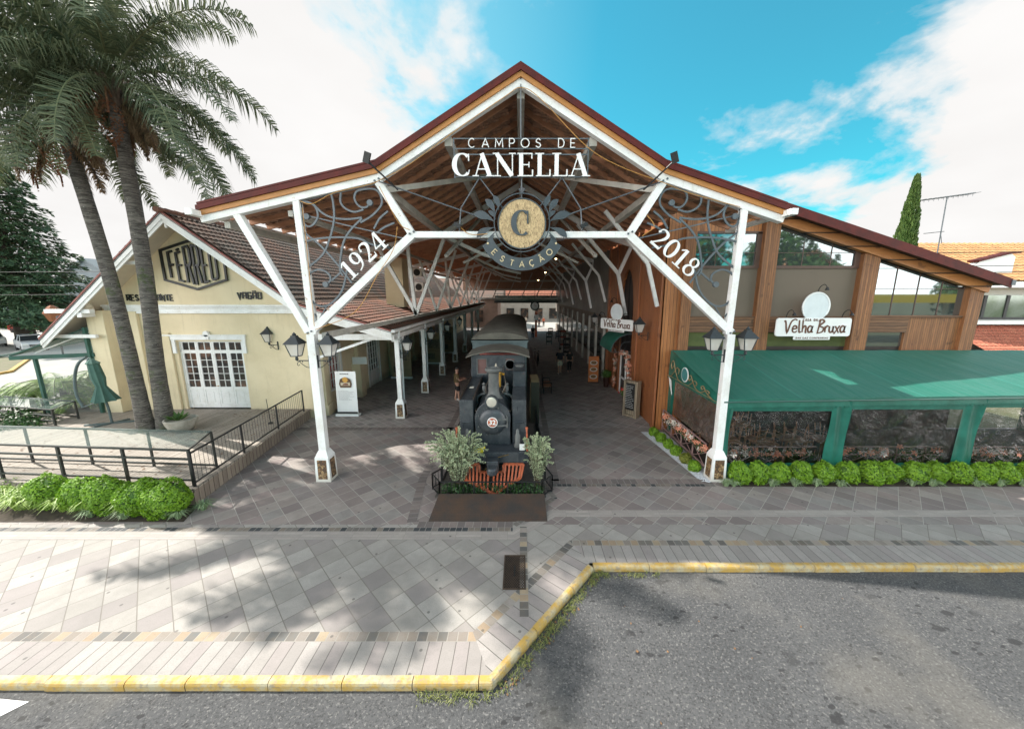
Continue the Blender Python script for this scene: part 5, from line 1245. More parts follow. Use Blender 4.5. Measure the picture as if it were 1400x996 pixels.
# glass topped windbreak frames
tglass = mat_glass('clear_glass', (.26, .34, .31), .16, .04)
def glass_frame(a0, a1, b0, b1, z, n, label):
    t = thing('glass_topped_barrier', (a0[0], a0[1], .45), label, 'barrier', 'glass topped steel barriers on the deck'); f = MB()
    A0, A1, B0, B1 = [Vector((*p, 0)) for p in (a0, a1, b0, b1)]
    up = Vector((0, 0, 1))
    for P0, P1, hz in ((A0, A1, z), (B0, B1, z+.12), (A0, A1, z-.26), (A0, A1, .62), (B0, B1, .55)): f.beam(P0+up*hz, P1+up*hz, .05, .05)
    for k in range(n+1):
        p = A0.lerp(A1, k/n); q = B0.lerp(B1, k/n)
        pm = MB(); pm.beam(p+up*.45, p+up*z, .06, .06, up=(0, 1, 0)); pm.build('post', iron if False else frm, t)
        pm = MB(); pm.beam(q+up*.45, q+up*(z+.12), .05, .05, up=(0, 1, 0)); pm.build('post', frm, t)
        if k in (0, n): f.beam(p+up*z, q+up*(z+.12), .03, .03)
    f.build('frame', frm, t)
    g_ = MB(); g_.add([A0+up*(z+.03), A1+up*(z+.03), B1+up*(z+.15), B0+up*(z+.15), A0+up*(z+.042), A1+up*(z+.042), B1+up*(z+.162), B0+up*(z+.162)], [(3, 2, 1, 0), (4, 5, 6, 7), (0, 1, 5, 4), (1, 2, 6, 5), (2, 3, 7, 6), (3, 0, 4, 7)]); g_.build('glass_top', tglass, t)
    return t
frm = mat('dark_green_frame', (.022, .030, .028), .5, .2, .2, 4, c2=(.05, .045, .038))
glass_frame((-9.12, 9.40), (-17.0, 9.95), (-9.35, 10.45), (-17.6, 11.0), 1.50, 4, 'long glass topped steel barrier along the street edge of the deck')
glass_frame((-17.6, 9.9), (-23.6, 12.8), (-18.0, 10.8), (-23.8, 13.8), 1.35, 4, 'glass topped steel barrier at the far end of the deck, toward the side street')
glass_frame((-19.0, 14.2), (-26.5, 15.6), (-19.0, 15.0), (-26.5, 16.4), 1.10, 4, 'glass topped steel barrier before the fern bed')
# cantilever umbrella, closed
gc = mat('umbrella_cloth', (.055, .13, .105), .8, 0, .1, 4); ug = mat('umbrella_pole', (.10, .14, .145), .5, .3, .1, 4)
u = thing('garden_umbrella', (-16.9, 14.4, .45), 'closed dark green garden umbrella hanging from a curved cantilever pole', 'umbrella')
m = MB(); m.beam((-17.7, 14.1, .48), (-16.1, 14.7, .48), .08, .05); m.beam((-17.1, 13.9, .481), (-16.7, 14.9, .481), .08, .05); m.build('cross_base', ug, u)
m = MB(); m.tube(crom([(-16.9, 14.4, .5), (-16.95, 14.4, 1.3), (-17.2, 14.4, 2.2), (-17.35, 14.4, 2.9), (-17.25, 14.4, 3.2)], 4), .045, 8); m.build('mast', ug, u)
m = MB(); m.tube(crom([(-17.95, 14.4, 1.15), (-18.1, 14.4, 1.7), (-18.0, 14.4, 2.4), (-17.75, 14.4, 2.95), (-17.35, 14.4, 3.25)], 5), .05, 8); m.tube([(-17.95, 14.4, 1.15), (-17.0, 14.4, 1.5)], .02, 6); m.build('curved_arm', ug, u)
m = MB(); prof = [(.03, 3.18), (.20, 3.0), (.16, 2.95), (.20, 2.4), (.13, 2.05), (.24, 1.75), (.36, 1.45), (.30, 1.44)]
base = 0; nn_ = 24
for i, (r, z) in enumerate(prof):
    for k in range(nn_):
        a = 2*PI*k/nn_; rr_ = r*(1+.22*math.cos(8*a)*(.4+.6*(i > 3))); m.v.append((-17.12+.25*(1.0-(z-1.4)/1.8)+rr_*math.cos(a), 14.35+rr_*math.sin(a), z))
for i in range(len(prof)-1):
    for k in range(nn_): a = i*nn_+k; b_ = i*nn_+(k+1) % nn_; m.f.append((a, b_, b_+nn_, a+nn_))
m.build('canopy', gc, u, smooth=True)
# concrete bowl planter
p = thing('bowl_planter', (-13.25, 13.6, .45), 'round weathered concrete bowl planter with a leafy plant beside the palm trunk', 'planter')
conc = mat('old_concrete', (.40, .38, .33), .9, 0, .2, 4, c2=(.24, .23, .19))
MB().lathe([(.22, .45), (.40, .55), (.50, .78), (.53, .95), (.48, .96), (.44, .86), (.001, .86)], (-13.25, 13.6, 0), 24).build('bowl', conc, p, smooth=True)
m = MB(); rn = random.Random(4)
for i in range(34):
    a = rn.uniform(0, 2*PI); l = rn.uniform(.25, .5); c = Vector((-13.35+.1*math.cos(a), 13.6+.1*math.sin(a), .88)); d = Vector((math.cos(a)*.8, math.sin(a)*.8, rn.uniform(.5, 1.1))).normalized(); sd_ = d.cross(Vector((0, 0, 1))).normalized()*.055
    m.add([c, c+d*l*.5+sd_, c+d*l-Vector((0, 0, .04)), c+d*l*.5-sd_], [(0, 1, 2, 3)])
m.build('foliage', lf_mid, p, fix=False)
# fallen leaves and small litter on the boards
m = MB(); rn = random.Random(9)
for i in range(340):
    x, y = (rn.uniform(-18, -9.9), rn.uniform(10, 16.2)) if i < 240 else (rn.uniform(-12.8, -9.8), rn.uniform(15, 16.2)); a = rn.uniform(0, 6); s = rn.uniform(.02, .05)
    m.add([(x+s*math.cos(a+k*PI/2)*(1 if k % 2 else .5), y+s*math.sin(a+k*PI/2), .456+.01*rn.random()) for k in range(4)], [(0, 1, 2, 3)])
tag(m.build('fallen_leaves', mat('dry_leaf', (.17, .085, .04), .8, 0, .2, 20), fix=False), 'scattered dry brown leaves lying on the timber deck', 'leaves', kind='stuff')
m = MB(); m.lathe([(.10, .455), (.09, .50), (.03, .52)], (-10.35, 14.4, 0), 12); m.tube([(-10.35, 14.4, .5), (-10.40, 14.4, 1.5)], .012, 5); tag(m.build('broom', black), 'thin upright broom with a dark round foot standing on the deck by the yellow wall', 'broom')

# ================================================================ PALMS
bark = None
def mat_bark():
    m, nt, b = newmat('palm_bark')
    t = N(nt, 'ShaderNodeTexCoord'); mp = N(nt, 'ShaderNodeMapping'); nt.links.new(t.outputs['Object'], mp.inputs[0]); mp.inputs['Scale'].default_value = (1, 1, 7)
    f = noise(nt, 2.4, 8, .75, mp.outputs[0], 1.2); f2 = noise(nt, 26, 3, .6)
    col = mix(nt, ramp(nt, f, [(.42, 0), (.60, 1)]), (.050, .045, .040), (.19, .175, .155))
    col = mix(nt, ramp(nt, f2, [(.66, 0), (.70, .9)]), col, (.36, .37, .33))
    mo = noise(nt, 1.5, 6, .7); s = N(nt, 'ShaderNodeSeparateXYZ'); nt.links.new(t.outputs['Object'], s.inputs[0])
    lowz = ramp(nt, M(nt, 'DIVIDE', s.outputs[2], 7.5), [(0, .5), (.85, .8), (1, 0)])
    col = mix(nt, M(nt, 'MULTIPLY', ramp(nt, mo, [(.54, 0), (.62, 1)]), lowz), col, (.055, .085, .02))
    setc(nt, b, col); b.inputs['Roughness'].default_value = .9; bump(nt, b, f, .9, .05); return m
bark = mat_bark()
def frond(mb, org, az, el, L, droop, rn, stem):
    """feather leaf: rachis arching over, leaflets hanging in several planes"""
    d = Vector((math.cos(az)*math.cos(el), math.sin(az)*math.cos(el), math.sin(el))); p = Vector(org); pts = [p.copy()]; n = 22
    sw = rn.uniform(-.05, .05)
    for i in range(n):
        t = i/n; d = (d+Vector((0, 0, -droop*(.25+1.5*t)*L/n*.16))).normalized(); d = Matrix.Rotation(sw*.15, 3, 'Z') @ d
        p = p+d*(L/n); pts.append(p.copy())
    stem.tube(pts, [.045*(1-.85*i/n) for i in range(n+1)], 5, False)
    for i in range(3, n):
        for q in range(5):
            t = (i+q/5)/n; a = pts[i].lerp(pts[i+1], q/5); dd = (pts[i+1]-pts[i]).normalized(); side = dd.cross(Vector((0, 0, 1))).normalized(); up = side.cross(dd)
            ll = (.32+.55*math.sin(PI*min(1, t*1.02))**.7)*L/4.6*rn.uniform(.8, 1.15)
            for s in (-1, 1):
                ang = rn.uniform(-.5, .75); o = (dd*.55+side*s*math.cos(ang)+up*math.sin(ang)).normalized()
                m1 = a+o*ll*.5; e = m1+(o*.45+Vector((0, 0, -1))*rn.uniform(.5, .95)).normalized()*ll*.55
                w_ = dd*.016*rn.uniform(.8, 1.3)*1.15
                mb.add([a-w_, a+w_, m1+w_*1.1, m1-w_*1.1, e], [(0, 1, 2, 3), (3, 2, 4)])
def palm(bx, by, pts, r0, crown, seed, nf, label, L=4.3):
    t = thing('palm_tree', (bx, by, .45), label, 'palm tree', 'twin palms on the timber deck'); rn = random.Random(seed)
    c = crom(pts, 8); rad = []
    for i, p in enumerate(c):
        f = i/(len(c)-1); rad.append(r0*(1.15-.25*f+.30*math.exp(-f*12))*(1+.025*(i % 2)))
    m = MB(); m.tube(c, rad, 16); m.build('trunk', bark, t, smooth=True)
    top_ = Vector(pts[-1])
    m = MB()
    for i in range(26):                                       # old leaf bases and fibre under the crown
        a = rn.uniform(0, 2*PI); q = top_+Vector((0, 0, -rn.uniform(.2, 1.1))); o = Vector((math.cos(a), math.sin(a), 0)); l = rn.uniform(.4, .9)
        m.tube([q+o*r0*.6, q+o*r0*1.3+Vector((0, 0, l*.5)), q+o*(r0*1.3+.2)+Vector((0, 0, l))], [.08, .06, .02], 5)
    m.build('leaf_bases', mat('palm_fibre', (.16, .12, .09), .95, 0, .3, 8) if 'fib' not in globals() else fib, t)
    for i in range(nf):
        az = i*2.399+rn.uniform(-.2, .2); lv = (i+.5)/nf; el = R(76-(92 if seed == 21 else 106)*lv+rn.uniform(-6, 6))
        mb, st = MB(), MB(); frond(mb, top_+Vector((0, 0, .35*(1-lv))), az, el, L*rn.uniform(.88, 1.08), 1.9+.5*lv, rn, st)
        fo = mb.build('frond', lf_palm, t, fix=False); st.build('rachis', rach, fo, fix=False)
    for i in range(13):                                       # dead fronds hanging against the trunk
        mb, st = MB(), MB(); a = i*2.1; frond(mb, top_+Vector((math.cos(a)*.12, math.sin(a)*.12, -.25-.05*i)), a, R(-25-rn.random()*30), rn.uniform(1.2, 2.1), 7.0, rn, st)
        fo = mb.build('dead_frond', deadm, t, fix=False); st.build('rachis', fib, fo, fix=False)
    for i in range(3):                                        # hanging fruit stalks
        a = [4.4, 5.3, 3.5][i]; q = top_+Vector((math.cos(a)*.3, math.sin(a)*.3, -.5)); m = MB(); m.tube(crom([q, q+Vector((math.cos(a)*.5, math.sin(a)*.5, .1)), q+Vector((math.cos(a)*.7, math.sin(a)*.7, -.7))], 4), .03, 5)
        for k in range(300):
            z = rn.random(); pp = q+Vector((math.cos(a)*.62, math.sin(a)*.62, -.3-1.6*z)); rr_ = .32*math.sin(PI*min(1, z+.15))
            b_ = rn.uniform(0, 2*PI); e = pp+Vector((math.cos(b_)*rr_, math.sin(b_)*rr_, rn.uniform(-.1, .05)))
            s = .03; m.add([e+Vector((s, 0, 0)), e+Vector((0, s, 0)), e+Vector((-s, 0, s)), e+Vector((0, -s, -s))], [(0, 1, 2, 3), (0, 2, 3, 1)])
        m.build('fruit_stalk', fruit, t, fix=False)
rach = mat('palm_rachis', (.13, .15, .07), .6, 0, .1, 6); fruit = mat('palm_fruit', (.22, .085, .035), .7, 0, .3, 8); deadm = mat_leaf('dead_leaf', (.14, .09, .05), (.30, .20, .11)); fib = mat('palm_fibre', (.16, .12, .09), .95, 0, .3, 8)
palm(-14.72, 13.65, [(-14.72, 13.65, .45), (-14.78, 13.65, 3.0), (-14.95, 13.65, 6.5), (-15.35, 13.5, 11.6)], .205, 0 , 21, 34, 'slightly shorter palm with hanging brown fruit stalks, nearer the side street', 4.2)
palm(-14.12, 13.85, [(-14.12, 13.85, .45), (-14.05, 13.85, 3.0), (-13.75, 13.8, 7.0), (-13.5, 13.6, 12.5)], .225, 0, 33, 38, 'taller mossy palm trunk nearer the white door, its crown higher up', 4.9)

# ================================================================ LEFT PLANTING
def tuft(mb, x, y, z, n, L, seed, lean=.8):
    rn = random.Random(seed)
    for i in range(n):
        a = rn.uniform(0, 2*PI); l = L*rn.uniform(.6, 1.1); o = Vector((math.cos(a), math.sin(a), 0)); k = rn.uniform(.2, lean); b0 = Vector((x, y, z))+o*rn.uniform(0, .06); w_ = Vector((-o.y, o.x, 0))*.009*(L/.4)**.5
        p1 = b0+o*l*k*.4+Vector((0, 0, l*.62)); p2 = b0+o*l*k+Vector((0, 0, l*(.75-.45*k)))
        mb.add([b0-w_, b0+w_, p1+w_, p1-w_, p2], [(0, 1, 2, 3), (3, 2, 4)])
def ball(x, y, r, seed, label, group, mt=None, z=None, sq=(1, 1, .95), n=None):
    z = r*.82 if z is None else z
    t = thing('clipped_bush', (x, y, 0), label, 'bush', group)
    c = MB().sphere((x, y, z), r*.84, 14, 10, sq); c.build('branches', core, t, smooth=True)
    l = MB(); leaf_quads(l, (x, y, z), r, n or int(3600*(r/.4)**2), .056, seed, sq, .78, lump=.09); l.build('foliage', mt or lf_box, t, fix=False); return t
for i, (x, y, r) in enumerate(((-9.25, 8.72, .50), (-10.0, 8.80, .47), (-11.0, 8.90, .48), (-11.75, 8.98, .44), (-12.8, 9.1, .45))):
    ball(x, y, r, 50+i, ['rounded bright green bush at the deck corner, end of the row', 'rounded bright green bush second from the deck corner', 'rounded bright green bush in the middle of the row below the deck', 'rounded bright green bush fourth from the deck corner', 'rounded bright green bush farthest along the row, half in long grass'][i], 'rounded bushes along the timber deck', sq=(1.1, .92, 1.0), z=.46)
m = MB(); rn = random.Random(8)
for i in range(240): 
    x = rn.uniform(-19, -10.1); tuft(m, x, 8.95+(-9-x)*.07+rn.uniform(-.30, .35)-.05, 0, 26, .72, i, .9)
tag(m.build('long_grass', lf_grass, fix=False), 'long bright green strap grass filling the bed below the deck', 'grass', kind='stuff')
for i, (x, y) in enumerate(((-8.55, 8.95), (-8.85, 8.55), (-10.25, 8.55), (-11.2, 8.62))):
    m = MB(); tuft(m, x, y, 0, 120, .38, 70+i, 1.0); tag(m.build('grass_tuft', lf_pale, fix=False), ['pale variegated grass tuft at the corner of the deck skirt', 'pale variegated grass tuft before the end bush', 'pale variegated grass tuft between second and third bushes', 'pale variegated grass tuft before the fourth bush'][i], 'grass', 'pale grass tufts below the deck')
sheet([[(-30, 8.35), (-8.6, 8.40), (-8.85, 9.15), (-18, 9.8), (-30, 12)]], .008, 'planting_bed', mat('bed_soil', (.06, .045, .03), .95, 0, .3, 6))
# weeds in the kerb gutter
m = MB(); rn = random.Random(2)
for i in range(190):
    t_ = rn.random(); q = KV[1].lerp(KV[2], t_)+Vector((.05, -.04))*rn.uniform(.6, 2.6); 
    if rn.random() < .3: q = Vector((rn.uniform(-1.5, -.3), 4.36+rn.uniform(-.06, .05)))
    if rn.random() < .14: q = Vector((rn.uniform(1.6, 2.9), 6.74+rn.uniform(-.06, .05)))
    tuft(m, q.x, q.y, -.125, 6, .095, i, 1.5)
tag(m.build('weeds', mat_leaf('weed_leaf', (.10, .15, .03), (.30, .30, .10)), fix=False), 'low weeds and grass growing out of the gutter along the angled kerb', 'weeds', kind='stuff')
m = MB(); rn = random.Random(6)
for i in range(110):
    t_ = rn.random(); q = KV[1].lerp(KV[2], t_)+Vector((.05, -.04))*rn.uniform(.6, 4)
    if i > 60: q = Vector((rn.uniform(-7, 7), rn.uniform(2.5, 6.5)))
    if i > 60 and q.y > 4.3 and q.x < 1.9: q = Vector((q.x, 3.5))
    a = rn.uniform(0, 6); s = rn.uniform(.012, .03); m.add([(q.x+s*math.cos(a+k*PI/2)*(1 if k % 2 else .5), q.y+s*math.sin(a+k*PI/2), -.112+.012*rn.random()) for k in range(4)], [(0, 1, 2, 3)])
tag(m.build('leaf_litter', mat('brown_litter', (.22, .12, .055), .8, 0, .3, 20), fix=False), 'small brown dry leaves scattered in the gutter and on the asphalt', 'leaves', kind='stuff')

# ================================================================ LEFT BACKGROUND
lightroad = mat('pale_street', (.30, .29, .27), .9, 0, .08, .4, c2=(.36, .35, .32))
sheet([[(-27.5, 8.3), (-24.5, 22), (-26, 40), (-33, 60), (-60, 60), (-46, 34), (-38, 22), (-40, 8.3)]], -.10, 'side_street', lightroad)
sheet([[(-90, 30), (-46, 34), (-60, 60), (-90, 90)], [(-60, 60), (-33, 60), (-30, 90), (-90, 90)]], -.10, 'side_street', lightroad)
m = MB(); ln = [Vector(p) for p in ((-47, 8), (-37.5, 22), (-38.5, 27), (-46, 34))]
for i in range(3): m.beam((ln[i].x, ln[i].y, -.05), (ln[i+1].x, ln[i+1].y, -.05), .25, .2)
struct(m.build('street_kerb', mat('orange_kerb', (.45, .28, .07), .8, 0, .2, 3)))
sheet([[(-60, 8), (-47.2, 8), (-37.7, 22), (-38.7, 27), (-46.2, 33.8), (-70, 30)]], -.02, 'verge', mat('verge_soil', (.16, .14, .09), .95, 0, .3, 1.5, c2=(.09, .12, .04)))
# green awning with clear sides against the house
ga = thing('side_awning', (-20, 17, 0), 'dark green lean-to awning with clear plastic sides on the far side of the yellow house', 'awning')
gcan = mat('green_canvas_old', (.03, .10, .075), .75, 0, .15, 3); gpl = mat_glass('clear_plastic', (.7, .72, .70), .16, .12)
m = MB(); m.add([(-18.7, 15.9, 4.35), (-21.7, 15.3, 3.15), (-23.0, 19.5, 3.4), (-18.7, 20, 4.6), (-18.7, 15.9, 4.30), (-21.7, 15.3, 3.10), (-23.0, 19.5, 3.35), (-18.7, 20, 4.55)], [(0, 1, 2, 3), (7, 6, 5, 4), (0, 4, 5, 1), (1, 5, 6, 2), (2, 6, 7, 3), (3, 7, 4, 0)]); m.build('canopy', gcan, ga)
m = MB(); m.beam((-21.7, 15.3, 3.03), (-18.7, 15.85, 3.10), .08, .16); m.tube([(-22.2, 15.3, 3.1), (-23, 19.5, 3.3)], .05, 6); m.build('front_bar', gcan, ga)
for x, y, z in ((-20.9, 15.5, 3.1), (-18.85, 15.8, 4.3), (-22.9, 19.4, 3.3)): m = MB(); m.beam((x, y, 0), (x, y, z), .11, .11, up=(0, 1, 0)); m.build('post', gcan, ga)
m = MB(); m.add([(-22.2, 15.32, 3.1), (-18.75, 15.88, 3.15), (-18.75, 15.88, 4.32)], [(0, 1, 2)]); m.add([(-20.9, 15.52, .5), (-18.8, 15.85, .5), (-18.8, 15.85, 3.0), (-20.9, 15.52, 3.0)], [(0, 1, 2, 3)]); m.build('plastic_side', gpl, ga)
m = MB(); m.tube([(-21, 15.6, 3.2), (-18.8, 16, 4.1)], .03, 6); m.tube([(-20.5, 15.5, 3.9), (-19, 15.8, 3.95)], .06, 8); m.build('roller', white, ga)
# fern bed
lf_fern = mat_leaf('fern_leaf', (.05, .13, .02), (.22, .34, .06))
def fern(fx_, fy_, h, n, L0, seed, label):
    f = thing('tree_fern', (fx_, fy_, 0), label, 'fern', 'ferns by the side street'); m = MB(); st = MB(); rn = random.Random(seed)
    for i in range(n):
        a = i*2.4; d = Vector((math.cos(a), math.sin(a), rn.uniform(.7, 1.5))).normalized(); p_ = Vector((fx_, fy_, h)); pts = [p_.copy()]
        L_ = L0*rn.uniform(.75, 1.15)
        for k in range(14): d = (d+Vector((0, 0, -.15))).normalized(); p_ = p_+d*L_/14; pts.append(p_.copy())
        st.tube(pts, .012, 4, False)
        for k in range(1, 14):
            for q in range(3):
                c = pts[k].lerp(pts[k-1], q/3); sd_ = (pts[k]-pts[k-1]).cross(Vector((0, 0, 1))).normalized(); w_ = (pts[k]-pts[k-1]).normalized()*.022; l = .32*L0/2*math.sin(PI*(k+1)/15)*rn.uniform(.8, 1.1)
                for s in (-1, 1): m.add([c-w_, c+w_, c+sd_*s*l-Vector((0, 0, l*.35))], [(0, 1, 2)])
    m.build('foliage', lf_fern, f, fix=False); st.build('stems', rach, f); MB().lathe([(.16, 0), (.13, h)], (fx_, fy_, 0), 8).build('trunk', bark, f)
fern(-22.2, 17.2, 1.3, 44, 2.4, 31, 'large spreading fern with arching bright fronds in the bed by the side street')
fern(-24.6, 17.8, .9, 34, 2.0, 32, 'second fern, lower and farther out than the large one')
fern(-20.6, 16.6, .7, 30, 1.6, 33, 'small fern close to the closed umbrella')
shr = ((-25.5, 16.2, 1.0, 'sprawling grey green shrub in the bed left of the big fern'), (-20.6, 14.3, .7, 'low dark green shrub beneath the glass barrier nearest the umbrella'), (-22.6, 14.0, .75, 'low dark green shrub beneath the glass barrier before the fern'), (-24.8, 13.6, .6, 'low dark green shrub at the outer end of the glass barrier'), (-24.0, 19.5, .9, 'leafy green shrub behind the big fern'))
for i, (x, y, r, lb) in enumerate(shr):
    t = thing('shrub', (x, y, 0), lb, 'shrub', 'shrubs of the side street bed'); l = MB(); leaf_quads(l, (x, y, r*.6), r*1.15, 2600, .09, 90+i, (1.4, 1, .8), .3, zmin=0); l.build('foliage', lf_mid if i != 1 else lf_dark, t, fix=False); MB().sphere((x, y, r*.45), r*.55, 8, 6, (1.2, 1, .8)).build('branches', core, t)
# cars
tyre = mat('tyre', (.012, .012, .012), .85, 0, .1, 5); carglass = mat('car_glass', (.03, .035, .04), .06, 0, .1, 2, bs=0); lightm = mat('headlamp_glass', (.7, .7, .68), .1, 0, .05, 5, bs=0)
def car(x, y, rz, colr, label, s=1.0):
    t = thing('parked_car', (0, 0, 0), label, 'car', 'cars in the side street'); pm = mat('car_paint', colr, .25, .1, .03, 1, bs=0)
    body = [(-2.2, .35), (-2.25, .75), (-2.1, 1.0), (-1.1, 1.10), (2.0, 1.15), (2.2, .95), (2.25, .4), (1.9, .3), (-1.9, .3)]
    MB().prism(body, -.88, .88, 'XZ').build('body', pm, t, bevel=.07)
    cab_ = [(-1.15, 1.08), (-.45, 1.58), (1.35, 1.62), (2.05, 1.13)]
    c = MB(); n = 4; c.add([(a, -(.80 if z < 1.3 else .66), z) for a, z in cab_]+[(a, (.80 if z < 1.3 else .66), z) for a, z in cab_], [(0, 1, 2, 3), (7, 6, 5, 4), (0, 4, 5, 1), (1, 5, 6, 2), (2, 6, 7, 3), (3, 7, 4, 0)]); c.build('windows', carglass, t, bevel=.03)
    c = MB(); c.box(-.5, 1.4, -.66, .66, 1.58, 1.65); c.beam((.45, -.81, 1.1), (.45, -.68, 1.6), .06, .05); c.beam((.45, .81, 1.1), (.45, .68, 1.6), .06, .05); c.beam((-1.15, -.80, 1.08), (-.48, -.67, 1.6), .05, .05); c.beam((-1.15, .80, 1.08), (-.48, .67, 1.6), .05, .05); c.build('roof', pm, t, bevel=.03)
    for sx_ in (-1.4, 1.4):
        for sy in (-1, 1): w_ = MB(); w_.lathe([(.2, .68), (.33, .70), (.34, .88), (.28, .9), (.2, .89), (.001, .87)], (sx_, 0, .34), 18, 'Y') if sy > 0 else w_.lathe([(.2, -.68), (.33, -.70), (.34, -.88), (.28, -.9), (.2, -.89), (.001, -.87)], (sx_, 0, .34), 18, 'Y'); w_.build('wheel', tyre, t)
    for sy in (-1, 1): MB().box(-2.27, -2.05, sy*.62-.18, sy*.62+.18, .72, .88).build('headlight', lightm, t, bevel=.02)
    MB().box(-2.28, -2.2, -.4, .4, .55, .78).build('grille', black, t); MB().box(-2.29, -2.26, -.22, .22, .42, .52).build('number_plate', signwhite, t)
    t.location = (x, y, -.1); t.rotation_euler = (0, 0, rz); t.scale = (s, s, s)
car(-51.5, 38.2, R(150), (.55, .56, .58), 'white sport utility car parked along the side street near the big conifer')
car(-60.5, 41.5, R(150), (.62, .63, .64), 'second pale car behind the white one, mostly beyond it')
car(-77, 57, R(170), (.30, .03, .02), 'small red car beneath the big conifer far down the side street')
# conifer
def conifer(x, y, h, rmax, seed, label, base=2.5, mt=None, tiers=34):
    t = thing('conifer', (x, y, 0), label, 'tree'); rn = random.Random(seed); tr = MB(); tr.tube([(x, y, -.3), (x, y, h*.5), (x, y, h)], [.75*h/21, .4*h/21, .05], 10); tr.build('trunk', mat('conifer_bark', (.07, .055, .045), .95, 0, .3, 2), t)
    m = MB(); br_ = MB()
    for k in range(tiers):
        f = k/tiers; z = base+(h-base)*f; rad = rmax*(1-f)**.75*rn.uniform(.8, 1.1); n = int(9-4*f)
        for j in range(n):
            a = j*2*PI/n+k*.9+rn.uniform(-.3, .3); L_ = rad*rn.uniform(.7, 1.1); pts = crom([(x, y, z), (x+math.cos(a)*L_*.5, y+math.sin(a)*L_*.5, z+.25), (x+math.cos(a)*L_, y+math.sin(a)*L_, z-.25*L_/4)], 5)
            br_.tube(pts, [.07*(1-.8*i/len(pts)) for i in range(len(pts))], 4, False)
            for q in range(int(150*L_/5)+16):
                tt = rn.random()**.6; i = min(int(tt*(len(pts)-1)), len(pts)-2); c = pts[i].lerp(pts[i+1], tt*(len(pts)-1)-i); wd = .32*L_*(1-tt*.7)
                side = Vector((-math.sin(a), math.cos(a), 0)); off = side*rn.uniform(-wd, wd)*.8+Vector((0, 0, rn.uniform(-.35, .12)))
                p_ = c+off; d = (Vector((math.cos(a), math.sin(a), 0))*.6+side*rn.uniform(-1, 1)+Vector((0, 0, rn.uniform(-.7, .1)))).normalized(); s = rn.uniform(.3, .65); w_ = d.cross(Vector((rn.gauss(0, .4), rn.gauss(0, .4), 1))).normalized()*s*.22
                m.add([p_, p_+d*s*.5+w_, p_+d*s, p_+d*s*.5-w_], [(0, 1, 2, 3)])
    br_.build('branches', twig, t); m.build('crown', mt or lf_con, t, fix=False); return t
conifer(-57, 42, 23.5, 8.2, 5, 'huge dark layered conifer across the side street')
def broad(x, y, h, r, seed, label, mt=None, n=3800, group=None, ls=.35, name='broadleaf_tree'):
    t = thing(name, (x, y, 0), label, 'tree', group); rn = random.Random(seed); m = MB(); m.tube([(x, y, -.3), (x+.1, y, h*.45), (x, y, h*.8)], [.3*h/8, .2*h/8, .06], 8)
    l = MB()
    for i in range(9):
        a = i*2.4; rr_ = r*rn.uniform(.25, .7); c = (x+math.cos(a)*rr_, y+math.sin(a)*rr_, h-r*.8+rn.uniform(-r*.5, r*.4)); m.tube([(x, y, h*.4), c], [.12, .03], 5); leaf_quads(l, c, r*.5, n//9, ls, seed*10+i, (1, 1, .8), .25)
    m.build('trunk', twig, t); l.build('crown', mt or lf_mid, t, fix=False); return t
for i, (x, y, h, r) in enumerate(((-88, 66, 6, 4.5), (-78, 72, 5.5, 4), (-66, 70, 6, 4.5), (-100, 60, 7, 5), (-58, 74, 5, 3.5), (-95, 45, 8, 5))):
    broad(x, y, h, r, 200+i, ['bushy green tree far down the side street, left of the conifer trunk', 'bushy green tree behind the red car', 'bushy green tree right of the conifer trunk', 'bushy green tree at the outer edge of the side street', 'small green tree just left of the yellow roof edge', 'large green tree beyond the parked cars'][i], n=2600, group='bushy trees across the side street')
# houses beyond
slate = mat('grey_metal_roof', (.16, .19, .21), .5, .2, .1, 1); paleb = mat('pale_wall', (.36, .36, .35), .8, 0, .05, 1)
def gable_house(x0, x1, y0, y1, h, ridge, wm, rm, label, wins=(), cat='house', name='far_house'):
    t = thing(name, ((x0+x1)/2, (y0+y1)/2, 0), label, cat); MB().box(x0, x1, y0, y1, -.3, h).build('wall', wm, t)
    xm = (x0+x1)/2; m = MB(); m.prism([(x0-.5, h-.1), (xm, ridge), (x1+.5, h-.1), (x1+.5, h+.1), (xm, ridge+.25), (x0-.5, h+.1)], y0-.5, y1+.5, 'XZ'); m.build('roof', rm, t)
    MB().prism([(x0, h), (xm, ridge), (x1, h)], y0+.02, y0+.2, 'XZ').build('gable', wm, t)
    for a, b_, c, d in wins: w_ = MB(); w_.box(a, b_, y0-.06, y0-.01, c, d); w_.build('window', pane, t)
    return t
gable_house(-81, -71, 66, 80, 8.3, 11.6, slate, slate, 'grey slate clad house with a steep roof beyond the conifer')
gable_house(-70, -60, 64, 76, 7.2, 10.0, paleb, slate, 'pale house with small steep grey gables just above the yellow eave', wins=((-67, -65.6, 5.5, 7), (-64, -62.6, 5.5, 7)))
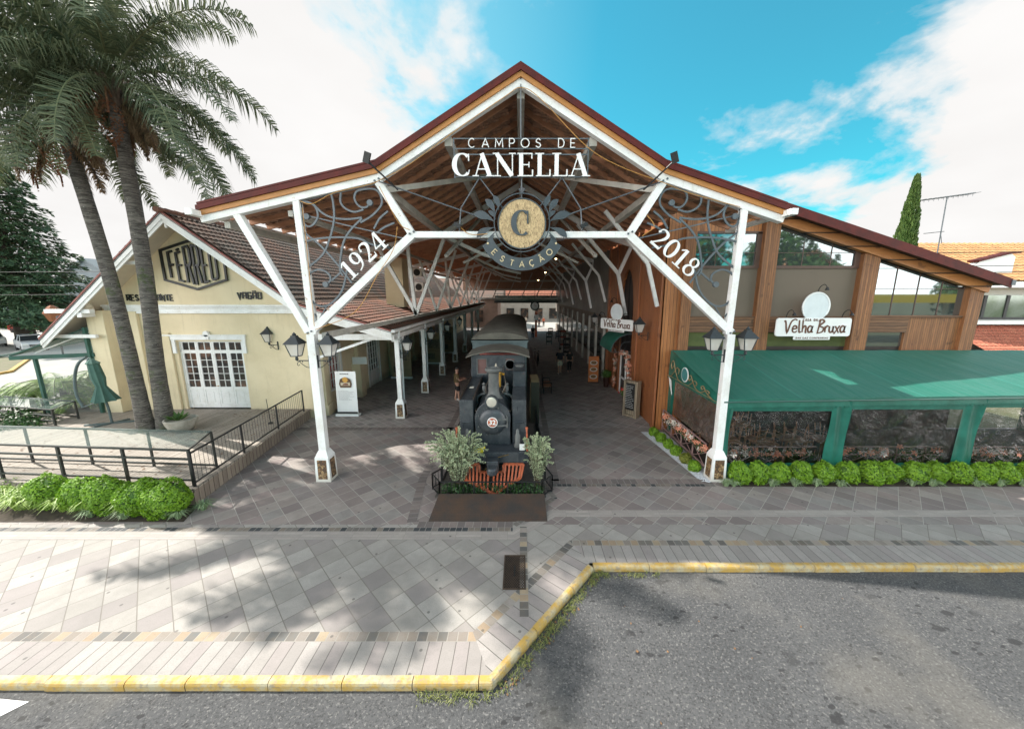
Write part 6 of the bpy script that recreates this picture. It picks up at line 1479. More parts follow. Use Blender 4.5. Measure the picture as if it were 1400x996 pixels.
# orange street lantern, road sign, wires
q = thing('hanging_lantern', (-40, 31, 0), 'large copper lantern on a post seen just past the eave of the yellow house', 'lantern')
m = MB(); m.tube([(-43.6, 34.4, 0), (-43.6, 34.4, 3.2)], .07, 8); m.build('post', black, q)
m = MB(); m.lathe([(.35, 3.2), (.62, 3.9), (.68, 3.95), (.35, 4.5), (.1, 4.7)], (-43.6, 34.4, 0), 6); m.build('lantern_head', mat('copper', (.30, .12, .06), .5, .4, .2, 3), q)
q = thing('road_sign', (-66, 47, 0), 'small blue grey road sign on a pole before the conifer', 'sign'); MB().tube([(-66.5, 48.5, 0), (-66.8, 48.5, 2.6)], .06, 6).build('pole', iron, q); MB().box(-67.8, -65.7, 48.4, 48.45, 2.6, 4.1).build('panel', mat('sign_grey', (.22, .28, .33), .6), q)
for i, (z0, z1) in enumerate(((7.3, 7.35), (5.6, 5.7), (6.3, 6.4))):
    m = MB(); m.tube([(-60+k*2.4, 28, z0+(z1-z0)*k/12-.012*(36-(k-6)**2)*.1) for k in range(13)], .022, 4)
    tag(m.build('overhead_wire', black), ['topmost overhead wire crossing before the conifer', 'lowest overhead wire crossing before the conifer', 'middle overhead wire crossing before the conifer'][i], 'wire', 'overhead wires over the side street')
# a pedestrian in blue by the red car

# ================================================================ TIMBER RESTAURANT
WX, FY, RX = 5.75, 14.9, 18.3
wd_side = mat_wood('red_brown_boards', (.30, .10, .038), (.42, .165, .065), (.14, .045, .02), 'Z', .16, 'H', .45)
wd_fac = mat_wood('honey_boards', (.50, .205, .065), (.36, .135, .042), (.14, .055, .022), 'Z', .14, 'X', .5)
wd_dark = mat_wood('striped_timber', (.37, .165, .062), (.21, .085, .033), (.05, .022, .011), 'Z', .085, 'X', .6)
wd_h = mat_wood('weathered_band', (.24, .12, .058), (.13, .062, .03), (.05, .03, .02), 'X', .12, 'Z', .65)
wd_beam = mat_wood('orange_beam', (.52, .22, .07), (.40, .155, .048), (.16, .07, .03), 'X', .5, 'Z', .5)
soff = mat_wood('soffit_boards', (.13, .065, .04), (.085, .045, .03), (.04, .022, .015), 'X', .11, 'Z', .7)
rs = thing('timber_restaurant', (12, 20, 0), 'tall timber clad restaurant with a long sloping dark red roof and big windows', 'restaurant')
def rk(x): return 10.42-(x-4.9)*.304       # rake line of the roof top
# long wall in the hall with an arched door opening
ya, yb = 18.6, 21.6; ym = (ya+yb)/2
m = MB()
arch = [(ym+1.25*math.cos(R(a)), 4.9+2.1*math.sin(R(a))) for a in range(0, 181, 12)]
m.prism([(FY, 0), (ya-.0, 0), (ya, 9.9), (FY, 9.9)], WX, WX+.25, 'YZ'); m.prism([(yb, 0), (24.2, 0), (24.2, 9.9), (yb, 9.9)], WX, WX+.25, 'YZ')
m.prism([(ya, 4.9), (ym-1.25, 4.9)]+list(reversed(arch[:-1] and arch))[1:]+[(ya+3.0, 4.9), (ya+3.0, 9.9), (ya, 9.9)], WX, WX+.25, 'YZ') if False else m.prism([(ya, 7.2), (yb, 7.2), (yb, 9.9), (ya, 9.9)], WX, WX+.25, 'YZ')
# spandrels left and right of the arch
for sgn in (-1, 1):
    poly = [(ym+sgn*1.5, 2.7), (ym+sgn*1.5, 7.2), (ym, 7.2)]+[(ym+sgn*1.18*math.sin(R(a)), 4.9+2.1*math.cos(R(a))) for a in range(0, 91, 10)]+[(ym+sgn*1.18, 2.7)]
    m.prism(poly, WX, WX+.25, 'YZ')
    m.box(WX, WX+.25, min(ym+sgn*1.5, ym+sgn*1.18), max(ym+sgn*1.5, ym+sgn*1.18), 0, 2.7)
m.build('side_wall', wd_side, rs)
darkgl = mat('dark_interior_glass', (.014, .014, .015), .35, 0, .2, 1, bs=0, spec=.2)
MB().box(WX+.12, WX+.16, ym-1.2, ym+1.2, 2.7, 7.1).build('arched_window', darkgl, rs)
m = MB(); m.box(WX+.1, WX+.2, ym-1.18, ym+1.18, 2.55, 2.72)
for yy in (ym-.8, ym-.02, ym+.78): m.box(WX+.09, WX+.15, yy, yy+.04, 2.7, 6.6)
m.build('window_bars', black, rs)
m = MB()
for yy in (FY+.1, 17.9, 22.0, 23.9): m.box(WX-.09, WX, yy, yy+.32, 0, 9.7)
for z in (3.4, 3.62, 3.84, 4.06, 4.28, 4.5): m.box(WX-.05, WX, 18.3, 18.62, z, z+.19); m.box(WX-.05, WX, 21.55, 21.9, z, z+.19)
m.build('timber_trim', wd_side, rs, bevel=.01)
dr = MB(); dr.box(WX+.10, WX+.16, ym-1.1, ym-1.02, 0, 2.55); dr.box(WX+.10, WX+.16, ym+1.02, ym+1.1, 0, 2.55); dr.box(WX+.1, WX+.16, ym-.05, ym+.05, 0, 2.55)
for z in (0.02, .9, 2.4): dr.box(WX+.10, WX+.155, ym-1.02, ym+1.02, z, z+.09)
for k in range(4): dr.box(WX+.08, WX+.12, ym-.85+k*.12, ym-.80+k*.12, .95, 1.6)
d = dr.build('door', signwhite, rs); MB().box(WX+.17, WX+.18, ym-1.1, ym+1.1, 0, 2.5).build('pane', darkgl, d)
# facade
m = MB(); m.box(WX, WX+1.05, FY-.02, FY+.25, 0, rk(WX+.5)-.6)
m.build('front_wall', wd_fac, rs); MB().box(WX+1.05, RX, FY+.05, FY+.25, 0, 3.62).build('inner_front', mat('inner_wall_shade', (.035, .028, .026), .35, 0, .2, 1.5, bs=0), rs)  # near-black colour puts the terrace's inside shade into the lower wall
# honey gable boards above the first windows
m = MB(); m.prism([(WX+1.05, 8.05), (9.35, 8.05), (9.35, rk(9.35)-.45), (WX+1.05, rk(WX+1.05)-.45)], FY+.0, FY+.2, 'XZ'); m.prism([(9.95, 8.35), (9.95, rk(9.95)-.45), (13.3, rk(13.3)-.45), (12.35, 7.85)], FY, FY+.2, 'XZ')
m.build('gable_boards', wd_fac, rs)
pil = [(WX-.02, WX+.62, 'c'), (9.38, 9.96, 'p'), (13.32, 13.98, 'p'), (17.75, RX, 'p')]
for x0, x1, k in pil[0:1]: m = MB(); m.box(x0+.64, x1+.42, FY-.16, FY-.02, 0, rk(x1)-.5); m.build('pillar', wd_dark, rs, bevel=.01)
for x0, x1, k in pil[1:]: m = MB(); m.box(x0, x1, FY-.20, FY+.1, 3.0, rk(x1)-.42); m.build('pillar', wd_dark, rs, bevel=.01)
m = MB(); m.box(15.6, 17.75, FY-.06, FY+.1, 3.0, 4.78); m.build('corner_boards', wd_dark, rs)
for x0, x1 in ((WX+1.05, 9.38), (9.96, 13.32), (13.98, 15.6)):
    m = MB(); m.box(x0, x1, FY-.12, FY+.08, 4.18, 4.76); m.box(x0, x1, FY-.15, FY+.05, 4.76, 4.82); m.build('band', wd_h, rs)
m = MB(); m.box(13.98, 17.75, FY-.13, FY+.03, 4.78, 4.86); m.build('sill', wd_h, rs)
mirror = mat('mirror_glass', (.24, .28, .29), .03, .85, .05, 1, bs=0)
greenglass = mat('greenish_glass', (.16, .20, .08), .06, .5, .2, 1, c2=(.10, .13, .06), bs=0)
panelm = mat('brown_screen', (.145, .115, .085), .7, 0, .03, .6, bs=.05)
mull = mat('window_frame_brown', (.10, .055, .04), .5, 0, .1, 3)
def pane_(name, poly, mt, y=FY+.03): return MB().prism(poly, y, y+.015, 'XZ').build(name, mt, rs)
for x0, x1 in ((WX+1.05, 9.38), (9.96, 13.32)):
    pane_('blind', [(x0, 4.82), (x1, 4.82), (x1, 6.72), (x0, 6.72)], panelm); pane_('low_window', [(x0, 3.6), (x1, 3.6), (x1, 4.18), (x0, 4.18)], greenglass)
    wz = 8.05 if x0 < 9 else None
    poly = [(x0, 6.80), (x1, 6.80), (x1, 8.05), (x0, 8.05)] if x0 < 9 else [(9.96, 6.80), (13.2, 6.80), (13.2, 7.50), (12.35, 7.85), (9.96, 8.35)]
    wo = pane_('window', poly, mirror)
    q = MB(); q.box(x0, x1, FY-.03, FY+.02, 6.70, 6.80); q.box(x1-.18 if x0 < 9 else 13.12, x1 if x0 < 9 else 13.32, FY-.03, FY+.02, 6.8, 8.05 if x0 < 9 else 7.5)
    if x0 < 9: q.box(x0, x1, FY-.03, FY+.02, 8.0, 8.09)
    else:
        q.beam((9.96, FY, 8.36), (12.38, FY, 7.86), .05, .08); q.beam((12.38, FY, 7.86), (13.25, FY, 7.52), .05, .08)
    n = 3
    for i in range(1, n): xx = x0+(x1-x0)*i/n; q.box(xx-.012, xx+.012, FY+.01, FY+.028, 6.8, 7.7)
    q.box(x0, x1, FY+.012, FY+.028, 7.28, 7.30)
    q.build('window_frame', mull, wo)
wo = pane_('window', [(13.98, 4.86), (17.75, 4.86), (17.75, rk(17.75)-.60), (13.98, rk(13.98)-.60)], mirror)
q = MB()
for i in range(1, 4): xx = 13.98+(3.77)*i/4; q.box(xx-.014, xx+.014, FY+.01, FY+.028, 4.86, rk(xx)-.6)
for z in (5.9, 6.7): q.box(13.98, min(17.75, 4.9+(10.42-.6-z)/.304), FY+.008, FY+.028, z-.012, z+.012)
q.build('window_frame', mull, wo)
pane_('low_window', [(13.98, 3.6), (15.6, 3.6), (15.6, 4.18), (13.98, 4.18)], mirror)
# diagonal beam under the roof, roof slab, soffit
m = MB(); m.beam((4.95, FY-.16, rk(4.95)-.40), (RX+.1, FY-.16, rk(RX+.1)-.40), .22, .34); m.build('rake_beam', wd_beam, rs)
RFY = 14.25
m = MB(); x0, x1 = 4.55, 18.6
def slab(mb, x0, x1, ya, yb, t0, t1): mb.add([(x0, ya, rk(x0)-t0), (x1, ya, rk(x1)-t0), (x1, yb, rk(x1)-t0), (x0, yb, rk(x0)-t0), (x0, ya, rk(x0)-t1), (x1, ya, rk(x1)-t1), (x1, yb, rk(x1)-t1), (x0, yb, rk(x0)-t1)], [(0, 1, 2, 3), (7, 6, 5, 4), (0, 4, 5, 1), (1, 5, 6, 2), (2, 6, 7, 3), (3, 7, 4, 0)])
slab(m, x0, x1, RFY, 32, .0, .10); m.build('roof', redroof, rs)
m = MB(); slab(m, x0+.02, x1-.02, RFY+.03, FY+.3, .101, .20); m.build('soffit', soff, rs)
m = MB(); slab(m, x0, x1+.05, RFY-.05, RFY, -.03, .30); m.build('roof_edge', redroof, rs)
MB().box(x1, x1+.14, RFY-.08, 20, rk(x1)-.22, rk(x1)-.02).build('gutter', iron, rs)
m = MB(); m.box(WX-.0, RX, FY+.25, FY+.35, 0, 3.3); m.prism([(FY+.3, 0), (32, 0), (32, 6), (FY+.3, 6)], RX-.25, RX, 'YZ'); m.box(WX+.3, RX-.3, 24, 24.1, 0, 8); m.build('inner_wall', wd_side, rs)
# service lamps over the signs
def gooseneck(t, p, d, out=.5):
    x, y, z = p; m = MB(); m.tube(crom([(x, y, z), (x+d[0]*out*.25, y+d[1]*out*.25, z+.26), (x+d[0]*out*.7, y+d[1]*out*.7, z+.34), (x+d[0]*out, y+d[1]*out, z+.22)], 5), .013, 5); m.lathe([(.03, .24), (.075, .14), (.07, .13)], (x+d[0]*out, y+d[1]*out, z), 10); m.build('sign_lamp', black, t)
brown = mat('sign_brown', (.13, .055, .03), .6, 0, .1, 5, bs=0)
LW = {'V': [[(-.15, 1.02), (.0, .98), (.22, 0), (.50, .95), (.85, 1.22), (1.05, 1.12)]], 'e': [[(.04, .30), (.38, .38), (.34, .56), (.16, .6), (.02, .40), (.06, .08), (.28, 0), (.46, .14)]], 'l': [[(.05, 1.15), (.10, .3), (.16, .0), (.32, .06)]],
      'h': [[(.02, 1.10), (.06, 0)], [(.06, .35), (.22, .60), (.36, .48), (.36, 0), (.46, .02)]], 'a': [[(.40, .52), (.18, .6), (.02, .32), (.14, .0), (.36, .14), (.44, .60), (.40, .06), (.54, .04)]],
      'B': [[(.16, 1.25), (.02, .0)], [(.0, 1.05), (.30, 1.20), (.52, .98), (.12, .62), (.52, .42), (.44, .05), (-.05, -.08)]], 'r': [[(.02, .58), (.06, 0)], [(.05, .36), (.20, .60), (.34, .54)]],
      'u': [[(.02, .58), (.04, .16), (.18, 0), (.36, .16), (.38, .58), (.40, .06), (.50, .02)]], 'x': [[(.0, .58), (.38, -.05)], [(.40, .62), (-.05, -.15)]]}
LA = {'V': .66, 'e': .5, 'l': .34, 'h': .5, 'a': .6, ' ': .30, 'B': .62, 'r': .38, 'u': .54, 'x': .44}
def house_sign(name, c, right, label, S=1.0, normal=None):
    """board of 3 m with its round plain medallion; right: unit vector along the text"""
    t = thing(name, c, label, 'sign', None); C0 = Vector(c); rt = Vector(right); nn = rt.cross(Vector((0, 0, 1)))      # towards the reader
    def P(u, v, d): return C0+rt*(u*S)+Vector((0, 0, v*S))-nn*(d)
    def rbox(mb, hw, z0, z1, r, d0, d1):
        poly = []
        for cx_, cz_, a0 in ((hw-r, z1-r, 0), (-hw+r, z1-r, 90), (-hw+r, z0+r, 180), (hw-r, z0+r, 270)):
            for k in range(5): a = R(a0+k*22.5); poly.append((cx_+r*math.cos(a), cz_+r*math.sin(a)))
        n = len(poly); mb.add([P(a, b_, d0) for a, b_ in poly]+[P(a, b_, d1) for a, b_ in poly], [tuple(range(n)), tuple(reversed(range(n, 2*n)))]+[(i, (i+1) % n, n+(i+1) % n, n+i) for i in range(n)])
    m = MB(); rbox(m, 1.48, -.36, .36, .10, -.03, .03); rbox(m, .72, -.50, -.36, .02, -.025, .025); m.build('board', signwhite, t, bevel=.006)
    m = MB(); poly = [(.54*math.cos(R(a)), .80+.56*math.sin(R(a))) for a in range(0, 360, 10)]; n = 36
    m.add([P(a, b_, -.012) for a, b_ in poly]+[P(a, b_, .02) for a, b_ in poly], [tuple(range(n)), tuple(reversed(range(n, 2*n)))]+[(i, (i+1) % n, n+(i+1) % n, n+i) for i in range(n)]); m.build('medallion', mat('medallion_face', (.66, .72, .74), .5, 0, .04, 3, bs=0), t)
    m = MB(); m.ribbon([(.52*math.cos(R(a)), .80+.54*math.sin(R(a))) for a in range(-35, 216, 8)], .05, P, .02, -.03); m.build('medallion_rim', signwhite, t)
    m = MB(); x = -1.12; n = 0; k = .42
    for ch_ in 'Velha Bruxa':
        for p in LW.get(ch_, []):
            pp = [tuple(q) for q in (crom(p, 4) if len(p) > 2 else [Vector(p[0]), Vector(p[1])])]
            ws = [.058*(1.1-.55*abs(i/(len(pp)-1)-.35)) for i in range(len(pp))]
            m.ribbon([(x+a*k, -.20+b_*k) for a, b_ in pp], ws, P, .02, -.045-.0009*(n % 9)); n += 1
        x += LA[ch_]*k+.012
    def tiny(txt, x0, z0, h, w_, adv):
        x = x0
        for c_ in txt:
            for j, p in enumerate(TH.get(c_, [])): m.ribbon([(x+a*h*.8, z0+b_*h) for a, b_ in p], w_, P, .015, -.043-.001*j)
            x += adv
    tiny('CASA DA', -.45, .24, .085, .018, .085); tiny('BAR DAS CONFRARIAS'.replace('B', 'R').replace('I', 'E')[0:0]+'', 0, 0, .1, .01, .1)
    x = -.60
    for w_ in ('CAR', 'DAS', 'CASTANHAS'[0:0]): pass
    m.build('lettering', brown, t)
    off = Euler((R(90), 0, math.atan2(rt.y, rt.x)))
    text_obj('BAR DAS CONFRARIAS', .105*S, tuple(P(0, -.43, -.035)), off, brown, t, 'small_lettering', .006, space=1.25)
    for u in (-1.1, .0, 1.1): gooseneck(t, tuple(P(u, .34 if u else 1.30, 0.04)), nn, .45)
    return t
house_sign('restaurant_sign', (11.55, FY-.42, 4.42), (1, 0, 0), 'white board lettered Velha Bruxa with a plain round medallion above the green awning')
house_sign('restaurant_sign', (WX-.75, 19.2, 4.15), Vector((.50, -.86, 0)).normalized(), 'white board lettered Velha Bruxa above the small green door canopy inside the hall', .78)
# --- things along the hall wall
lantern((WX-.09, 16.2, 3.9), -1, 0, 'iron lantern on the red brown timber wall before the arched door', .42, 'iron lanterns of the restaurant')
da = thing('door_canopy', (WX, ym, 2.7), 'small barrel shaped dark green canopy over the restaurant door in the hall', 'canopy')
green = mat('green_canvas', (.010, .115, .078), .55, 0, .06, .8, c2=(.02, .16, .12))
greend = mat('green_vinyl', (.010, .10, .072), .32, 0, .12, 1.5, c2=(.02, .155, .115), bs=.3)
m = MB(); prof = [(WX-.02-1.05*math.sin(R(a)), 2.75+.95*math.cos(R(a))) for a in range(0, 91, 10)]
m.add([(x, ym-1.35, z) for x, z in prof]+[(x, ym+1.35, z) for x, z in prof], [(i, i+1, len(prof)+i+1, len(prof)+i) for i in range(len(prof)-1)]); m.build('cloth', green, da)
m = MB()
for yy in (ym-1.35, ym+1.35): m.tube([(x, yy, z) for x, z in prof], .02, 5); m.tube([(WX-.02, yy, 2.75), (WX-1.07, yy, 2.75)], .015, 5); m.tube(crom([(WX-.1, yy, 3.3), (WX-.5, yy, 3.2), (WX-.6, yy, 2.9), (WX-.4, yy, 2.85), (WX-.35, yy, 3.0)], 4), .012, 4)
m.tube([(WX-1.07, ym-1.35, 2.75), (WX-1.07, ym+1.35, 2.75)], .02, 5); m.build('frame', iron, da)
flr = mat_leaf('pink_petal', (.62, .17, .10), (.78, .42, .28), .6, .2, 9); flw = mat_leaf('white_petal', (.7, .68, .6), (.6, .5, .45), .6, .2); flred = mat_leaf('red_petal', (.55, .02, .03), (.75, .08, .08), .5, .2)
def flowers(par, name, path, r, n, seed, big=.09, green_=lf_dark, petals=flr, ng=None):
    rn = random.Random(seed); m = MB(); g_ = MB(); P_0 = [Vector(p) for p in path]; wh = MB()
    def pt():
        i = rn.randrange(len(P_0)-1); return P_0[i].lerp(P_0[i+1], rn.random())+Vector((rn.gauss(0, r*.5), rn.gauss(0, r*.5), rn.gauss(0, r*.5)))
    for _ in range(ng or n*7):
        c = pt(); d = Vector((rn.gauss(0, 1), rn.gauss(0, 1), rn.gauss(0, 1))).normalized(); u = d.cross(Vector((0, 0, 1))).normalized(); s = rn.uniform(.03, .09); g_.add([c, c+d*s*.5+u*s*.3, c+d*s, c+d*s*.5-u*s*.3], [(0, 1, 2, 3)])
    for _ in range(n):
        c = pt()+Vector((-.02, -.05, .03)); mm_ = m if rn.random() > .28 else wh; d = Vector((rn.gauss(-.3, .5), -1, rn.gauss(.3, .5))).normalized(); u = d.cross(Vector((0, 0, 1))).normalized(); v = d.cross(u); s = big*rn.uniform(.6, 1.2)
        for k in range(5):
            a = k*2*PI/5+.3; e = (u*math.cos(a)+v*math.sin(a)); f_ = (u*math.cos(a+PI/2)+v*math.sin(a+PI/2)); mm_.add([c, c+e*s*.6+f_*s*.28+d*s*.2, c+e*s+d*s*.1, c+e*s*.6-f_*s*.28+d*s*.2], [(0, 1, 2, 3)])
    g_.build('leaves', green_, par, fix=False); m.build(name, petals, par, fix=False); wh.build('pale_'+name, flw, par, fix=False)
gt = thing('flower_garland', (WX-.1, 18.7, 2), 'peach and red artificial flower garland framing the near side of the door', 'garland', 'garlands at the restaurant door')
flowers(gt, 'flowers', [(WX-.12, 18.75, .4), (WX-.12, 18.7, 1.8), (WX-.2, 18.9, 2.6), (WX-.5, 18.9, 2.7)], .14, 60, 3, .10)
gt = thing('flower_garland', (WX-.1, 21.5, 2), 'narrow peach flower garland on the far jamb of the restaurant door', 'garland', 'garlands at the restaurant door')
flowers(gt, 'flowers', [(WX-.12, 21.5, .2), (WX-.12, 21.5, 2.6)], .09, 45, 4, .09)
potm = mat('dark_pot', (.045, .018, .014), .35, 0, .1, 4)
def pot(x, y, label, seed, petals=None, r=.2, h=.62):
    t = thing('flower_pot', (x, y, 0), label, 'plant pot', 'tall pots at the restaurant door'); MB().lathe([(r*.75, 0), (r, h), (r*.9, h), (r*.8, h-.06), (.001, h-.06)], (x, y, 0), 16).build('pot', potm, t, smooth=True)
    l = MB(); leaf_quads(l, (x, y, h+.22), .32, 420, .11, seed, (1, 1, .8), .3, zmin=h-.1); l.build('foliage', lf_mid, t, fix=False)
    if petals: q = MB(); leaf_quads(q, (x-.08, y-.05, h+.3), .30, 60, .11, seed+1, (1, 1, .8), .6); q.build('flowers', petals, t, fix=False)
pot(5.35, 17.9, 'tall dark pot with red flowers on the near side of the restaurant door', 61, flred)
pot(5.35, 22.3, 'tall dark pot with plain green foliage beyond the restaurant door', 62)
mt_ = thing('menu_stand', (5.5, 16.6, 0), 'leaning timber menu stand with a black chalkboard beside the corner pillar', 'menu board')
palew = mat_wood('pale_crate', (.34, .28, .20), (.25, .20, .14), (.14, .11, .08), 'Z', .11, 'Y', .7)
m = MB(); m.box(5.28, 5.62, 16.3, 16.42, 0, 1.75); m.box(5.28, 5.62, 16.9, 17.02, 0, 1.75); m.box(5.30, 5.60, 16.42, 16.9, 0, .10); m.box(5.40, 5.60, 16.42, 16.9, .1, 1.72); m.build('stand', palew, mt_, bevel=.008)
MB().box(5.30, 5.36, 16.40, 16.96, .35, 1.62).build('chalkboard', black, mt_)
m = MB(); rn = random.Random(1)
def row_text(m, P, x0, z0, rows, wd, lh, rn_, w_=.012):
    for r_ in range(rows):
        x = x0
        while x < x0+wd*rn_.uniform(.6, 1): l = rn_.uniform(.02, .07); m.ribbon([(x, z0-r_*lh), (x+l, z0-r_*lh+rn_.uniform(-.004, .004))], w_, P, .003); x += l+.015
row_text(m, lambda u, v, d: (5.295-d, 16.93-u, v), .03, 1.5, 13, .44, .085, rn); m.build('chalk_lettering', signwhite, mt_); mt_.rotation_euler = (0, 0, R(42)); mt_.location = (5.3, 16.6, 0)
ps = thing('food_poster_stand', (4.75, 23.4, 0), 'orange standing poster of burgers and dishes in the hall', 'poster stand')
MB().box(4.42, 5.08, 23.38, 23.43, .05, 1.75).build('panel', mat('poster_orange', (.55, .16, .04), .5, 0, .08, 3, bs=0), ps)
food = [mat('food_brown', (.30, .15, .05), .6, 0, .4, 14, bs=0), mat('plate_white', (.62, .58, .50), .5, 0, .1, 8, bs=0)]
for i, z in enumerate((.40, .88, 1.32)):
    q = MB(); q.lathe([(.001, 23.370), (.25, 23.372), (.25, 23.379)], (4.75, 0, z), 24, 'Y'); q.v = [(v[0], v[1], z+(v[2]-z)*.62) for v in q.v]; d = q.build('plate_picture', food[1], ps)
    q = MB(); q.lathe([(.001, 23.364), (.18, 23.366), (.18, 23.369)], (4.75, 0, z+.02), 20, 'Y'); q.v = [(v[0], v[1], z+(v[2]-z)*.62) for v in q.v]; q.build('dish_picture', food[0], d)
m = MB(); m.box(4.40, 5.10, 23.25, 23.55, 0, .05); m.build('foot', black, ps)
# hall wall beyond the timber part: grey bays
hw_ = thing('hall_shopfront', (6, 40, 0), 'long dim shopfront of weathered boards and white posts deep in the hall', 'shopfront')
greyw = mat_wood('grey_old_boards', (.32, .28, .235), (.22, .19, .16), (.11, .09, .075), 'Z', .2, 'Y', .8)
m = MB(); m.box(5.7, 5.9, 24.2, 60, 0, 1.0); m.box(5.7, 5.9, 24.2, 60, 3.0, 4.3); m.build('boards', greyw, hw_)
MB().box(5.86, 5.92, 24.2, 60, 1.0, 3.0).build('glass', mat('dim_shop_glass', (.03, .04, .038), .12, 0, .3, .6, c2=(.07, .075, .07), bs=0), hw_)
MB().box(5.66, 5.72, 24.2, 60, 4.3, 8.72).build('upper_glass', mat('upper_glass', (.16, .17, .155), .4, 0, .3, .5, bs=0), hw_)
for i, yy in enumerate((24.6, 27.2, 30, 33, 36.5, 40, 44, 48, 53)):
    m = MB(); m.box(5.55, 5.7, yy, yy+.16, 0, 4.0); m.box(5.72, 5.84, yy, yy+.12, 4.3, 8.4); m.build('post', lim, hw_)
lantern((5.55, 26.0, 3.6), -1, 0, 'iron lantern on the grey boarded shopfront beyond the timber restaurant', .34, 'iron lanterns of the restaurant')

# ================================================================ GREEN TERRACE TENT
aw = thing('green_terrace_tent', (12, 12.5, 0), 'long green awning terrace with clear plastic windows in front of the timber restaurant', 'awning')
AXL, AXR, AYF, AYB = 6.12, 21.0, 10.62, 14.68
def za(y, x=10): return 2.56+(y-AYF)/(AYB-AYF)*.90+.03*(x-6)*.5*(1-(y-AYF)/(AYB-AYF))
m = MB(); rn = random.Random(77); nx, ny = 60, 14
for i in range(nx+1):
    for j in range(ny+1):
        x = AXL+(AXR-AXL)*i/nx; y = AYF+(AYB-AYF)*j/ny; sag = .035*math.sin(PI*((x-AXL) % 3.7)/3.7)*math.sin(PI*j/ny)+.006*math.sin(x*5+y*3)
        m.v.append((x, y, za(y, x)-sag+.01))
for i in range(nx):
    for j in range(ny): a = i*(ny+1)+j; m.f.append((a, a+ny+1, a+ny+2, a+1))
def mat_canvas():
    mm, nt, b = newmat('awning_canvas')
    f = noise(nt, .35, 6, .6); t = N(nt, 'ShaderNodeTexCoord'); mp = N(nt, 'ShaderNodeMapping'); nt.links.new(t.outputs['Object'], mp.inputs[0]); mp.inputs['Scale'].default_value = (6, .5, 1); mp.inputs['Rotation'].default_value = (0, 0, R(-12))
    f2 = noise(nt, 1, 6, .6, mp.outputs[0])
    col = mix(nt, f, (.011, .115, .082), (.018, .155, .112)); col = mix(nt, ramp(nt, f2, [(.4, 0), (.7, .6)]), col, (.05, .17, .14))
    f3 = noise(nt, 2.2, 6, .7); col = mix(nt, ramp(nt, f3, [(.58, 0), (.72, .5)]), col, (.09, .19, .16))
    s = N(nt, 'ShaderNodeSeparateXYZ'); nt.links.new(t.outputs['Object'], s.inputs[0]); fr_ = M(nt, 'FRACT', M(nt, 'DIVIDE', M(nt, 'SUBTRACT', s.outputs[0], .2), 3.72))
    col = mix(nt, ramp(nt, fr_, [(0, .45), (.008, .45), (.012, 0)]), col, (.06, .30, .25))
    setc(nt, b, col); b.inputs['Roughness'].default_value = .55; bump(nt, b, f2, .7, .05); return mm
m.build('canopy', mat_canvas(), aw, smooth=True)
# front and side valances with a scalloped hem
m = MB(); x = AXL-.03; k = 0
m.add([(AXL-.03, AYF-.04, za(AYF, AXL)+.03), (AXR, AYF-.04, za(AYF, AXR)+.03), (AXR, AYF-.06, za(AYF, AXR)-.20), (AXL-.03, AYF-.06, za(AYF, AXL)-.20)], [(0, 1, 2, 3)])
sc_ = MB()
while x < AXR-.12:
    z = za(AYF, x)-.198; pts = [(x, z)]+[(x+.065-.065*math.cos(R(a)), z-.06*math.sin(R(a))) for a in range(0, 181, 30)]+[(x+.13, z)]
    sc_.add([(a, AYF-.062, b_) for a, b_ in pts], [tuple(range(len(pts)))]); x += .13
y = AYF-.05
z1 = lambda yy: 2.33
m.add([(AXL-.03, AYF-.04, za(AYF, AXL)+.02), (AXL-.03, AYB, za(AYB, AXL)+.02), (AXL-.05, AYB, 2.40), (AXL-.05, AYF-.04, 2.38)], [(0, 1, 2, 3)])
while y < AYB:
    pts = [(y, 2.39)]+[(y+.065-.065*math.cos(R(a)), 2.39-.06*math.sin(R(a))) for a in range(0, 181, 30)]+[(y+.13, 2.39)]
    sc_.add([(AXL-.052, a, b_) for a, b_ in pts], [tuple(range(len(pts)))]); y += .13
m.build('valance', greend, aw, fix=False); sc_.build('scalloped_hem', greend, aw, fix=False)
m = MB(); m.tube([(AXL-.03, AYF-.07, za(AYF, AXL)-.04), (AXR, AYF-.07, za(AYF, AXR)-.04)], .025, 6); m.build('front_bar', mat('bar_green', (.05, .12, .10), .4, .2, .1, 3), aw)
goldw = mat('bronze_wire', (.42, .30, .16), .5, .5, .1, 5)
m = MB()
def sw(pts): m.tube([(AXL-.075, a, b_) for a, b_ in [tuple(p) for p in crom(pts, 6)]], .017, 5)
for y0, s in ((11.6, 1.), (12.5, 1.15), (14.0, 1.35)):
    h = (za(y0, 6)-2.42)*.75
    sw([(y0-.45*s, 2.44), (y0-.2*s, 2.5), (y0, 2.46+h*.5), (y0+.16*s, 2.44+h), (y0+.30*s, 2.44+h*.8), (y0+.24*s, 2.44+h*.5), (y0+.15*s, 2.44+h*.7)]); sw([(y0+.55*s, 2.44), (y0+.3*s, 2.46), (y0+.1*s, 2.46+h*.3), (y0-.1*s, 2.44+h*.7), (y0-.25*s, 2.44+h*.6), (y0-.2*s, 2.44+h*.35)])
m.tube([(AXL-.075, AYF+.1, 2.43), (AXL-.075, AYB, 2.45)], .011, 5); m.build('wire_scrolls', goldw, aw)
q = thing('round_badge', (AXL-.1, 13.1, 2.8), 'plain round white badge on the side valance of the green awning', 'badge')
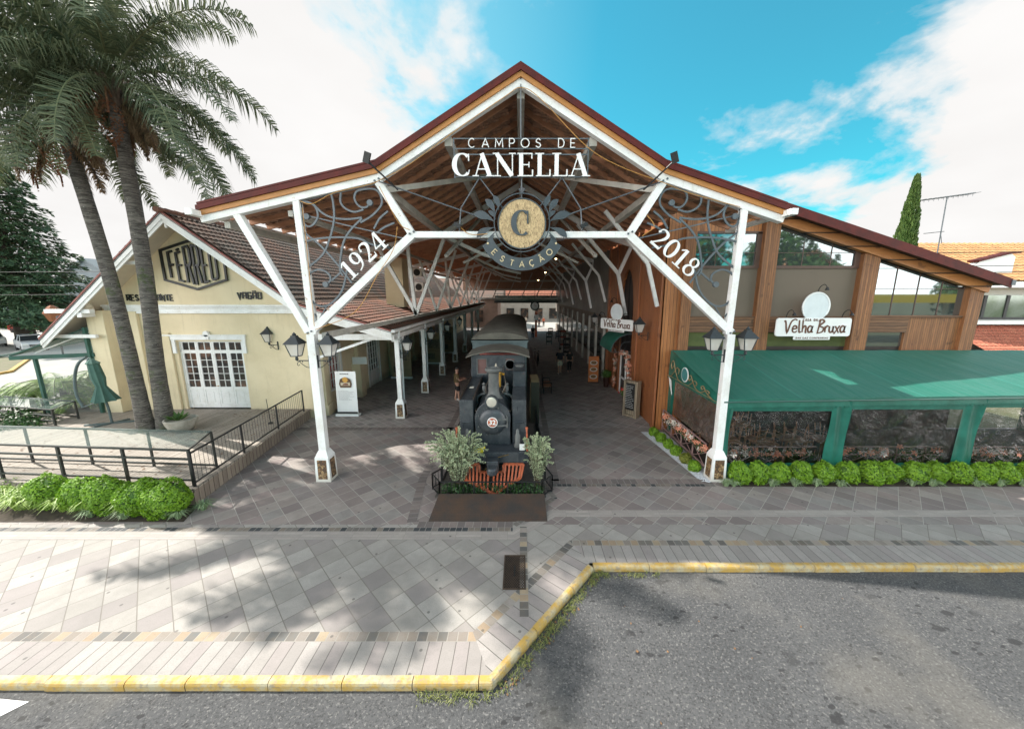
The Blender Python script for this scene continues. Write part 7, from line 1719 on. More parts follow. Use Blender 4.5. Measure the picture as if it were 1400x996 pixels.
m = MB(); m.lathe([(.27, -.012), (.27, .012)], (AXL-.10, 13.1, 2.80), 28, 'X'); m.build('rim', signwhite, q); m = MB(); m.lathe([(.235, -.018), (.235, .0)], (AXL-.10, 13.1, 2.80), 28, 'X'); m.build('face', mat('badge_teal', (.06, .22, .22), .5, 0, .1, 4, bs=0), q)
# curtains of green vinyl between clear windows
def curtain_(x0, x1, z0, z1, seed, y=AYF):
    m = MB(); rn = random.Random(seed); nx, nz = 14, 10; ph = rn.uniform(0, 6)
    for i in range(nx+1):
        for j in range(nz+1):
            u = i/nx; v = j/nz; z = z0+(z1-z0)*v; skew = -.04*(1-v)
            m.v.append((x0+(x1-x0)*u+skew+.012*math.sin(v*9+ph), y+.030*math.sin(u*9+ph+v*2)+.02*math.sin(v*7+u*4), z))
    for i in range(nx):
        for j in range(nz): a = i*(nz+1)+j; m.f.append((a, a+nz+1, a+nz+2, a+1))
    return m
clear = mat_glass('clear_vinyl', (.20, .20, .20), .16, .05)
cn = clear.node_tree; bm_ = N(cn, 'ShaderNodeBump'); bm_.inputs['Strength'].default_value = 1.0; bm_.inputs['Distance'].default_value = .10; cn.links.new(noise(cn, 1.5, 5, .6, None, 3.0), bm_.inputs['Height'])
gl_ = N(cn, 'ShaderNodeBsdfGlossy'); gl_.inputs['Roughness'].default_value = .07; gl_.inputs['Color'].default_value = (.9, .9, .9, 1); cn.links.new(bm_.outputs[0], gl_.inputs['Normal'])
tp_ = N(cn, 'ShaderNodeBsdfTransparent'); tp_.inputs['Color'].default_value = (.80, .80, .80, 1)
fr_ = N(cn, 'ShaderNodeFresnel'); fr_.inputs['IOR'].default_value = 1.55; cn.links.new(bm_.outputs[0], fr_.inputs['Normal'])
mx_ = N(cn, 'ShaderNodeMixShader'); cn.links.new(fr_.outputs[0], mx_.inputs[0]); cn.links.new(tp_.outputs[0], mx_.inputs[1]); cn.links.new(gl_.outputs[0], mx_.inputs[2])
cn.links.new(mx_.outputs[0], [x for x in cn.nodes if x.type == 'OUTPUT_MATERIAL'][0].inputs[0])
bays = [(6.42, 9.42), (9.98, 13.40), (14.0, 17.4), (18.0, 20.9)]
for i, (x0, x1) in enumerate(((AXL, 6.42), (9.42, 9.98), (13.40, 14.0), (17.4, 18.0))): curtain_(x0, x1, .05, za(AYF, x0)-.05, i, AYF-.02).build('curtain', greend, aw, smooth=True)
m = curtain_(0, 1, 0, 1, 9); m.v = [(AXL+.02*math.sin(v[1]*40), AYB-.55+v[0]*.5, .05+v[2]*2.5) for v in m.v]; m.build('curtain', greend, aw, smooth=True)
for x0, x1 in bays:
    m = MB(); nx, nz = 40, 12
    for i in range(nx+1):
        for j in range(nz+1): u, v = i/nx, j/nz; m.v.append((x0+(x1-x0)*u, AYF+.02+.012*math.sin(u*14+v*5)+.010*math.sin(v*11-u*7), .52+(za(AYF, x0)-.30-.52)*v))
    for i in range(nx):
        for j in range(nz): a = i*(nz+1)+j; m.f.append((a, a+nz+1, a+nz+2, a+1))
    m.build('clear_window', clear, aw, smooth=True)
    m = MB(); nx, nz = 60, 4
    for i in range(nx+1):
        for j in range(nz+1): u, v = i/nx, j/nz; m.v.append((x0+(x1-x0)*u, AYF+.01+.035*math.sin(u*60+v*6)*(1-v*.3)+.01*math.sin(u*23), .03+.50*v))
    for i in range(nx):
        for j in range(nz): a = i*(nz+1)+j; m.f.append((a, a+nz+1, a+nz+2, a+1))
    m.build('lower_skirt', greend, aw, smooth=True)
    m = MB(); m.box(x0, x1, AYF-.01, AYF+.0, za(AYF, x0)-.34, za(AYF, x0)-.16); m.build('window_hem', greend, aw)
m = MB(); m.add([(AXL+.02, AYF+.1, .95), (AXL+.02, AYB-.6, .95), (AXL+.02, AYB-.6, 2.4), (AXL+.02, AYF+.1, 2.4)], [(0, 1, 2, 3)]); m.build('clear_window', clear, aw)
m = MB(); m.box(AXL+.02, AXL+.2, AYB-.6, AYB-.35, 0, 2.6); m.build('inner_post', wd_side, aw)
MB().box(AXR-.05, AXR, AYF, AYB, 0, 3.4).build('end_curtain', greend, aw); fl_ = MB(); fl_.box(AXL+.1, AXR, AYF+.1, FY-.2, .0, .10); fl_.build('floor', mat('tent_floor', (.05, .042, .036), .8, 0, .1, 2), aw)
# napkin like flap at the side curtain
MB().prism([(14.30, 2.32), (14.52, 2.40), (14.38, 2.1), (14.12, 1.75)], AXL-.10, AXL-.085, 'YZ').build('white_flap', signwhite, aw)
# rails with flower boxes
pinkiron = mat('pinkish_rail', (.30, .19, .18), .6, .1, .1, 4)
def flower_rail(p0, p1, label, n, seed, zt=1.02):
    t = thing('flower_railing', (p0[0], p0[1], 0), label, 'railing', 'flower railings of the terrace'); a, b_ = Vector((*p0, 0)), Vector((*p1, 0)); m = MB(); up = Vector((0, 0, 1)); L_ = (b_-a).length; d = (b_-a)/L_
    for h in (zt, .72, .28): m.beam(a+up*h, b_+up*h, .04, .03)
    k = 0; y = 0
    while y < L_-.1:
        q0 = a+d*y; q1 = a+d*min(L_, y+.9); m.beam(q0+up*.28, q1+up*.72, .02, .02); m.beam(q0+up*.72, q1+up*.28, .02, .018); m.beam(q0+up*.05, q0+up*zt, .04, .04, up=(0, 1, 0)); y += .9
    m.build('rail', pinkiron, t); flowers(t, 'flowers', [a+up*.78+d*.1, b_+up*.78-d*.1], .12, n, seed, .10, ng=n*22); return t
flower_rail((AXL-.22, 14.5), (AXL-.22, 10.95), 'pinkish railing full of peach flowers along the hall side of the green terrace', 85, 40)
for i, (x0, x1) in enumerate(bays):
    flower_rail((x0+.1, AYF+.22), (x1-.1, AYF+.22), ['pinkish flower railing behind the first clear window of the terrace, by the front post', 'pinkish flower railing behind the second clear window of the terrace', 'pinkish flower railing behind the third clear window of the terrace', 'pinkish flower railing behind the outermost clear window of the terrace'][i], 38, 41+i, .98)
# chairs upturned on tables
chw = mat('chair_wood', (.25, .125, .065), .5, 0, .15, 5)
def make_table(label):
    t = thing('cafe_table', (0, 0, 0), label, 'table', 'tables inside the green terrace')
    MB().box(-.38, .38, -.38, .38, .72, .75).build('tabletop', chw, t, bevel=.008)
    for s in (-1, 1):
        for u in (-1, 1): m = MB(); m.beam((s*.33, u*.33, 0), (s*.33, u*.33, .72), .05, .05, up=(0, 1, 0)); m.build('leg', chw, t)
    return t
def make_chair(label):
    """modelled upside down: seat rests at z=0, legs point up"""
    t = thing('upturned_chair', (0, 0, 0), label, 'chair', 'chairs upturned on the terrace tables')
    MB().prism([(-.20, -.20), (.20, -.20), (.22, .2), (-.22, .2)], .0, .035, 'XY').build('seat', chw, t, bevel=.008)
    for s in (-1, 1):
        m = MB(); m.tube(crom([(s*.19, -.18, .03), (s*.20, -.20, .25), (s*.22, -.25, .47)], 4), .017, 6); m.build('leg', chw, t)
        m = MB(); m.tube(crom([(s*.20, .19, -.40), (s*.20, .20, -.2), (s*.20, .18, .05), (s*.21, .24, .47)], 4), .017, 6); m.build('leg', chw, t)
    m = MB(); m.tube(crom([(-.20, .19, -.40), (0, .22, -.46), (.20, .19, -.40)], 5), .02, 6); m.tube(crom([(-.2, .19, -.2), (0, .23, -.2), (.2, .19, -.2)], 5), .015, 6); m.build('backrest', chw, t)
    m = MB(); m.tube([(-.2, -.2, .2), (.2, -.2, .2)], .011, 5); m.tube([(-.2, -.2, .2), (-.2, .2, .2)], .011, 5); m.tube([(.2, -.2, .2), (.2, .2, .2)], .011, 5); m.build('stretcher', chw, t)
    return t
TL = ['behind the first clear window next to the front post', 'in the middle of the first clear window', 'behind the right part of the first clear window', 'behind the left edge of the second clear window', 'in the second row by the side window', 'deepest by the side window']
tp = [(7.0, 11.8), (8.15, 11.7), (9.25, 11.9), (10.35, 11.8), (7.0, 13.2), (8.3, 13.3)]
T0 = None; C0_ = None
for i, (x, y) in enumerate(tp):
    lb = 'brown wooden table carrying upturned chairs '+TL[i]
    if T0 is None: T0 = make_table(lb); T0.location = (x, y, .1)
    else: copy_tree(T0, (x, y, .1), 0, lb)
    for k, (dx, rot) in enumerate(((-.20, .3), (.20, 2.9))):
        lb = ('left' if k == 0 else 'right')+' upturned chair on the table '+TL[i]
        if C0_ is None: C0_ = make_chair(lb); C0_.location = (x+dx, y, .852); C0_.rotation_euler = (0, 0, rot)
        else: copy_tree(C0_, (x+dx, y+.05*k, .852), rot+.4*math.sin(i*3+k), lb)

# ================================================================ HEDGE BALLS
gravel = mat('white_pebbles', (.66, .69, .73), .8, 0, .3, 30, c2=(.36, .39, .43), bs=.8)
sheet([[(5.05, 14.6), (5.55, 10.62), (6.05, 10.42), (6.6, 10.20), (6.6, 10.60), (6.1, 10.75), (6.05, 14.6)]], .010, 'pebble_strip', gravel)
m = MB(); rn = random.Random(12)
for i in range(900):
    t_ = rn.random(); y = 14.5-4.1*t_; x = rn.uniform(5.12+.5*t_, 5.9); s = rn.uniform(.012, .03); m.add([(x-s, y, .01), (x, y-s, .012), (x+s, y, .01), (x, y+s, .012), (x, y, .012+s*.8)], [(0, 1, 4), (1, 2, 4), (2, 3, 4), (3, 0, 4)])
tag(m.build('white_pebbles', gravel, fix=False), 'loose white pebbles in the strip along the side of the green terrace', 'pebbles', kind='stuff')
SB = ['small round bush at the far end of the pebble strip by the timber corner', 'second small round bush from the timber corner on the pebble strip', 'third small round bush from the timber corner on the pebble strip', 'fourth small round bush on the pebble strip', 'yellowish small bush second from the front post on the pebble strip', 'small round bush on the pebble strip nearest the front post']
for i, (x, y) in enumerate(((5.45, 14.2), (5.50, 13.55), (5.55, 12.95), (5.60, 12.35), (5.66, 11.70), (5.70, 11.15))):
    ball(x, y, .20, 120+i, SB[i], 'small bushes on the pebble strip', lf_box if i != 4 else mat_leaf('yellow_leaf', (.14, .17, .02), (.26, .28, .05)), n=1100)
sheet([[(6.3, 10.14), (22, 10.14), (22, 10.62), (6.3, 10.66)]], .008, 'planting_bed', bpy.data.materials['bed_soil'])
xs = [6.72, 7.32, 7.92, 8.62, 9.30, 10.02, 10.74, 11.36, 12.10, 12.80, 13.45, 14.15, 14.85, 15.6, 16.4, 17.2]
HB = ['first', 'second', 'third', 'fourth', 'fifth', 'sixth', 'seventh', 'eighth', 'ninth', 'tenth', 'eleventh', 'twelfth', 'thirteenth', 'fourteenth', 'fifteenth', 'sixteenth']
rn = random.Random(14)
for i, x in enumerate(xs):
    ball(x, 10.42+rn.uniform(-.04, .04), rn.uniform(.285, .325)+(.05 if i == 6 else 0), 140+i, HB[i]+' rounded clipped bush counted from the front post, below the green terrace', 'clipped bushes below the green terrace', n=2600, sq=(1, 1, 1.12), z=.31)
for i, x in enumerate((6.2, 6.45, 7.6, 8.28, 8.95, 9.64, 11.85, 12.45, 13.8, 14.5, 15.2, 16.0)):
    m = MB(); tuft(m, x, 10.18, 0, 70, .34, 170+i, 1.1); tag(m.build('grass_tuft', lf_pale, fix=False), 'pale grass tuft before the hedge, '+(['at the foot of the front post', 'just right of the front post'][i] if i < 2 else 'the '+HB[i-2]+' one after the bush beside the post'), 'grass', 'pale grass tufts below the green terrace')

# ================================================================ VERANDAH DISPLAYS, PEOPLE
bn = thing('banner_stand', (-7.9, 16.9, 0), 'white roll-up banner with a yellow brown crest standing under the verandah', 'banner stand')
bx0, bx1 = -8.75, -7.75; by = 16.75
MB().add([(bx0, by, .12), (bx1, by-.05, .12), (bx1, by, 2.15), (bx0, by+.05, 2.15), (bx0, by+.01, .12), (bx1, by-.04, .12), (bx1, by+.01, 2.15), (bx0, by+.06, 2.15)], [(0, 1, 2, 3), (7, 6, 5, 4), (0, 4, 5, 1), (1, 5, 6, 2), (2, 6, 7, 3), (3, 7, 4, 0)]).build('sheet', signwhite, bn)
MB().box(bx0-.05, bx1+.05, by-.16, by+.12, .0, .10).build('base', signwhite, bn, bevel=.01); MB().box(bx0+.02, bx1-.02, by-.085, by-.06, .13, .20).build('base_strip', black, bn)
Pb = lambda u, v, d: (bx0+u, by-.062+.025*(v-.1)+d, v)
m = MB(); didone_ = None
m2 = MB(); m2.prism([(bx0+.25, 1.38), (bx0+.75, 1.38), (bx0+.80, 1.55), (bx0+.74, 1.78), (bx0+.60, 1.86), (bx0+.40, 1.86), (bx0+.26, 1.78), (bx0+.20, 1.55)], by-.035, by-.030, 'XZ'); cr = m2.build('crest', mat('crest_brown', (.13, .07, .035), .6, 0, .2, 9, bs=0), bn)
MB().lathe([(.001, by-.040), (.13, by-.039), (.13, by-.036)], (bx0+.5, 0, 1.76), 18, 'Y').build('crest_sun', mat('crest_yellow', (.60, .32, .06), .6, 0, .1, 9, bs=0), cr)
MB().prism([(bx0+.28, 1.48), (bx0+.72, 1.48), (bx0+.72, 1.62), (bx0+.28, 1.62)], by-.040, by-.036, 'XZ').build('crest_field', mat('crest_cream', (.60, .52, .38), .6, 0, .1, 9, bs=0), cr)
MB().prism([(bx0+.36, 1.50), (bx0+.64, 1.50), (bx0+.62, 1.58), (bx0+.50, 1.60), (bx0+.40, 1.56)], by-.044, by-.041, 'XZ').build('crest_engine', mat('crest_red', (.22, .08, .05), .6, 0, .1, 9, bs=0), cr)
hd = MB(); row_text(hd, lambda u, v, d: (bx0+u, by-.03+d, v), .27, 2.04, 1, .5, .05, random.Random(8), .035); hd.build('heading', black, bn)
rn = random.Random(3); row_text(m, lambda u, v, d: (bx0+u, by-.05+d, v), .14, 1.22, 9, .74, .055, rn, .012); m.build('small_print', mat('print_grey', (.35, .35, .35), .7, 0, 0, 5, bs=0), bn)
def panel(x0, x1, y, h, label, seed):
    t = thing('exhibition_panel', ((x0+x1)/2, y, 0), label, 'panel', 'exhibition panels in the verandah'); MB().box(x0, x1, y, y+.05, .12, h).build('board', mat('panel_tan', (.34, .25, .145), .7, 0, .1, 2, bs=0) if 'panel_tan' not in bpy.data.materials else bpy.data.materials['panel_tan'], t)
    w_ = x1-x0; MB().box(x0+w_*.2, x1-w_*.2, y-.01, y-.001, h*.5, h*.78).build('picture', mat('old_photo', (.12, .09, .06), .6, 0, .4, 6, c2=(.32, .25, .17), bs=0) if 'old_photo' not in bpy.data.materials else bpy.data.materials['old_photo'], t)
    MB().box(x0+w_*.12, x0+w_*.55, y-.01, y-.001, h*.16, h*.34).build('picture', bpy.data.materials['old_photo'], t)
    m = MB(); rn = random.Random(seed); row_text(m, lambda u, v, d: (x0+u, y-.008+d, v), w_*.15, h*.92, 3, w_*.7, .07, rn, .03); row_text(m, lambda u, v, d: (x0+u, y-.008+d, v), w_*.15, h*.46, 4, w_*.7, .05, rn, .014); m.build('print', brown, t)
    MB().box(x0-.03, x1+.03, y-.08, y+.15, 0, .12).build('foot', signwhite, t)
panel(-8.9, -7.5, 24.6, 2.5, 'tan exhibition panel with a picture of a building, nearest the street under the verandah', 5)
panel(-8.0, -6.4, 30.0, 2.6, 'tan exhibition panel with locomotive photos, second under the verandah', 6)
panel(-7.9, -6.5, 35.6, 2.6, 'tan exhibition panel farthest down the verandah', 7)
# notices on a little yellow cabinet
cb2 = thing('notice_cabinet', (-9.0, 20.3, 0), 'yellow wall box with white papers stuck on top beside the verandah door', 'notice board')
MB().box(wr, wr+.5, 19.9, 20.5, 0, 1.9).build('cabinet', yellow, cb2, bevel=.01); MB().box(wr+.1, wr+.9, 19.86, 19.88, 1.9, 2.3).build('notice', signwhite, cb2)
# bench
bch = thing('hall_bench', (1.6, 21.2, 0), 'black iron bench with a dark wooden seat beside the coach', 'bench'); m = MB()
MB().box(1.30, 1.80, 20.6, 21.9, .42, .47).build('seat', wd_side, bch); MB().box(1.26, 1.31, 20.6, 21.9, .5, .95).build('backrest', black, bch)
for yy in (20.6, 21.84): m = MB(); m.tube(crom([(1.28, yy, .95), (1.30, yy, .45), (1.34, yy, 0)], 3), .025, 6); m.tube([(1.78, yy, .66), (1.78, yy, 0)], .025, 6); m.tube([(1.28, yy, .66), (1.78, yy, .66)], .025, 6); m.build('leg', black, bch)
# people -----------------------------------------------------------
skin = mat('skin', (.42, .24, .17), .6, 0, .03, 6, bs=0); hair = mat('dark_hair', (.02, .014, .01), .7, 0, .1, 9)
def skinned(name, verts, edges, radii, m, par, sub=2, root=0):
    off = ORG.get(par.name, Vector((0, 0, 0))); me = bpy.data.meshes.new(name); me.from_pydata([tuple(v) for v in verts], edges, []); o = bpy.data.objects.new(name, me); COL.objects.link(o)
    o.modifiers.new('skin', 'SKIN'); sv = me.skin_vertices[0].data
    for i, r in enumerate(radii): r = r if isinstance(r, tuple) else (r, r); sv[i].radius = (r[0]*1.16, r[1]*1.2)
    sv[root].use_root = True
    s = o.modifiers.new('sub', 'SUBSURF'); s.levels = sub; s.render_levels = sub
    bpy.context.view_layer.update(); ev = o.evaluated_get(bpy.context.evaluated_depsgraph_get()); nm = bpy.data.meshes.new_from_object(ev); bpy.data.objects.remove(o)
    o = bpy.data.objects.new(name, nm); COL.objects.link(o); nm.materials.clear(); nm.materials.append(m)
    for p in nm.polygons: p.use_smooth = True
    o.parent = par; ORG[o.name] = off; return o
def person(x, y, rz, h, shirt, trousers, label, shorts=True, step=.18, arms='down', cap=False, name='person', group=None, head_dip=0, fem=False):
    """built facing +y at the origin, 1.8 m, then scaled, turned and placed"""
    t = thing(name, (0, 0, 0), label, 'person', group); k = 1
    sw_ = .18 if not fem else .155
    V = [(0, 0, .98), (0, 0, 1.15), (0, .0, 1.36), (0, -.0, 1.50), (0, .02+head_dip*.3, 1.58), (0, .03+head_dip, 1.68), (0, .025+head_dip, 1.76)]; E = [(0, 1), (1, 2), (2, 3), (3, 4), (4, 5), (5, 6)]; Rr = [(.155, .11), (.145, .10), (.165, .11), (.08, .07), .055, (.078, .092), (.066, .076)]
    def chain(start, pts, rs):
        a = start
        for p, r in zip(pts, rs): V.append(p); Rr.append(r); E.append((a, len(V)-1)); a = len(V)-1
        return a
    hands = []
    for s in (-1, 1):
        f = step*s
        chain(0, [(s*.095, 0, .90), (s*.10, f*.45+.02, .50), (s*.10, f*.9 - (.0 if f > 0 else .03), .10), (s*.105, f*.9+.02, .035), (s*.115, f*.9+.17, .03)], [(.085, .09), .058, .042, .042, (.04, .03)])
        if arms == 'down': P = [(s*sw_, 0, 1.42), (s*(sw_+.07), -.03-f*.2, 1.14), (s*(sw_+.09), .02-f*.5, .90), (s*(sw_+.085), .04-f*.55, .81)]
        else: P = [(s*sw_, .02, 1.42), (s*(sw_+.06), .08, 1.15), (s*(sw_-.02), .33, 1.18), (s*(sw_-.05), .42, 1.20)]
        chain(2, P, [.055, .042, .030, (.034, .02)]); hands.append(Vector(P[-1]))
    skinned('body', V, E, Rr, skin, t)
    # fingers
    for hnd, s in zip(hands, (-1, 1)):
        d = Vector((0, .1, -1)).normalized() if arms == 'down' else Vector((0, 1, -.1)).normalized()
        m = MB()
        for i in range(4): b0 = hnd+Vector((s*.0, (i-1.5)*.018, -.02)) if arms == 'down' else hnd+Vector(((i-1.5)*.018, .02, 0)); L_ = [.075, .085, .08, .06][i]; m.tube([b0, b0+d*L_*.5, b0+d*L_*.9+Vector((-s*.02, 0, 0) if arms == 'down' else (0, 0, -.025))], [.009, .0085, .006], 6)
        b0 = hnd+Vector((-s*.005, .03, .01)) if arms == 'down' else hnd+Vector((-s*.03, -.01, 0)); m.tube([b0, b0+Vector((-s*.015, .03, -.03)) if arms == 'down' else b0+Vector((-s*.02, .04, .0)), b0+Vector((-s*.02, .035, -.055)) if arms == 'down' else b0+Vector((-s*.01, .065, 0))], [.011, .010, .007], 6); m.build('fingers', skin, t)
    # face
    hc = Vector((0, .03+head_dip, 1.70)); m = MB(); m.sphere((hc.x, hc.y+.098, hc.z-.02), .016, 8, 6, (.8, 1.2, 1.4)); m.sphere((hc.x-.082, hc.y, hc.z-.01), .022, 8, 6, (.5, .8, 1.3)); m.sphere((hc.x+.082, hc.y, hc.z-.01), .022, 8, 6, (.5, .8, 1.3)); m.build('nose_and_ears', skin, t, smooth=True)
    m = MB(); m.sphere((-.03, hc.y+.088, hc.z+.005), .010, 8, 6); m.sphere((.03, hc.y+.088, hc.z+.005), .010, 8, 6); m.box(-.022, .022, hc.y+.088, hc.y+.094, hc.z-.062, hc.z-.056); m.build('eyes_and_mouth', hair, t)
    m = MB(); m.sphere((0, hc.y-.018, hc.z+.045), .098, 14, 10, (.92, 1.02, .80)); 
    if fem: m.sphere((0, hc.y-.06, hc.z-.06), .075, 12, 8, (1.1, .6, 1.5))
    m.build('hair', hair, t, smooth=True)
    if cap: m = MB(); m.lathe([(.098, hc.z+.045), (.102, hc.z+.07), (.085, hc.z+.12), (.001, hc.z+.14)], (0, hc.y-.005, 0), 16); m.beam((0, hc.y+.08, hc.z+.06), (0, hc.y+.18, hc.z+.05), .13, .008); m.build('cap', black, t, smooth=True)
    # shirt and trousers a little fuller than the body
    V = [(0, 0, .93), (0, 0, 1.15), (0, 0, 1.36), (0, 0, 1.47)]; E = [(0, 1), (1, 2), (2, 3)]; Rr = [(.172, .128), (.162, .118), (.178, .125), (.10, .085)]
    for s in (-1, 1):
        f = step*s
        P = [(s*sw_, 0, 1.42), (s*(sw_+.055), -.02-f*.12, 1.22)] if arms == 'down' else [(s*sw_, .02, 1.42), (s*(sw_+.05), .065, 1.22)]
        a = 2
        for p, r in zip(P, [.070, .062]): V.append(p); Rr.append(r); E.append((a, len(V)-1)); a = len(V)-1
    skinned('shirt', V, E, [(r[0]*1.14, r[1]*1.16) if isinstance(r, tuple) else r*1.15 for r in Rr], shirt, t)
    V = [(0, 0, 1.0), (0, 0, .93)]; E = [(0, 1)]; Rr = [(.162, .118), (.165, .122)]
    for s in (-1, 1):
        f = step*s; P = [(s*.098, .0, .86), (s*.102, f*.42+.015, .54)]+([] if shorts else [(s*.10, f*.88-.01, .13)]); a = 1
        for p, r in zip(P, [(.10, .105), .085 if shorts else .072, .055]): V.append(p); Rr.append(r); E.append((a, len(V)-1)); a = len(V)-1
    skinned('shorts' if shorts else 'trousers', V, E, Rr, trousers, t, root=1)
    for s in (-1, 1): f = step*s; m = MB(); m.sphere((s*.112, f*.9+.075, .045), .052, 10, 6, (1, 2.4, .85)); m.build('shoe', signwhite if name == 'person' and shorts and not fem else black, t, smooth=True)
    t.location = (x, y, 0); t.rotation_euler = (0, 0, rz); t.scale = (h/1.8,)*3; return t
tan = mat('tan_shirt', (.115, .078, .032), .85, 0, .1, 5); navy = mat('navy_cloth', (.018, .02, .028), .85, 0, .1, 5); bl = mat('black_cloth', (.012, .012, .013), .85, 0, .1, 5); beige = mat('beige_shorts', (.6, .52, .40), .85, 0, .1, 5); gsh = mat('grey_shirt', (.16, .17, .19), .85, 0, .1, 5)
person(-3.45, 19.2, R(-70), 1.85, tan, bl, 'person in a tan shirt and black shorts leaning to the cab of the locomotive', arms='fwd', cap=True, step=.08)
person(-2.75, 20.9, R(-60), 1.75, gsh, bl, 'person in a grey shirt just beyond the one in tan by the locomotive', arms='fwd', step=.05)
person(2.85, 26.2, R(4), 1.88, navy, beige, 'person in a dark shirt and beige shorts walking away along the hall', step=.2)
person(3.60, 26.6, R(-4), 1.74, bl, bl, 'person in all black walking away beside the one in beige shorts', shorts=False, step=.15, fem=True)
person(1.55, 47, R(180), 1.75, bl, navy, 'tiny distant person in dark clothes next to the far end of the coach', shorts=False, step=.15)
# hall depths: bikes and stands, footbridge, clock
fb = thing('footbridge', (1, 56, 0), 'dark footbridge with thin rails crossing the far end of the hall', 'bridge')
MB().box(-4, 5.6, 55.8, 57.2, 4.4, 4.7).build('deck', black, fb); m = MB(); m.box(-4, 5.6, 55.8, 55.86, 5.7, 5.76)
for i in range(20): m.box(-4+i*.5, -3.96+i*.5, 55.8, 55.85, 4.7, 5.7)
m.build('rails', iron, fb); MB().box(-4, 5.6, 57.25, 57.3, 4.7, 5.5).build('glass_panel', mat('bridge_glass', (.2, .22, .2), .2, 0, .3, 1), fb)
ck = thing('hanging_clock', (1.8, 50, 4), 'round dark rimmed clock hanging over the far end of the hall', 'clock'); MB().lathe([(.62, -.1), (.62, .1)], (1.9, 50, 4.1), 24, 'Y').build('rim', black, ck) if False else None
m = MB(); m.lathe([(.62, 49.9), (.62, 50.1)], (1.9, 0, 4.15), 24, 'Y'); m.tube([(1.9, 50, 4.7), (1.9, 50, 8)], .03, 5); m.build('case', black, ck); m = MB(); m.lathe([(.001, 49.88), (.45, 49.885), (.45, 49.9)], (1.9, 0, 4.15), 24, 'Y'); m.build('dial', signwhite, ck); m = MB(); m.beam((1.9, 49.87, 4.15), (1.9, 49.87, 4.5), .04, .01, up=(0, 1, 0)); m.beam((1.9, 49.87, 4.15), (2.1, 49.87, 4.1), .04, .01, up=(0, 1, 0)); m.build('hand', lred, ck)
ob = thing('direction_post', (2.1, 49, 0), 'orange post below the hanging clock at the far end of the hall', 'post'); MB().box(1.9, 2.2, 49.4, 49.6, 0, 3.4).build('post', lred, ob); MB().box(1.75, 2.35, 49.35, 49.38, 2.3, 3.0).build('panel', signwhite, ob)
rn = random.Random(5)
for i in range(7):
    x, y = 3.6+rn.uniform(-.4, 1.4), 34+i*2.6; cc_ = [(.02, .02, .02), (.12, .10, .08), (.3, .06, .03), (.05, .07, .06), (.4, .38, .34), (.02, .02, .03), (.2, .15, .1)][i]
    t = thing('shop_rack', (x, y, 0), ['low black goods rack outside the first dim shop', 'brown goods rack beside the dim shopfront', 'reddish goods rack halfway down the hall', 'dark green goods rack beyond the red one', 'pale goods rack in the light of the far hall', 'black goods rack near the footbridge', 'brown goods rack under the footbridge'][i], 'rack', 'racks along the hall shops'); h = rn.uniform(.9, 1.9)
    m = MB()
    for a, b_ in ((-.3, -.2), (.3, -.2), (-.3, .2), (.3, .2)): m.beam((x+a, y+b_, 0), (x+a, y+b_, h), .04, .04, up=(0, 1, 0))
    m.build('frame', black, t); 
    for z in (.3, h*.6, h-.1): MB().box(x-.28, x+.28, y-.18, y+.18, z, z+.16).build('shelf', mat('goods', cc_, .7, 0, .3, 12), t)
for i, x in enumerate((1.35, 1.5, 1.25)):
    y = 29.5+i*1.1; t = thing('bicycle', (x, y, 0), ['black bicycle parked beside the coach, nearest the street', 'black bicycle parked beside the coach, in the middle', 'black bicycle parked beside the coach, deepest in the hall'][i], 'bicycle', 'bicycles beside the coach')
    for s in (-1, 1): m = MB(); m.tube([(x, y+s*.52+.33*math.cos(a*PI/10), .34+.33*math.sin(a*PI/10)) for a in range(21)], .02, 5, False); m.build('wheel', tyre, t)
    m = MB(); 
    for a, b_ in (((-.5, .34), (-.3, .85)), ((-.3, .85), (.2, .8)), ((.2, .8), (0, .3)), ((0, .3), (-.35, .75)), ((.5, .34), (.2, .8)), ((0, .3), (.5, .34)), ((.2, .8), (.22, .95))): m.tube([(x, y+a[0], a[1]), (x, y+b_[0], b_[1])], .016, 5)
    m.build('frame', black, t); MB().box(x-.07, x+.07, y+.12, y+.34, .93, .98).build('saddle', black, t); m = MB(); m.tube([(x-.26, y-.33, 1.0), (x+.26, y-.33, 1.0)], .014, 5); m.tube([(x, y-.3, .85), (x, y-.33, 1.0)], .014, 5); m.build('handlebar', iron, t)
eh = thing('end_building', (2, 78, 0), 'pale building with windows seen in daylight through the far end of the hall', 'building'); MB().box(-6, 14, 78, 84, 0, 5.2).build('wall', mat('end_wall', (.34, .30, .26), .8, 0, .1, 1), eh)
for i in range(5): MB().box(-3+i*3, -1.4+i*3, 77.9, 77.98, .6, 2.8).build('window', pane, eh)
MB().prism([(77.5, 5.1), (84.5, 5.1), (81, 7.6)], -7, 15, 'YZ').build('roof', clay2 if False else mat('end_roof', (.26, .09, .05), .8, 0, .2, 2), eh)
for i, (x, c) in enumerate(((3.2, navy), (4.1, lred), (.9, beige))): person(x, 64+i*2, R(180*i), 1.7, c, bl, ['tiny distant person in navy in the daylight beyond the hall', 'tiny distant person in orange in the daylight beyond the hall', 'tiny distant person in beige in the daylight beyond the hall'][i], shorts=False)

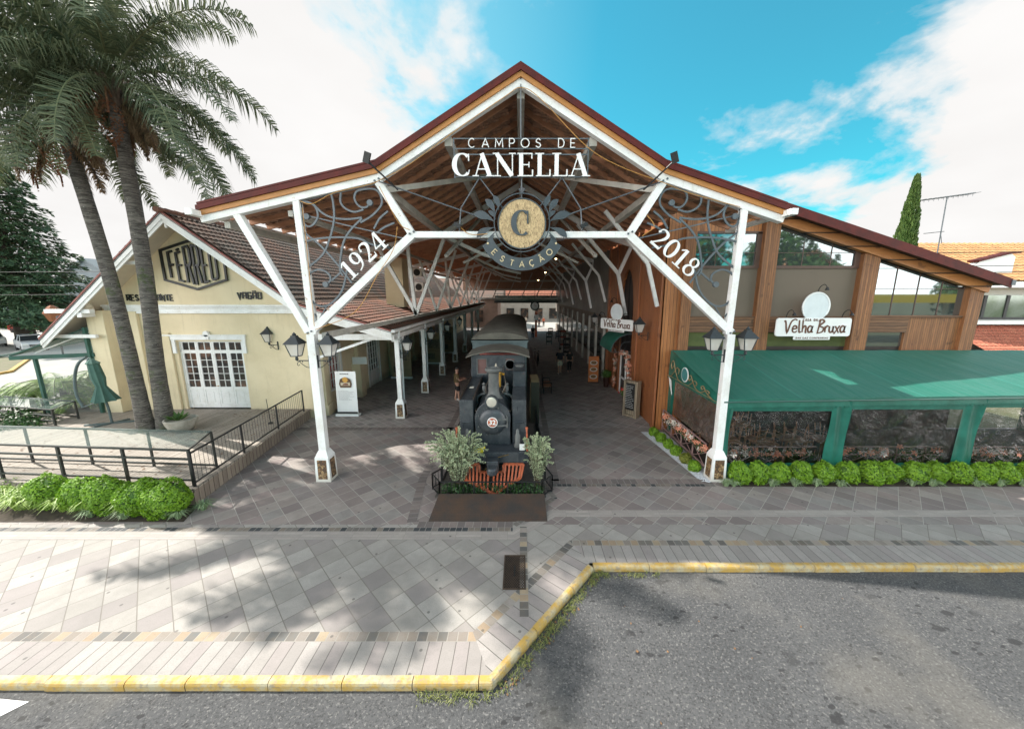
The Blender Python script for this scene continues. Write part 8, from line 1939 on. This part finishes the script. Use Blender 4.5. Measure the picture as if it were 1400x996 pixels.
# ================================================================ RIGHT BACKGROUND
bh = thing('neighbour_house', (46, 40, 0), 'neighbouring house with a big orange yellow tiled hip roof and a row of windows', 'house')
claybg = mat_clay('orange_clay_tile', [(.42, .22, .09), (.50, .28, .12), (.38, .19, .08), (.46, .26, .12)], (.26, .16, .08), (.6, .9)); claypk = mat_clay('pink_clay_tile', [(.42, .13, .075), (.36, .11, .065), (.48, .17, .10)], (.25, .10, .07), (.6, .9))
def hip(x0, x1, y0, y1, z0, z1, cut, m, name):
    A = Vector((x0, y0, z0)); 
    q = MB(); q.uv = []
    xm0, xm1 = x0+cut, x1-cut; ym_ = (y0+y1)/2
    for poly in ([(x0, y0, z0), (x1, y0, z0), (xm1, ym_, z1), (xm0, ym_, z1)], [(x0, y1, z0), (x0, y0, z0), (xm0, ym_, z1)], [(x1, y0, z0), (x1, y1, z0), (xm1, ym_, z1)], [(x1, y1, z0), (x0, y1, z0), (xm0, ym_, z1), (xm1, ym_, z1)]):
        n = len(q.v); q.v += poly; q.f.append(tuple(range(n, n+len(poly)))); q.uv += [(p[0]/.3, (p[1])/.35) for p in poly]
    return q.build(name, m, bh)
hip(36.5, 66, 35, 50, 6.9, 11.2, 7, claybg, 'roof')
dnb = Vector((0, -7.5, -4.3)); tiled((38.5, 42.5, 11.25), (0, -7.5, -4.3), (1, 0, 0), 26, 8.64, claybg, 'roof', bh, tw=.6, tr=.62, amp=.10, seg_=3)
MB().box(38, 64, 36, 49, 0, 6.85).build('wall', mat('pale_plaster', (.55, .53, .48), .8, 0, .05, 1), bh)
MB().box(37.6, 64, 34.9, 35.95, 6.3, 6.85).build('eave', signwhite, bh)
for i in range(9): x = 40.6+i*2.2; f = MB(); f.box(x-.12, x+2.0+.12, 35.85, 35.98, 3.3, 3.5); f.box(x-.12, x+.05, 35.85, 35.98, 3.5, 5.6); f.box(x+1.95, x+2.08, 35.85, 35.98, 3.5, 5.6); o = f.build('window', black, bh); MB().box(x+.05, x+1.95, 35.92, 35.97, 3.5, 5.6).build('pane', mat('pale_reflection', (.22, .26, .22), .08, .4, .3, .8, c2=(.10, .14, .08), bs=0) if 'pale_reflection' not in bpy.data.materials else bpy.data.materials['pale_reflection'], o)
MB().box(39, 64, 34.6, 35.9, 2.9, 3.25).build('ledge', signwhite, bh)
tiled((40, 35.2, 2.75), (0, -5.5, -2.6), (1, 0, 0), 22, 6.1, claypk, 'porch_roof', bh, tw=.4, tr=.5, amp=.07, seg_=3)
MB().box(39.8, 60, 29.8, 35.6, -.2, .1).build('porch_base', black, bh)
MB().prism([(40.2, 7.6), (44.6, 7.6), (44.6, 9.0), (44.1, 9.35), (41.5, 8.6)], 34.2, 34.8, 'XZ').build('dormer', signwhite, bh)
MB().prism([(41.2, 8.55), (44.1, 9.30), (44.8, 9.30), (44.8, 9.45), (44.0, 9.45), (41.1, 8.72)], 34.0, 34.9, 'XZ').build('dormer_roof', redroof, bh)
# cypress
cy = thing('cypress', (36.2, 36, 0), 'slim dark green cypress spire above the restaurant roof', 'tree'); l = MB(); rn = random.Random(66)
for i in range(7000):
    z = 3+13.2*rn.random()**.8; f = (z-3)/13.2; rr_ = 1.25*(1-f)**.7*(.75+.25*rn.random())+.03; a = rn.uniform(0, 2*PI); rr_ *= 1+.15*math.sin(5*a+z*2); p_ = Vector((36.2+rr_*math.cos(a), 36+rr_*math.sin(a), z)); d = Vector((math.cos(a)*.35, math.sin(a)*.35, 1)).normalized(); s = rn.uniform(.15, .42); u = d.cross(Vector((rn.gauss(0, 1), rn.gauss(0, 1), 0))).normalized()*s*.22
    l.add([p_, p_+d*s*.5+u, p_+d*s, p_+d*s*.5-u], [(0, 1, 2, 3)])
l.build('crown', mat_leaf('cypress_leaf', (.035, .085, .02), (.12, .19, .04)), cy, fix=False); c = MB(); c.lathe([(.9, 2.5), (.95, 5), (.6, 10), (.02, 15.6)], (36.2, 36, 0), 10); c.tube([(36.2, 36, 0), (36.2, 36, 4)], .25, 8); c.build('trunk', core, cy)
an = thing('tv_antenna', (39.6, 36, 9), 'thin rooftop television antenna beside the cypress', 'antenna'); m = MB(); m.tube([(39.7, 36.2, 8.2), (39.5, 36.2, 14.6)], .05, 5); m.build('mast', iron, an); m = MB(); m.tube([(36.8, 36.2, 14.2), (42.0, 36.2, 14.9)], .04, 5)
for i in range(12): x = 37+i*.44; z = 14.22+i*.055; m.tube([(x, 35.6, z), (x, 36.8, z)], .02, 4); m.tube([(x, 36.2, z), (x, 36.2, z-.22)], .02, 4)
m.tube([(38.0, 36.2, 11.3), (39.9, 36.2, 11.5)], .03, 4); m.tube([(39.55, 36.2, 11.5), (39.9, 36.2, 10.4)], .03, 4); m.build('aerial', iron, an)
for i, (z0, z1) in enumerate(((8.2, 9.0), (7.4, 8.0), (7.0, 7.6))):
    m = MB(); m.tube([(24+k*2.5, 24, z0+(z1-z0)*k/12-.01*(36-(k-6)**2)*.25) for k in range(13)], .02, 4); tag(m.build('overhead_wire', black), ['upper overhead wire before the neighbouring tiled roof', 'middle overhead wire before the neighbouring tiled roof', 'lower overhead wire before the neighbouring tiled roof'][i], 'wire', 'overhead wires before the neighbouring house')
# across the street behind the viewer: seen only in reflections
for i, (x, y, h, r) in enumerate(((21, -17, 13, 4.5), (33, -17, 14, 5), (60, -19, 9, 4))): broad(x, y, h, r, 400+i, ['tall leafy tree across the street, reflected in the window beside the front post', 'tall leafy tree across the street, reflected in the middle window', 'lower leafy tree across the street, reflected in the outer window'][i], n=1500, group='trees across the street', ls=.7)
gable_house(38, 50, -36, -27, 8.5, 12, yellow, mat('far_clay', (.50, .22, .11), .8, 0, .1, 1), 'tile roofed house across the street, seen only in the window reflections')
fs = thing('forecourt_canopy', (49, -14, 0), 'bright yellow flat forecourt canopy across the street, mirrored in the outer window', 'canopy'); MB().box(40, 58, -22, -14, 4.7, 5.7).build('fascia', mat('forecourt_yellow', (.75, .52, .03), .4, 0, .03, 2, bs=0), fs)
for x in (43, 55): MB().box(x-.2, x+.2, -18.2, -17.8, -.1, 4.8).build('post', signwhite, fs)

# gable bracing and beams at the far end, woods on the skyline
m = MB()
for z in (5.0, 6.2, 7.4): m.box(-5.8, 5.6, 52.0, 52.2, z, z+.22)
for x in (-4, -2, 0, 2, 4): m.beam((x, 52.1, 5.0), (x+1.6, 52.1, 8.6), .12, .12, up=(0, 1, 0))
m.build('end_bracing', lim, shed)
MB().prism([(-9.2, 6.3), (6.2, 6.3), (6.2, 8.75), (3.85, 9.3), (0, 11.6), (-3.85, 9.3), (-9.2, 8.3)], 59.6, 59.8, 'XZ').build('end_gable', under, shed)
m = MB(); rn = random.Random(99)
for i in range(150):
    a = rn.uniform(-1.25, 1.15); d_ = rn.uniform(105, 150); x, y = d_*math.sin(a), d_*math.cos(a); r_ = rn.uniform(5, 9)
    leaf_quads(m, (x, y, rn.uniform(0, 4)), r_, 170, 1.5, 900+i, (1.2, 1.2, .85), .5)
tag(m.build('far_woods', lf_dark, fix=False), 'dark distant tree belt closing the skyline behind the station', 'woods', kind='stuff')
lh = thing('platform_building', (-9, 66, 0), 'dim red roofed building closing the verandah side beyond the coach', 'building')
MB().box(-22, -4, 64, 74, 0, 5.2).build('wall', mat('dull_red_wall', (.20, .13, .10), .8, 0, .2, .6), lh)
MB().prism([(63, 5.1), (75, 5.1), (69, 8.6)], -23, -3, 'YZ').build('roof', clay, lh)
for i in range(5): MB().box(-20+i*3, -18.6+i*3, 63.9, 63.98, 1, 3).build('window', pane, lh)
